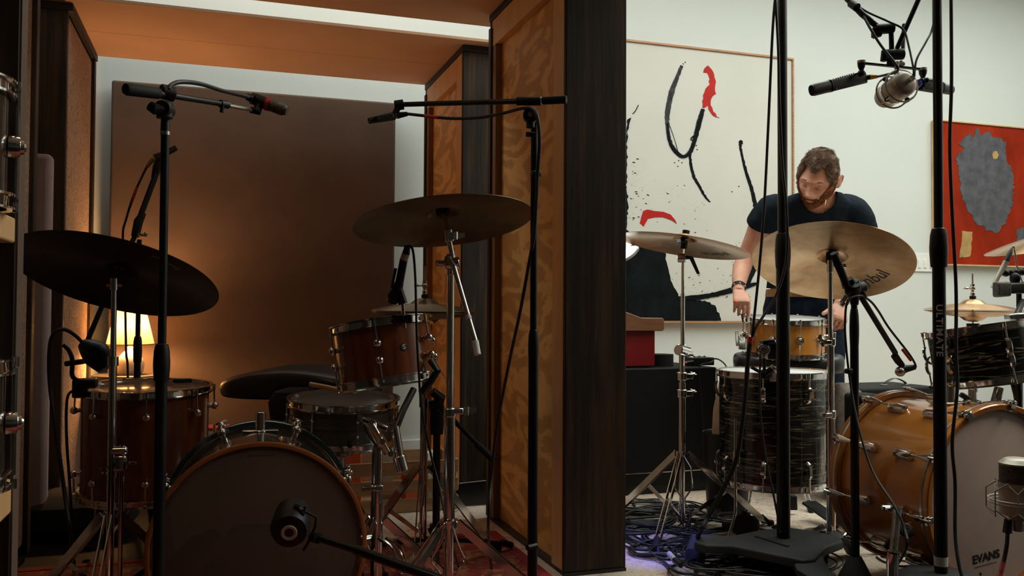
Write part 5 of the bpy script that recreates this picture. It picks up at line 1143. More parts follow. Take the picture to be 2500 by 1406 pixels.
m = MB(); m.cyl((x, y, 2.18), (x, y, 2.27), .026); m.build('boom_joint', M['plastic'], t)
MB().tube([V(x+.25, y-.1, 2.4), V(x, y, 2.24), P(2248, -14, 2.6), P(2190, 118, DM), P(2183, 124, DM)], [.0085, .0085, .0075, .007, .007], 12).build('boom_arm', M['blackmetal'], t)
m = MB(); m.cyl(P(2158, 134, DM), P(2206, 132, DM), .017, n=18); m.cyl(P(2160, 122, DM), P(2157, 150, DM), .010); m.tube([P(2207, 58, DM+.02), P(2204, 128, DM)], .006, 10); m.build('tilt_joint', M['plastic'], t, bevel=.003)
m = MB(); m.cyl(P(2175, 145, DM), P(2173, 160, DM), .011); m.build('swivel', M['plastic'], t)
# stereo bar with three microphones
sb = thing('stereo_bar', 'black stereo bar with two ball joints hung under the booms', 'bar', P(2180, 160, DM))
MB().bar(P(2104, 154, DM), P(2256, 170, DM), .012, .005).build('bar', M['blackmetal'], sb)
for (px, py) in ((2103, 152), (2253, 170)):
    MB().tube([P(px, py-4, DM), P(px, py+2, DM)], .0122, 16).build('cap', M['silver'], sb); m = MB(); m.tube([P(px, py+2, DM), P(px, py+10, DM), P(px, py+22, DM)], [.012, .011, .005], 14); m.ball(P(px, py+27, DM), .0115, 14, 10); m.build('ball_joint', M['plastic'], sb)
def boxmic(label, a, b, w, h, mat, shock=True):
    t = thing('condenser_microphone', label, 'microphone', (a+b)/2)
    d = (b-a).normalized(); mid = a.lerp(b, .36)
    up_ = UP-d*UP.dot(d); up_.normalize(); s = d.cross(up_)
    m = MB(); m.loft([(b, s*w/2, up_*h/2, 7), (mid, s*w/2, up_*h/2, 7)], 24); m.build('body', mat, t, sharp=25, bevel=.002)
    m = MB(); m.loft([(mid, s*w*.52, up_*h*.52, 4), (mid-d*.006, s*w*.52, up_*h*.52, 4)], 24); m.build('collar', M['plastic'], t)
    m = MB(); m.loft([(mid, s*w*.46, up_*h*.5, 2.4), (a+d*.01, s*w*.46, up_*h*.5, 2.4), (a, s*w*.4, up_*h*.44, 2.2)], 24); m.build('grille', M['plastic'], t)
    for k in (-1, 1):
        for f in (.42, .95): MB().ball(a.lerp(b, f)+up_*h*.4*k-FW*w*.5, .002, 8, 6).build('screw', M['chrome'], t)
    return t, d, up_
a, b = P(1981, 221, 2.6), P(2108, 190, 2.7)
t, d, u = boxmic('black boxy microphone pointing left under the stereo bar', a, b, .028, .036, M['blackmetal'])
m = MB(); 
a2, b2 = P(2036, 196, 2.63), P(2085, 182, 2.67)
pts = [a2.lerp(b2, i/60)+u*.0035*math.cos(i*.95)+FW*.0035*math.sin(i*.95) for i in range(61)]; m.tube(pts, .0028, 6); m.tube([b2, P(2098, 178, 2.66)], .003, 8); m.build('shock_coil', M['plastic'], t)
MB().tube([b, P(2126, 188, 2.69)], .0082, 14).build('connector', M['plastic'], t)
MB().tube([P(2126, 188, 2.69), P(2142, 187, 2.68)], [.0085, .0055], 12).build('connector_boot', M['yellow'], t, label='yellow cable boot')
a, b = P(2322, 219, 2.72), P(2245, 206, 2.62)
t, d, u = boxmic('dark grey boxy microphone pointing right behind the lettered pole', a, b, .03, .032, M['case'])
MB().tube([b, P(2240, 203, 2.6)], .0105, 14).build('connector', M['blue'], t)
m = MB(); m.tube([P(2262, 196, 2.6), P(2290, 197, 2.62)], .0065, 8); m.ball(P(2262, 196, 2.6), .009, 12, 8); m.build('shock_coil', M['plastic'], t)
lm = thing('large_microphone', 'champagne large microphone in ring shock mount seen from below between the booms', 'microphone', P(2190, 210, DM))
q0, q1 = P(2214, 200, 2.56), P(2163, 236, 2.68)
f_ = frame(q0, q0-q1, RT); L = (q0-q1).length
MB().lathe([(.0001, 0), (.022, 0), (.031, -.004), (.0365, -.012), (.0375, -.02), (.0375, -L*.62)], f_, 36).build('body', M['silver'], lm)
MB().lathe([(.0378, -L*.6), (.0385, -L*.64), (.0385, -L*.7), (.0365, -L*.75)], f_, 36).build('band', M['chrome'], lm)
MB().lathe([(.0365, -L*.74), (.036, -L*.98), (.03, -L*1.12), (.014, -L*1.2), (.0001, -L*1.22)], f_, 36).build('grille', M['silver'], lm)
MB().lathe([(.0001, .002), (.008, .002), (.0085, .03), (.0001, .03)], f_, 16).build('connector', M['chrome'], lm)
for dz, rr_ in ((-.03, .049), (-.085, .049)):
    fr_ = frame(f_ @ V(0, 0, dz), (q0-q1).normalized(), RT); MB().torus(fr_, rr_, .0026, 40, 8).build('shock_ring', M['silver'], lm)
for k_ in range(4):
    a = .8+k_*PI/2; MB().tube([f_ @ V(.049*math.cos(a), .049*math.sin(a), -.03), f_ @ V(.049*math.cos(a), .049*math.sin(a), -.085)], .003, 8).build('shock_strut', M['silver'], lm)
    m = MB(); m.ball(f_ @ V(.045*math.cos(a), .045*math.sin(a), -.06), .008, 12, 8); m.build('elastic_hook', M['plastic'], lm)
m = MB(); m.bar(P(2190, 152, DM), P(2188, 185, DM), .03, .012); m.cyl(P(2184, 158, DM), P(2208, 155, DM), .007); m.cyl(P(2200, 148, DM), P(2200, 166, DM), .005); m.build('mount_bracket', M['silver'], lm, bevel=.002)
cable('microphone_cable', 'black cable from the left boom down to the champagne microphone', [P(2075, -10, 2.72), P(2100, 25, 2.66), P(2125, 70, 2.62), P(2150, 110, 2.6), P(2178, 145, 2.58), P(2192, 165, 2.57), P(2188, 176, 2.6), P(2165, 182, 2.64), P(2142, 187, 2.68)], .0038)
cable('microphone_cable', 'black cable sagging along the upper boom to the champagne microphone', [P(2070, -8, 2.7), P(2110, 25, 2.66), P(2170, 53, 2.62), P(2205, 72, 2.6), P(2218, 110, 2.58), P(2230, 168, 2.55), P(2229, 184, 2.55), P(2222, 194, 2.55)], .0032)
cable('microphone_cable', 'black cable curving beside the lettered pole to the champagne microphone', [P(2290, 5, 2.6), P(2276, 70, 2.6), P(2262, 100, 2.58), P(2240, 140, 2.56), P(2234, 165, 2.55), P(2232, 188, 2.55)], .0032)
# stand C: short boom in front of the ride
q = P(2086, 900, 2.72); x, y = q.x, q.y
t = micstand('short black boom stand beside the honey bass drum with conical base', x, y, zf(845, x, y), zf(752, x, y), zf(720, x, y), .0095, .0128, base=None, low=.1, clr=.0145, zfl=0)
MB(Matrix.Translation((x, y, .004))).lathe([(.0001, 0), (.11, 0), (.112, .008), (.06, .02), (.05, .05), (.035, .08), (.018, .112), (.0001, .112)], n=36).build('base', M['ibeam'], t)
m = MB(); m.cyl(P(2086, 745, 2.71), P(2086, 700, 2.71), .012, .019); m.cyl(P(2070, 712, 2.7), P(2110, 700, 2.72), .017); m.cyl(P(2086, 692, 2.69), P(2086, 725, 2.73), .02); m.build('tee_joint', M['plastic'], t, bevel=.003)
m = MB(); m.bar(P(2054, 740, 2.69), P(2066, 722, 2.69), .008, .012); m.cyl(P(2052, 746, 2.69), P(2060, 738, 2.69), .008); m.build('tension_lever', M['nickel'], t)
MB().tube([P(2072, 708, 2.7), P(2044, 640, 2.66), P(2035, 618, 2.65)], [.0105, .0125, .0105], 14).build('hand_grip', M['rubber'], t)
MB().tube([P(2075, 680, 2.69), P(2186, 862, 2.85)], .0088, 14).build('boom_arm', M['blackmetal'], t)
MB().tube([P(2088, 685, 2.7), P(2108, 724, 2.72)], .0125, 12).build('boom_clutch', M['plastic'], t)
sm = thing('dynamic_microphone', 'ball headed microphone at the lower end of the short boom', 'microphone', P(2205, 905, 2.86))
m = MB(); m.tube([P(2184, 868, 2.85), P(2192, 880, 2.86), P(2203, 893, 2.86)], [.012, .012, .010], 12); m.build('clip', M['plastic'], sm)
MB().tube([P(2200, 904, 2.86), P(2212, 900, 2.86), P(2234, 896, 2.86)], [.014, .0125, .0085], 16).build('body', M['plastic'], sm)
MB().ball(P(2198, 907, 2.86), .0165, 20, 14, sc=(1.05, 1, 1)).build('grille', M['nickel'], sm)
cable('microphone_cable', 'black cable with red band along the short boom', [P(2236, 896, 2.86), P(2232, 884, 2.85), P(2215, 858, 2.84), P(2170, 800, 2.8), P(2145, 760, 2.76), P(2125, 735, 2.73), P(2100, 722, 2.7), P(2070, 735, 2.68), P(2063, 790, 2.68), P(2066, 850, 2.69), P(2072, 905, 2.7), P(2080, 960, 2.68), P(2098, 1050, 2.62), P(2130, 1150, 2.55), P(2180, 1230, 2.45), P(2208, 1290, 2.4), P(2212, 1340, 2.38), PZ(2170, 1410, .02)], .0036)
MB().tube([P(2203, 853, 2.835), P(2224, 880, 2.846)], .0046, 8).build('cable_band', M['red'], sm, label='red cable band')
MB().cbox((0, 0, 0), (.02, .02, .016), Matrix.Translation(P(2072, 906, 2.7))).build('cable_tie', M['plastic'], t, bevel=.004)
# front large microphone at bottom right
fl = thing('large_microphone', 'grey studio microphone in wire cage mount before the frosted bass drum head', 'microphone', P(2482, 1250, 1.9))
ctr = P(2484, 1200, 1.9); x, y = ctr.x, ctr.y; rM = .0365
zt1, zg, zl, zb1 = zf(1118, x, y), zf(1132, x, y), zf(1180, x, y), zf(1256, x, y)
T0 = Matrix.Translation((x, y, 0))
MB(T0).lathe([(.0001, zt1), (.022, zt1), (.028, zt1-.003), (.034, zt1-.009), (rM, zg+.002), (rM, zg-.002)], n=36).build('cap', M['silver'], fl)
MB(T0).lathe([(rM-.001, zg-.002), (rM-.001, zl)], n=36).build('grille', M['mesh'], fl)
MB(T0).lathe([(rM+.0015, zl+.003), (rM+.002, zl-.008), (rM, zl-.01), (rM, zb1+.002), (rM-.01, zb1-.002), (.0001, zb1-.002)], n=36).build('body', M['silver'], fl)
MB(T0).lathe([(.017, zb1), (.017, zb1-.01), (.0115, zb1-.014), (.011, zb1-.035)], n=20).build('mount_neck', M['silver'], fl)
z_1, z_2, z_3 = zf(1175, x, y), zf(1222, x, y), zf(1262, x, y)
m = MB(); NW = 4
m.torus(Matrix.Translation((x, y, z_2+.003)), .057, .0016, 40, 6); m.torus(Matrix.Translation((x, y, z_2-.004)), .057, .0016, 40, 6)
m.build('cage_ring', M['silver'], fl)
for k_ in range(8):
    a0 = .35+k_*PI/4; a1 = a0+PI/8; a2 = a0+PI/4
    for zz in (z_1, z_3):
        MB().tube([(x+.045*math.cos(a0), y+.045*math.sin(a0), z_1+(-.004 if zz == z_1 else 0)-(z_1-zz)), (x+.06*math.cos(a1), y+.06*math.sin(a1), zz+(-.018 if zz == z_1 else .018)), (x+.045*math.cos(a2), y+.045*math.sin(a2), zz)], .0015, 6).build('cage_wire', M['silver'], fl)
for k_ in range(8):
    a1 = .35+k_*PI/4+PI/8; MB().tube([(x+.06*math.cos(a1), y+.06*math.sin(a1), z_1-.018), (x+.06*math.cos(a1), y+.06*math.sin(a1), z_3+.018)], .0015, 6).build('cage_strut', M['silver'], fl)
MB().tube([P(2461, 1268, 1.9), P(2459, 1300, 1.89)], [.0075, .0095], 14).build('connector', M['plastic'], fl)
cable('microphone_cable', 'cable with red end dropping from the grey studio microphone', [P(2460, 1298, 1.89), P(2458, 1330, 1.88), P(2450, 1372, 1.87), P(2438, 1415, 1.85)], .0042)
MB().tube([P(2449, 1374, 1.87), P(2443, 1398, 1.86), P(2438, 1412, 1.852)], .0054, 8).build('cable_band', M['red'], fl, label='red cable band')
st_ = thing('microphone_stand', 'short stand under the grey studio microphone at the right edge', 'stand', (x+.06, y, 0))
m = MB(); m.tube([V(x+.012, y, zb1-.025), V(x+.05, y-.01, zb1-.04), V(x+.09, y, zb1-.06)], [.009, .014, .012], 12); m.build('swivel', M['nickel'], st_)
MB().cyl((x+.09, y, .02), (x+.09, y, zb1-.05), .011).build('post', M['blackmetal'], st_)
MB(Matrix.Translation((x+.09, y, .0))).lathe([(.0001, 0), (.1, 0), (.1, .012), (.02, .03), (.0001, .03)], n=32).build('base', M['ibeam'], st_)
# overhead pair at right edge
x, y = P(2489, 850, 3.12).x, P(2489, 850, 3.12).y
t = micstand('thin black stand behind the black oyster rack tom at the right edge', x, y, .45, .53, zf(690, x, y), .009, .0125, low=.12, zfl=.009)
m = MB(); m.tube([P(2446, 668, 2.95), P(2470, 664, 2.95), P(2500, 660, 3.0)], .007, 8)
for i in range(4): m.ball(P(2456+13*i, 667-i, 2.95), .012, 10, 8)
m.build('ball_chain_arm', M['plastic'], t)
pm_ = thing('pencil_microphone', 'silver pencil microphone tilted above the hi hat', 'microphone', P(2450, 650, 2.95))
MB().tube([P(2424, 702, 2.93), P(2436, 676, 2.94), P(2450, 652, 2.95), P(2457, 638, 2.95)], [.0078, .0078, .0095, .0095], 14).build('body', M['silver'], pm_)
MB().tube([P(2457, 638, 2.95), P(2466, 618, 2.955), P(2470, 607, 2.96)], [.009, .008, .0035], 12).build('connector', M['plastic'], pm_)
cable('microphone_cable', 'grey cable from the silver pencil microphone', [P(2470, 606, 2.96), P(2475, 602, 2.96), P(2479, 625, 2.97), P(2484, 655, 2.98), P(2500, 700, 3.0)], .0026, mat='silver')
bm_ = thing('drum_microphone', 'black rectangular microphone over the black oyster rack tom', 'microphone', P(2448, 705, 2.9))
MB().loft([(P(2430, 707, 2.9), V(0, 0, .026), FW*.02, 5), (P(2462, 705, 2.9), V(0, 0, .025), FW*.02, 5)], 20).build('grille', M['mesh'], bm_, bevel=.004)
MB().loft([(P(2460, 704, 2.9), V(0, 0, .018), FW*.016, 4), (P(2505, 702, 2.92), V(0, 0, .02), FW*.018, 4)], 20).build('body', M['plastic'], bm_)
MB().ball(P(2478, 680, 2.92), .02, 14, 10, sc=(.6, 1, 1)).build('swivel', M['plastic'], bm_)
MB().tube([P(2498, 735, 2.9), P(2482, 768, 2.83)], .009, 10).build('stem', M['plastic'], bm_)
m = MB(); m.bar(P(2458, 775, 2.8), P(2495, 770, 2.8), .04, .02); m.build('rim_clip', M['nickel'], bm_, bevel=.005)
# floor tom microphone seen from behind
dm = thing('tom_microphone', 'round backed grey and black microphone clamped on the black oyster floor tom', 'microphone', P(1872, 860, 3.2))
f_ = frame(P(1864, 854, 3.15), -FW+RT*-.25, RT)
MB().lathe([(.0001, .003), (.008, .002), (.009, .004), (.011, .004), (.012, .001), (.0195, -.001), (.021, -.006)], f_, 28).build('end_cap', M['nickel'], dm)
MB().lathe([(.0205, -.005), (.0245, -.012), (.0255, -.03), (.024, -.05), (.0001, -.05)], f_, 28).build('body', M['plastic'], dm)
m = MB(); m.bar(P(1858, 835, 3.18), P(1888, 833, 3.18), .05, .012); m.bar(P(1889, 836, 3.2), P(1890, 878, 3.2), .05, .012); m.build('windscreen', M['plastic'], dm, bevel=.004)
m = MB(); m.tube([P(1866, 874, 3.17), P(1866, 905, 3.17), P(1868, 915, 3.17)], .006, 8); m.tube([P(1834, 896, 3.17), P(1850, 905, 3.17), P(1864, 912, 3.17)], .006, 8); m.ball(P(1864, 913, 3.17), .017, 14, 10); m.tube([P(1866, 914, 3.16), P(1884, 902, 3.16)], .012, 10); m.build('claw_clamp', M['plastic'], dm)
m = MB(); m.cbox((0, 0, 0), (.018, .014, .038), Matrix.Translation(P(1887, 918, 3.165))); m.cyl(P(1884, 902, 3.16), P(1892, 896, 3.16), .013); m.build('rim_clip', M['nickel'], dm, bevel=.002)
cable('microphone_cable', 'thin black cable from the floor tom microphone down to the rug', [P(1857, 858, 3.13), P(1856, 880, 3.12), P(1855, 930, 3.12), P(1856, 1000, 3.1), P(1862, 1060, 3.08), P(1874, 1140, 3.04), P(1889, 1210, 3.0), P(1903, 1285, 2.96), P(1906, 1300, 2.95)], .0038)
# cables along pole A
cable('microphone_cable', 'black cable falling from above to the red marked plug by the honey snare', [P(1893, -10, 2.9), P(1886, 80, 2.9), P(1876, 300, 2.9), P(1866, 500, 2.9), P(1855, 640, 2.9), P(1845, 740, 2.9), P(1836, 822, 2.9)], .0046)
cable('microphone_cable', 'black cable swinging from the tall heavy pole to the red marked plug', [P(1893, -10, 2.9), P(1900, 120, 2.9), P(1903, 250, 2.9), P(1910, 400, 2.92), P(1920, 500, 2.92), P(1922, 600, 2.92), P(1915, 660, 2.92), P(1895, 720, 2.92), P(1868, 765, 2.91), P(1845, 800, 2.9), P(1837, 824, 2.9)], .0046)
cb = thing('multicore_cable', 'thick braided cable with red marked top hanging to the rug', 'cable', P(1830, 840, 2.9))
MB().tube([P(1833, 822, 2.9), P(1831, 838, 2.9)], .0085, 12).build('marker', M['red'], cb, label='red marker band')
MB().tube(smooth([P(1831, 838, 2.9), P(1826, 880, 2.9), P(1820, 960, 2.9), P(1810, 1050, 2.9), P(1795, 1130, 2.9), P(1762, 1200, 2.92), P(1730, 1260, 2.94), P(1708, 1300, 2.93), PZ(1695, 1335, .02), PZ(1700, 1395, .02)], 7), .0078, 10).build('sheath', M['cable'], cb)
cable('microphone_cable', 'black cable running down beside the lettered pole to its base', [P(2322, -10, 2.4), P(2323, 200, 2.4), P(2319, 350, 2.4), P(2324, 500, 2.4), P(2334, 700, 2.4), P(2334, 850, 2.38), P(2337, 950, 2.36), P(2325, 1080, 2.34), P(2332, 1180, 2.33), P(2332, 1300, 2.3), P(2340, 1370, 2.27), P(2350, 1412, 2.25)], .0046)
cable('microphone_cable', 'black cable coiled over the base of the lettered pole', [PZ(2220, 1405, .12), PZ(2250, 1390, .125), PZ(2290, 1384, .13), PZ(2330, 1380, .13), PZ(2365, 1385, .12), PZ(2395, 1402, .1)], .0046)
# ------------------------------------------------ case, amp, boxes, lamp behind
yc = 3.70
cx1 = PY(1749, 1000, yc).x; zc = PY(1700, 897, yc).z
cs = thing('equipment_case', 'large black cabinet against which the crash cymbal stand leans in view', 'cabinet', (1.8, yc+.3, .01))
MB().box((1.36, yc, .05), (cx1, yc+.6, zc)).build('body', M['case'], cs, bevel=.006)
MB().box((1.38, yc+.02, .0095), (cx1-.02, yc+.58, .0498)).build('plinth', M['plastic'], cs)
MB().box((1.37, yc-.004, .11), (cx1-.01, yc+.001, .114)).build('trim_line', M['nickel'], cs)
a, b = PY(1599, 808, yc+.06), PY(1599, 893, yc+.06)
rb = thing('red_cabinet', 'red box with an oiled wood lid standing on the black cabinet', 'box', (1.7, yc+.2, zc))
MB().box((1.5, yc+.06, zc+.006), (a.x, yc+.42, a.z)).build('body', M['redbox'], rb, bevel=.003)
a2, b2 = PY(1622, 776, yc+.04), PY(1622, 808, yc+.04)
pl = [PY(px, py, yc+.03) for px, py in ((1450, 745), (1520, 758), (1568, 776), (1618, 776), (1622, 780), (1622, 804), (1618, 808), (1450, 808))]
m = MB(); k = len(pl); bk = [V(p.x, yc+.44, p.z) for p in pl]; m.add(pl+bk, [tuple(range(k)), tuple(reversed(range(k, 2*k)))]+[(i, (i+1) % k, (i+1) % k+k, i+k) for i in range(k)]); m.build('wooden_lid', pm('oiled_brown_wood', (.2, .085, .035), .45, 0, .2, 8, stretch=(1, 5, 5)), rb, bevel=.003)
for sx in (1.54, a.x-.03): MB().cyl((sx, yc+.1, zc), (sx, yc+.1, zc+.0065), .012).build('foot', M['rubber'], rb)
tpc = PY(1626, 893, yc+.1); rt_ = PY(1655, 893, yc+.1).x-tpc.x; th_ = PY(1626, 866, yc+.1).z-zc
tp_ = thing('tape_roll', 'thick roll of black tape lying on the black cabinet', 'tape roll', (tpc.x, yc+.16, zc))
MB(Matrix.Translation((tpc.x, yc+.16, zc+.0005))).lathe([(.03, 0), (rt_, 0), (rt_, th_), (.03, th_)], n=40, close=True).build('tape', M['rubber'], tp_, sharp=50)
MB(Matrix.Translation((tpc.x, yc+.16, zc+.0005))).lathe([(.027, 0), (.0299, 0), (.0299, th_-.002), (.027, th_-.002)], n=32, close=True).build('core', M['crate'], tp_)
q = PY(1716, 892, yc+.1); z2 = PY(1716, 873, yc+.1).z
ib = thing('junction_box', 'small black interface box with plugs on the corner of the black cabinet', 'electronics', (q.x, yc+.16, zc))
MB().box((q.x-.06, yc+.1, zc+.002), (q.x+.065, yc+.22, z2)).build('body', M['plastic'], ib, bevel=.003)
for i in range(4): MB().cyl((q.x-.045+.03*i, yc+.16, z2), (q.x-.045+.03*i, yc+.16, z2+.006), .006).build('knob', M['nickel'], ib)
MB().tube([P(1675, 886, 4.3), P(1693, 883, 4.3)], .009, 10).build('plug', M['plastic'], ib); MB().tube([P(1672, 887, 4.3), P(1677, 886, 4.3)], .0095, 10).build('plug_boot', M['red'], ib)
cable('patch_cable', 'thin black cable curling off the interface box', [PY(1735, 877, yc+.1), PY(1750, 876, yc+.07), PY(1762, 882, yc+.05), PY(1772, 893, yc+.03), PY(1775, 910, yc+.02), PY(1776, 1000, yc+.02)], .0035)
cable('patch_cable', 'thin black cable hanging over the cabinet front edge', [PY(1740, 880, yc+.08), PY(1733, 885, yc+.0), PY(1712, 890, yc-.02), PY(1708, 905, yc-.02), PY(1714, 1000, yc-.02), PY(1720, 1150, yc-.02)], .0025)
# desk lamp
hc = P(1513, 610, 3.75); dn = (RT*.35-UP*.8-FW*.35).normalized()
dl = thing('desk_lamp', 'silver desk lamp with conical shade glowing beside the baffle', 'lamp', (1.75, yc+.45, zc))
f_ = frame(hc, dn, RT)
MB().lathe([(.012, -.09), (.03, -.085), (.04, -.06), (.078, .03), (.0765, .03), (.038, -.058), (.012, -.08)], f_, 36, close=True).build('shade', M['nickel'], dl)
MB().ball(f_ @ V(0, 0, -.002), .03, 18, 12).build('bulb', M['led'], dl)
MB().disc(f_, .072, 32, h=.02).build('diffuser', M['led'], dl)
MB().tube([f_ @ V(0, 0, -.085), V(1.62, yc+.35, 1.25), V(1.75, yc+.45, .95), V(1.75, yc+.45, zc+.02)], .006, 10).build('arm', M['nickel'], dl)
MB().cyl((1.75, yc+.45, zc+.0005), (1.75, yc+.45, zc+.02), .07, n=30).build('base', M['nickel'], dl)
# amp with handle behind the bass drum
ya = PY(2190, 940, 3.62).y; p0 = PY(2098, 945, 3.62); p1 = PY(2290, 945, 3.62); za = PY(2200, 946, 3.62).z
am = thing('amplifier', 'black amplifier with strap handle on top behind the honey bass drum', 'amplifier', ((p0.x+p1.x)/2, 3.75, .01))
MB().box((p0.x, 3.62, .03), (p1.x, 3.95, za)).build('cabinet', M['case'], am, bevel=.012, seg=3)
MB().box((p0.x+.03, 3.612, .06), (p1.x-.03, 3.622, za-.05)).build('grille', M['foam'], am)
for sx in (p0.x+.05, p1.x-.05):
    MB().cyl((sx, 3.7, .0095), (sx, 3.7, .03), .018).build('foot', M['rubber'], am); MB().cyl((sx, 3.88, .0095), (sx, 3.88, .03), .018).build('foot', M['rubber'], am)
h0, h1 = PY(2158, 940, 3.75), PY(2212, 940, 3.75); hx_ = (h0.x+h1.x)/2
m = MB(); vs = []
pts = [V(h0.x, 3.75, za), V(h0.x+.015, 3.75, za+.018), V(hx_, 3.75, za+.036), V(h1.x-.015, 3.75, za+.018), V(h1.x, 3.75, za)]
sp_ = smooth(pts, 5); r_ = [(p, V(0, .012, 0), V(0, 0, .002), 4) for p in sp_]; m.loft(r_, 8); m.build('handle', M['vinyl'], am)
for p in (h0, h1): m = MB(); m.cbox((p.x, 3.75, za+.003), (.03, .03, .005)); m.build('handle_end', M['nickel'], am, bevel=.001)
sl_ = thing('slant_case', 'black wedge of a case in front of the amplifier by the bass drum', 'case', P(2110, 960, 3.5))
q = P(2108, 960, 3.5); m = MB(); m.prism([(-.05, 0), (.05, 0), (.05, q.z-.03), (-.01, q.z+.0), (-.05, q.z)], frame((q.x, q.y, .01), (FW.x, FW.y, 0), RT) @ Matrix.Rotation(0, 4, 'X'), -.05, .05) if False else m.box((q.x-.06, q.y-.05, .01), (q.x+.05, q.y+.05, q.z)); m.build('body', M['case'], sl_, bevel=.015, seg=3)
# cushions behind the floor tom
q = P(2072, 1070, 4.05); cu = MB()
for (dz, r, e) in (): pass
cu.loft([(V(q.x, q.y, .012), V(.1, 0, 0), V(0, .1, 0), 2.2), (V(q.x, q.y, .06), V(.15, 0, 0), V(0, .14, 0), 2.2), (V(q.x, q.y, .25), V(.165, 0, 0), V(0, .15, 0), 2.2), (V(q.x-.01, q.y, .42), V(.13, 0, 0), V(0, .12, 0), 2.2), (V(q.x-.03, q.y, .52), V(.07, 0, 0), V(0, .07, 0), 2.2), (V(q.x-.04, q.y, .545), V(.03, 0, 0), V(0, .03, 0), 2.2)], 32)
o = cu.build('pouf', M['pouf'], label='grey brown snakeskin patterned pouf behind the honey bass drum', cat='pouf')
o.modifiers.new('sub', 'SUBSURF').render_levels = 2
q = P(1775, 1000, 3.75); cu = MB()
cu.loft([(V(q.x, q.y, .018), V(.06, 0, 0), V(0, .06, 0), 2.2), (V(q.x, q.y, .2), V(.07, 0, 0), V(0, .07, 0), 2.2), (V(q.x, q.y, .45), V(.055, 0, 0), V(0, .06, 0), 2.2), (V(q.x, q.y, .58), V(.03, 0, 0), V(0, .03, 0), 2.2)], 24)
cu.build('bolster', pm('tan_bolster', (.36, .22, .13), .85, 0, .2, 12, bmp=.2), label='upright tan bolster standing in the black bin beside the floor tom', cat='cushion')
bn = thing('waste_bin', 'dark round bin between the black cabinet and the black oyster floor tom', 'bin', (q.x, q.y, .01))
MB(Matrix.Translation((q.x, q.y, .01))).lathe([(.0001, 0), (.085, 0), (.1, .34), (.104, .345), (.104, .335), (.097, .335), (.082, .004), (.0001, .004)], n=36).build('body', M['plastic'], bn)
# small things on the rug
q = PZ(1822, 1305, .02); w = thing('foam_windscreen', 'black foam ball windscreen on the rug by the cast base', 'windscreen', (q.x, q.y, .01))
f_ = frame(V(q.x, q.y, .052), RT*.9-FW*.4, (0, 0, 1))
MB().lathe([(.0001, -.05), (.028, -.046), (.041, -.028), (.044, 0), (.04, .03), (.025, .046), (.0001, .05)], f_, 28).build('foam', M['foam'], w)
MB().tube([f_ @ V(0, 0, -.045), f_ @ V(0, 0, -.09)], [.02, .014], 12).build('handle', M['plastic'], w)
q = PZ(1997, 1302, .012); MB().ball(V(q.x-.01, q.y-.0, .0), .06, 24, 12, sc=(1, 1, .55)).build('felt_ball', M['stone'], label='tan felt dome on the rug behind the cast base', cat='ball')
q = PZ(1945, 1302, .012); MB().ball(V(q.x, q.y+.1, .0), .04, 20, 12, sc=(1, 1, .6)).build('rubber_puck', M['rubber'], label='black rubber puck on the rug beside the tall pole', cat='puck')
# pedal beater hanging block under the floor tom
q = P(1937, 1218, 3.72); bt = thing('pedal_beater', 'black beater block with twin chrome pins seen under the floor tom', 'beater', PZ(1937, 1248, .012))
m = MB(); m.loft([(P(1936, 1244, 3.72), RT*.017, FW*.012, 6), (P(1937, 1209, 3.72), RT*.013, FW*.011, 6)], 20); m.build('block', M['plastic'], bt, bevel=.003)
for dx in (-5, 5): MB().cyl(P(1937+dx*.7, 1209, 3.72), P(1937+dx*.7, 1185, 3.72), .003).build('pin', M['chrome'], bt)
MB().cyl(P(1932, 1197, 3.72), P(1942, 1197, 3.72), .003).build('cross_pin', M['chrome'], bt)
# bass drum pedal
q = cr; pd = thing('bass_pedal', 'black bass drum pedal with red clamp behind the honey bass drum', 'pedal', PZ(2085, 1310, .012))
a = PZ(2075, 1295, .02); m = MB(); dd = (cr-cf).normalized(); dd.z = 0
m.bar(a, a+dd*.24+V(0, 0, .06), .07, .012); m.build('footboard', M['blackmetal'], pd, bevel=.003)
m = MB(); m.cbox((0, 0, 0), (.1, .08, .05), Matrix.Translation(a+V(0, 0, .035))); m.build('frame', M['blackmetal'], pd, bevel=.006); MB().cbox((0, 0, 0), (.09, .07, .012), Matrix.Translation(a+V(.01, -.01, .004))).build('base_plate', M['red'], pd)
# cable pile
rnd = random.Random(11); pile = MB()
def loopy(cx, cy, rx, ry, z0, turns, seed, r=.004):
    R_ = random.Random(seed); pts = []; ph = R_.uniform(0, 6.28); n = int(turns*10)
    for i in range(n):
        a = ph+i*2*PI/10; k = 1+.35*noise.noise(Vector((i*.21, seed, 0))); l = .35*noise.noise(Vector((i*.13, seed, 5)))
        pts.append(V(cx+rx*k*math.cos(a)+l*rx, cy+ry*k*math.sin(a)+l*ry, z0+.004+.02*abs(noise.noise(Vector((i*.5, seed, 3))))))
    return smooth(pts, 4)
cen = [PZ(px, py, .01) for px, py in ((1560, 1270), (1600, 1260), (1640, 1275), (1690, 1260), (1580, 1300), (1640, 1320), (1700, 1350), (1760, 1370), (1820, 1385), (1880, 1380), (1620, 1350), (1740, 1290), (1580, 1250), (1660, 1300), (1850, 1395), (1780, 1400))]
for i, c_ in enumerate(cen*2):
    pile.tube(loopy(c_.x+rnd.gauss(0, .04), c_.y+rnd.gauss(0, .04), rnd.uniform(.09, .2), rnd.uniform(.07, .17), .010+.006*(i % 5), rnd.uniform(1.4, 3), i, .004), rnd.choice((.0034, .0042, .0048)), 6)
po = pile.build('cable_pile', M['cable'], label='tangled heap of black cables on the rug round the cymbal stand', cat='cables', kind='stuff', fix=False)
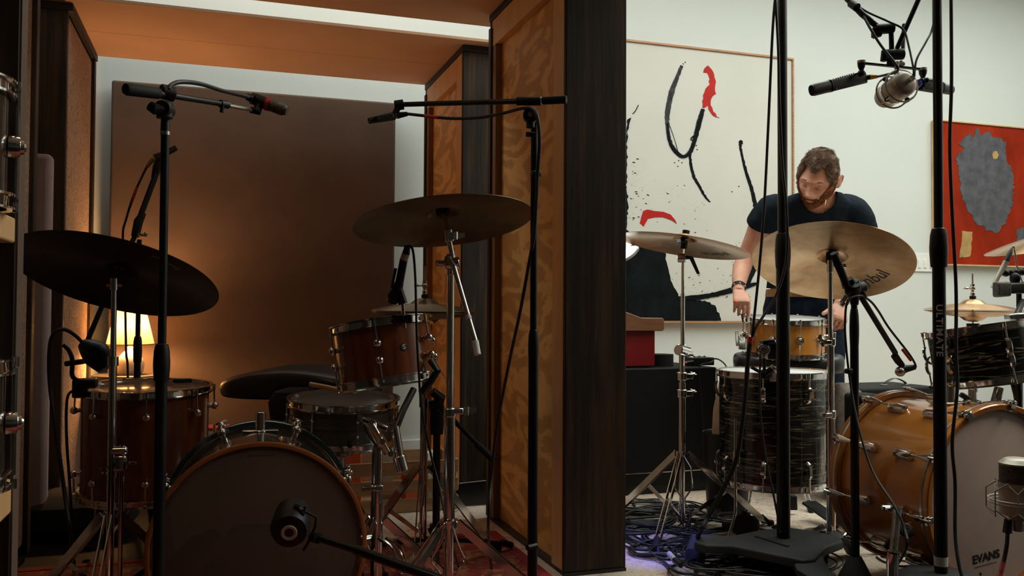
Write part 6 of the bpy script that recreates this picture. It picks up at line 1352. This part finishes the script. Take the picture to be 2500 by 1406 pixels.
cable('stage_cable', 'blue black cable sweeping round the front of the tangled heap', [PZ(*p, .02) for p in ((1516, 1255), (1530, 1290), (1560, 1315), (1600, 1325), (1612, 1360), (1650, 1395), (1690, 1402), (1740, 1410))], .005, 'bluecable')
cn = thing('cable_connector', 'cable plug with white tape lying on the heap', 'connector', PZ(1640, 1360, .04))
a, b = PZ(1634, 1352, .045), PZ(1648, 1368, .045); MB().tube([a, b], .0095, 12).build('tape_wrap', M['label'], cn); MB().tube([b, PZ(1662, 1380, .045)], [.011, .009], 12).build('plug', M['plastic'], cn)
cable('stage_cable', 'black cable trailing over the dark floor beside the conical base', [PZ(*p, .012) for p in ((2140, 1360), (2160, 1372), (2200, 1382), (2240, 1380))], .004)
cable('stage_cable', 'black cable lying on the rug left of the tall pole', [PZ(*p, .016) for p in ((1850, 1290), (1880, 1296), (1905, 1300), (1980, 1300))], .004)
# blue light patch on the rug comes from a small lamp on the far floor side
# ================================================================== the man
def remesh(mbs, voxel, sm=2, fac=.5):
    o = mbs.build('tmp_body', M['felt']); md = o.modifiers.new('r', 'REMESH'); md.mode = 'VOXEL'; md.voxel_size = voxel
    s = o.modifiers.new('s', 'SMOOTH'); s.iterations = sm; s.factor = fac
    bpy.context.view_layer.update(); dg = bpy.context.evaluated_depsgraph_get(); me = bpy.data.meshes.new_from_object(o.evaluated_get(dg)); loc = o.location.copy()
    me.transform(Matrix.Translation(loc)); bpy.data.objects.remove(o); return me
def skinmat():
    m, t, b = nt('fair_skin'); f = nz(t, coords(t), 16, 5, .6)
    t.links.new(ramp(t, [(.3, (.62, .29, .19)), (.55, (.7, .36, .25)), (.75, (.76, .43, .32))], f), b.inputs['Base Color'])
    b.inputs['Roughness'].default_value = .5; b.inputs['Subsurface Weight'].default_value = .12; b.inputs['Subsurface Radius'].default_value = (.01, .004, .002); b.inputs['Subsurface Scale'].default_value = .5
    bump(t, b, nz(t, coords(t), 140, 3), .08, .002); return m
M['skin'] = skinmat(); M['lip'] = pm('lip_skin', (.42, .13, .09), .5, 0, .1, 30)
CU = V(0, 0, 1); CRt = V(RT.x, RT.y, 0).normalized(); CT = -V(FW.x, FW.y, 0).normalized()      # right, up, towards the viewer
man = thing('person', 'man in dark navy t shirt bending over the honey maple snare drum', 'person', PZ(1960, 1180, .01))
def vx(r, u, t): return CRt*r+CU*u+CT*t
# head frame
hf = vx(-.53, -.47, .70).normalized(); hxv = vx(-.82, .27, -.48); hxv = (hxv-hf*hxv.dot(hf)).normalized(); hz_ = hxv.cross(hf)
HC = P(1996, 438, 4.06); HS = 1.09
HM = Matrix(((hxv.x, hf.x, hz_.x, HC.x), (hxv.y, hf.y, hz_.y, HC.y), (hxv.z, hf.z, hz_.z, HC.z), (0, 0, 0, 1))) @ Matrix.Scale(HS, 4)
def g2(x, z, cx, cz, sx, sz): return math.exp(-((x-cx)/sx)**2-((z-cz)/sz)**2)
def headpt(d):
    x, y, z = d.x*.077, d.y*.098, d.z*.120
    if z < 0:
        t = -z/.120; x *= 1-.30*t**1.6
        if y < 0: y *= 1-.55*t
        else: y *= 1+.06*t
    if d.y > 0:
        w = min(1, d.y*2.2); ax = abs(x); e = 0
        e += .028*g2(x, z, 0, -.030, .0115, .012)+.017*g2(x, z, 0, -.008, .009, .022)+.010*g2(ax, z, .014, -.034, .007, .008)
        e -= .017*g2(ax, z, .030, .005, .017, .012); e += .012*g2(ax, z, .028, .024, .024, .009)+.005*g2(x, z, 0, .03, .03, .02)
        e += .005*g2(ax, z, .046, -.018, .02, .018); e -= .004*g2(ax, z, .03, -.05, .012, .02)
        e += .009*g2(x, z, 0, -.062, .03, .018); e -= .006*g2(x, z, 0, -.0625, .022, .0035); e += .014*g2(x, z, 0, -.1, .026, .02)
        y += e*w
    return V(x, y, z)
body = MB(); NU, NV = 72, 56
vs, fs = [], []
def dirn_(i, j): a = 2*PI*i/NU; p = PI*(j+.0)/NV; p = max(.02, min(PI-.02, p)); return V(math.sin(p)*math.cos(a), math.sin(p)*math.sin(a), math.cos(p))
HG = [[headpt(dirn_(i, j)) for j in range(NV+1)] for i in range(NU)]
for i in range(NU):
    for j in range(NV+1): vs.append(HM @ HG[i][j])
for i in range(NU):
    for j in range(NV): a = i*(NV+1)+j; b = ((i+1) % NU)*(NV+1)+j; fs.append((a, a+1, b+1, b))
fs.append(tuple(i*(NV+1) for i in range(NU))); fs.append(tuple(i*(NV+1)+NV for i in reversed(range(NU))))
body.add(vs, fs)
for s in (-1, 1):
    body.ball(HM @ V(s*.030, .0735, .003), .0145, 14, 10)
    body.loft([(HM @ V(s*.070, .004, .004), hf*.010, hz_*.014, 2), (HM @ V(s*.082, -.004, .002), hf*.018, hz_*.029, 2.2), (HM @ V(s*.090, -.016, .004), hf*.019, hz_*.032, 2.2), (HM @ V(s*.094, -.021, .005), hf*.013, hz_*.025, 2)], 18)
def ring(px, py, D, hw, hd, e=2.3, tilt=0): return (P(px, py, D), CRt*hw, CT*hd+CU*tilt, e)
TR = [(1955, 790, 4.38, .165, .12), (1956, 755, 4.37, .168, .118), (1957, 710, 4.35, .150, .112), (1961, 650, 4.31, .152, .115), (1968, 590, 4.26, .172, .125), (1975, 540, 4.21, .186, .122), (1981, 513, 4.17, .188, .105), (1985, 498, 4.15, .168, .09), (1990, 485, 4.135, .132, .078), (1996, 473, 4.125, .092, .068), (2000, 462, 4.12, .066, .062), (2001, 450, 4.11, .06, .058)]
body.loft([ring(*r) for r in TR], 36)
body.loft([(P(1999, 476, 4.12), CRt*.066, CT*.062, 2), (P(1997, 445, 4.09), CRt*.06, CT*.06, 2)], 24)
ARM_R = [(1905, 508, 4.15, .054), (1882, 516, 4.15, .058), (1860, 545, 4.17, .056), (1842, 585, 4.2, .05), (1822, 628, 4.22, .043), (1812, 652, 4.18, .044), (1806, 680, 4.1, .036), (1804, 700, 4.05, .0275), (1803, 712, 4.03, .027)]
ARM_L = [(2052, 508, 4.15, .054), (2080, 518, 4.16, .060), (2100, 550, 4.19, .056), (2112, 600, 4.24, .05), (2110, 650, 4.28, .044), (2095, 685, 4.22, .043), (2070, 715, 4.12, .036), (2054, 735, 4.06, .028), (2049, 744, 4.05, .027)]
def limb(mb, L, k=1.0, n=20, add=0, fl=.0):
    pts = [P(a, b, c) for a, b, c, r in L]; sp = smooth(pts, 4); rs = []
    for i in range(len(sp)):
        f = i/(len(sp)-1)*(len(L)-1); j = min(int(f), len(L)-2); rs.append((L[j][3]*(1-(f-j))+L[j+1][3]*(f-j))*k+add)
    return mb.tube(sp, rs, n)
limb(body, ARM_R); limb(body, ARM_L)
# hands
def hand(mb, w, zdir, back, thumbx, scale, curls, thumb, spread=.0):
    z = zdir.normalized(); y = (back-z*back.dot(z)).normalized(); x = y.cross(z)
    if x.dot(thumbx) < 0: x = -x
    def q(a, b, c): return w+(x*a+y*b+z*c)*scale
    mb.loft([(q(0, 0, -.01), x*.026*scale, y*.02*scale, 2.4), (q(0, 0, .015), x*.030*scale, y*.018*scale, 2.6), (q(.002, 0, .045), x*.038*scale, y*.016*scale, 3), (q(0, -.001, .075), x*.040*scale, y*.014*scale, 3), (q(-.001, -.003, .09), x*.036*scale, y*.010*scale, 3)], 24)
    for i, (fx, L, r) in enumerate(((.0325, .072, .0088), (.0110, .080, .0090), (-.0110, .074, .0087), (-.0320, .060, .0076))):
        a = 0; p = q(fx, .001, .07); pts = [q(fx*.9, 0, .05), p]; rr = [r*1.05, r*1.12]; sd = spread*(fx/.03)
        for k, (seg, c) in enumerate(zip((.45, .3, .25), curls[i])):
            a += c; dv = z*math.cos(a)-y*math.sin(a)+x*sd; n = p+dv*L*seg*scale
            pts.append(p.lerp(n, .5)); rr.append(r*(.96-.06*k)); pts.append(n); rr.append(r*(1.04-.07*k)); p = n
        rr[-1] *= .8; mb.tube(pts, [t*scale for t in rr], 12); mb.ball(pts[-1], rr[-1]*scale*1.0, 10, 8)
    pts = [q(*t) for t in thumb]; rr = [.014, .0125, .011, .0095, .0085][:len(pts)]
    mb.tube(pts, [t*scale for t in rr], 12); mb.ball(pts[-1], rr[-1]*scale, 10, 8)
hand(body, P(1803, 711, 4.03), -CU*.6+CT*.8, CT*.6+CU*.8, CRt, .98, [(.8, .25, .2), (.85, .3, .2), (.95, .35, .2), (1.0, .35, .25)], [(.018, -.004, .015), (.036, -.014, .035), (.040, -.034, .060), (.040, -.066, .078), (.038, -.088, .084)], spread=-.02)
hand(body, P(2049, 744, 4.05), -CU*.8+CT*.5-CRt*.14, CT*.7+CRt*.35+CU*.5, -CRt, .98, [(.55, .6, .4), (.6, .6, .4), (.6, .6, .4), (.65, .6, .4)], [(.02, -.002, .012), (.042, -.006, .034), (.062, -.012, .054), (.078, -.018, .068)], spread=.05)
LEG_R = [(1918, 770, 4.37, .092), (1914, 860, 4.35, .085), (1912, 985, 4.30, .06), (1918, 1080, 4.37, .055), (1925, 1160, 4.40, .04)]
LEG_L = [(2000, 770, 4.37, .092), (2008, 860, 4.34, .085), (2016, 985, 4.28, .06), (2012, 1080, 4.33, .055), (2008, 1165, 4.36, .04)]
limb(body, LEG_R); limb(body, LEG_L)
for L in (LEG_R, LEG_L):
    a, b, c, r = L[-1]; p = P(a, b, c); p.z = .05
    body.loft([(p-CT*.05, CRt*.03, CU*.035, 2.4), (p, CRt*.036, CU*.038, 2.4), (p+CT*.08, CRt*.042, CU*.03, 2.4), (p+CT*.15, CRt*.036, CU*.02, 2.4)], 18)
me = remesh(body, .0034, 1, .4)
for p in me.polygons: p.use_smooth = True
me.transform(WM[man.name].inverted()); me.materials.clear(); me.materials.append(M['skin']); me.name = 'body'
bo = bpy.data.objects.new('body', me); COL.objects.link(bo); bo.parent = man; WM[bo.name] = WM[man.name]
# clothing
def cloth(name, mb, mat, tests, voxel=.0055, fold=.004, thick=.003, fs=11, lab=None):
    me = remesh(mb, voxel, 3, .5); bm = bmesh.new(); bm.from_mesh(me)
    dead = [f for f in bm.faces if any(t(f.calc_center_median()) for t in tests)]; bmesh.ops.delete(bm, geom=dead, context='FACES')
    lo = [v for v in bm.verts if not v.link_faces]; bmesh.ops.delete(bm, geom=lo, context='VERTS')
    for _ in range(8):
        new = {}
        for v in bm.verts:
            if v.is_boundary:
                nb = [e.other_vert(v) for e in v.link_edges if e.is_boundary]
                if len(nb) == 2: new[v] = v.co*.4+(nb[0].co+nb[1].co)*.3
        for v, c_ in new.items(): v.co = c_
    bm.normal_update()
    for v in bm.verts:
        n = noise.noise(v.co*fs)+.5*noise.noise(v.co*fs*2.3); v.co = v.co+v.normal*(fold*n)
    bm.to_mesh(me); bm.free()
    for p in me.polygons: p.use_smooth = True
    me.transform(WM[man.name].inverted()); me.materials.clear(); me.materials.append(mat); me.name = name
    o = bpy.data.objects.new(name, me); COL.objects.link(o); o.parent = man; WM[o.name] = WM[man.name]
    s = o.modifiers.new('solid', 'SOLIDIFY'); s.thickness = thick; s.offset = 0
    if lab: o['label'] = lab
    return o
sh_ = MB()
sh_.loft([(P(a, b, c), CRt*(hw+.016), CT*(hd+.016), 2.3) for a, b, c, hw, hd in TR[2:10]], 40)
def sleeve(L, hem, flare):
    pts = L[:3]; mb = sh_; limb(mb, [(a, b, c, r+.016+flare*i) for i, (a, b, c, r) in enumerate(pts)]+[(*hem, .068)], 1, 24)
HR, HL = (1857, 553, 4.18), (2108, 575, 4.22)
sleeve(ARM_R, HR, .001); sleeve(ARM_L, HL, .001)
NC = P(1995, 474, 4.075)
def t_neck(p):
    d = p-NC; r, u, t = d.dot(CRt), d.z, d.dot(CT); return (r/.084)**2+(u/.092)**2+(t/.15)**2 < 1
pr0, pr1 = P(1860, 545, 4.17), P(*HR); dr = (pr1-pr0).normalized(); pl0_, pl1_ = P(2100, 550, 4.19), P(*HL); dl_ = (pl1_-pl0_).normalized()
wz = P(1957, 706, 4.35).z
cloth('t_shirt', sh_, M['tee'], [t_neck, lambda p: (p-pr1).length < .1 and (p-pr1).dot(dr) > -.006, lambda p: (p-pl1_).length < .1 and (p-pl1_).dot(dl_) > -.006, lambda p: p.z < wz+.004], fold=.006)
jn = MB()
jn.loft([(P(a, b, c), CRt*(hw+.012), CT*(hd+.012), 2.4) for a, b, c, hw, hd in ((1956, 815, 4.38, .15, .115), (1955, 790, 4.38, .168, .12), (1956, 755, 4.37, .17, .12), (1957, 722, 4.355, .158, .114), (1957, 714, 4.352, .156, .114))], 40)
limb(jn, [(a, b, c, r+.018) for a, b, c, r in LEG_R]); limb(jn, [(a, b, c, r+.018) for a, b, c, r in LEG_L])
zt_j = P(1957, 717, 4.35).z
cloth('jeans', jn, M['denim'], [lambda p: p.z > zt_j, lambda p: p.z < .075], voxel=.007, fold=.007, fs=9)
bz = P(1957, 716, 4.35); bl = MB()
bl.loft([(V(bz.x, bz.y, bz.z-.02), CRt*.170, CT*.127, 2.4), (V(bz.x, bz.y, bz.z-.018), CRt*.1745, CT*.131, 2.4), (V(bz.x, bz.y, bz.z+.018), CRt*.1705, CT*.128, 2.4), (V(bz.x, bz.y, bz.z+.02), CRt*.164, CT*.121, 2.4)], 48, cap=False)
be = bl.build('belt', M['leather'], man)
MB().bar(P(1938, 717, 4.21), P(1962, 719, 4.21), .034, .004).build('buckle', M['nickel'], be)
for L in (LEG_R, LEG_L):
    a, b, c, r = L[-1]; p = P(a, b, c); p.z = .05
    m = MB(); m.loft([(p-CT*.065+V(0, 0, -.0), CRt*.034, CU*.036, 2.6), (p-CT*.03, CRt*.043, CU*.046, 2.6), (p+CT*.02, CRt*.046, CU*.046, 2.6), (p+CT*.1-V(0, 0, .008), CRt*.05, CU*.034, 2.6), (p+CT*.155-V(0, 0, .014), CRt*.046, CU*.026, 2.6), (p+CT*.18-V(0, 0, .018), CRt*.028, CU*.018, 2.4)], 24)
    so = m.build('shoe', M['shoe'], man); m = MB(); m.loft([(V(q_.x, q_.y, .012), CRt*w_, CU*.008, 4) for q_, w_ in ((p-CT*.07, .03), (p-CT*.03, .046), (p+CT*.1, .053), (p+CT*.17, .04), (p+CT*.185, .026))], 16); m.build('sole', M['rubber'], so)
# face details
for s in (-1, 1):
    m = MB(); m.tube([HM @ V(s*(.018+.0050*i), .0885-.0011*i*i*.6, -.003-.0035*math.sin(PI*i/5)) for i in range(6)], .0014, 6); m.build('eyelash', M['hair'], man)
    m = MB(); m.tube([HM @ V(s*.014, .1, .024), HM @ V(s*.024, .0985, .029), HM @ V(s*.036, .0905, .029), HM @ V(s*.047, .079, .022)], [.0022, .0034, .0030, .0012], 8); m.build('eyebrow', pm('brow_hair', (.16, .07, .04), .8, 0, .3, 60), man)
    m = MB(); m.tube([HM @ V(s*.086, -.002, .024), HM @ V(s*.0935, -.014, .034), HM @ V(s*.097, -.028, .025), HM @ V(s*.095, -.029, .002), HM @ V(s*.089, -.015, -.020)], .0028, 8); m.build('ear_rim', M['skin'], man)
def surf(d, off=0):
    p = headpt(d); n = V(d.x/.077, d.y/.098, d.z/.12).normalized(); return p+n*off, n
m = MB(); m.tube([HM @ (surf(V(x_, math.sqrt(max(0, 1-x_*x_-.2704)), -.52).normalized(), .0)[0]) for x_ in (-.28, -.18, -.07, 0, .07, .18, .28)], [.001, .0024, .003, .0026, .003, .0024, .001], 8); m.build('mouth', M['lip'], man)
def scalp(d):
    y, z, ax = d.y, d.z, abs(d.x)
    hl = .56 + .10*(ax*2.0 if ax < .35 else .7-(ax-.35)*1.2) if y > .25 else .0
    if y > .25: return z > .66-.16*math.exp(-(ax/.2)**4)-max(0, (ax-.42))*1.3
    if y > -.05: return z > -.02+(.3*max(0, y)) if ax > .6 else z > .3
    return z > -.45
def bearded(d):
    if d.y < -.02: return False
    z, ax = d.z, abs(d.x)
    lip = (ax < .25 and -.575 < z < -.495)
    mou = (z < -.41 and ax < .40 and d.y > .3)
    chin = z < -.49 and d.y > -.1
    jaw = z < -.33+max(0, ax-.55)*1.5 and ax > .36 and (z < -.46 or ax > .5)
    side = ax > .78 and -.35 < z < .12 and -.02 < d.y < .38
    return (mou or chin or jaw or side) and not lip
def patch(name, test, off, mat, amp, fr, dens, ln, rad, mat2=None, curl=.5, seed=3):
    N1, N2 = 110, 86; m = MB(); idx = {}; vv = []; ff = []
    def D(i, j): a = 2*PI*i/N1; p = PI*(j+.5)/N2; return V(math.sin(p)*math.cos(a), math.sin(p)*math.sin(a), math.cos(p))
    def gid(i, j):
        i %= N1
        if (i, j) not in idx:
            d = D(i, j); p, n = surf(d); e = (off*(.45+.75*max(0, d.z)) if name == 'hair' else off*(1+1.6*max(0, -d.z-.5)))+amp*noise.noise(p*fr); edge = sum(1 for a_, b_ in ((2, 0), (-2, 0), (0, 2), (0, -2)) if not test(D(i+a_, j+b_)))
            e = -.002 if edge >= 3 else (e*(.35 if edge else 1)); idx[(i, j)] = len(vv); vv.append(HM @ (p+n*e))
        return idx[(i, j)]
    for i in range(N1):
        for j in range(N2-1):
            if test(D(i+.5, j+.5)): ff.append((gid(i, j), gid(i, j+1), gid(i+1, j+1), gid(i+1, j)))
    m.add(vv, ff); R_ = random.Random(seed); k = 0
    if name == 'hair':
        top = [D(i, 0) for i in range(0)]
    while k < dens:
        d = V(R_.gauss(0, 1), R_.gauss(0, 1), R_.gauss(0, 1)).normalized()
        if not test(d): continue
        k += 1; p, n = surf(d, (off*(.45+.75*max(0, d.z))-.001) if name == 'hair' else off*.5); ishair = name == 'hair'; L = ln*R_.uniform(.6, 1.25)*((.45+.6*max(0, d.z)) if name == 'hair' else 1); t1 = V(R_.gauss(0, 1), R_.gauss(0, 1), R_.gauss(0, 1)); t1 = (t1-n*t1.dot(n)).normalized()
        c_ = V(noise.noise(p*40+V(3, 0, 0)), noise.noise(p*40+V(0, 7, 0)), noise.noise(p*40+V(0, 0, 9)))*(.55 if ishair else 1)
        p1 = p+n*L*(.45 if ishair else .38)+(t1*(.5 if ishair else .2)+c_*1.2)*L*curl*.7; p2 = p1+n*L*.05+(t1*(.8 if ishair else .25)+c_*1.5)*L*curl
        m.tube([HM @ p, HM @ p1, HM @ p2], [rad, rad*.8, rad*.25], 4, cap=False)
    return m.build(name, mat, man, fix=False)
h_ = patch('hair', scalp, .0125, M['hair'], .005, 75, 9000, .0085, .0009, curl=1.2)
b_ = patch('beard', bearded, .0045, M['beard'], .002, 110, 2600, .008, .0006, seed=8, curl=.8)
# paler brown tips of the curls
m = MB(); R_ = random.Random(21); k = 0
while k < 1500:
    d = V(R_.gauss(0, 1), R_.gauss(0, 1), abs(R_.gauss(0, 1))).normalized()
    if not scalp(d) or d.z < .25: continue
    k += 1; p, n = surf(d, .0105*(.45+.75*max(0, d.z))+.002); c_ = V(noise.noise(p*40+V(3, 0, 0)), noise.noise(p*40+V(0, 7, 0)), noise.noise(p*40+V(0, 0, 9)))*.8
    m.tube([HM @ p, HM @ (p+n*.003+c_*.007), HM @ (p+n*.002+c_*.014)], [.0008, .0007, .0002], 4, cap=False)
m.build('curl_tips', M['hairpale'], h_, fix=False)
# jewellery
w = P(1804, 702, 4.045); m = MB(); nrm_ = (P(1804, 700, 4.05)-P(1806, 680, 4.1)).normalized()
br = MB().torus(frame(w, nrm_), .031, .0028, 28, 6); br.torus(frame(w-nrm_*.008, nrm_), .0315, .002, 28, 6); bo_ = br.build('bracelet', M['ink'], man)
for i in range(14): a = 2*PI*i/14; MB().ball(frame(w+nrm_*.006, nrm_) @ V(.031*math.cos(a), .031*math.sin(a), 0), .0042, 8, 6).build('bead', M['ink'] if i % 2 else M['silver'], bo_)
w2 = P(2056, 733, 4.06); n2 = (P(2054, 735, 4.06)-P(2070, 715, 4.12)).normalized(); wt = MB(); wt.lathe([(.031, -.009), (.0335, -.009), (.0335, .009), (.031, .009)], frame(w2, n2), 28, close=True); wo = wt.build('woven_bracelet', M['ink'], man)
MB().prism([(-.007, 0), (0, -.006), (.007, 0), (0, .006)], frame(w2+CT*.0335, CT, CRt), 0, .0015).build('diamond', M['label'], wo)
MB().tube(smooth([P(2021, 448, 4.08), P(2020, 470, 4.055), P(2014, 500, 4.03), P(2008, 520, 4.025)], 5), .0011, 6).build('necklace', M['gold'], man)
m = MB(); m.torus(frame(P(1795, 737, 3.955), CU), .0092, .0026, 20, 6); m.cbox((0, 0, 0), (.008, .004, .010), Matrix.Translation(P(1795, 738, 3.955)+CT*.010)); m.build('ring', M['orange'], man)
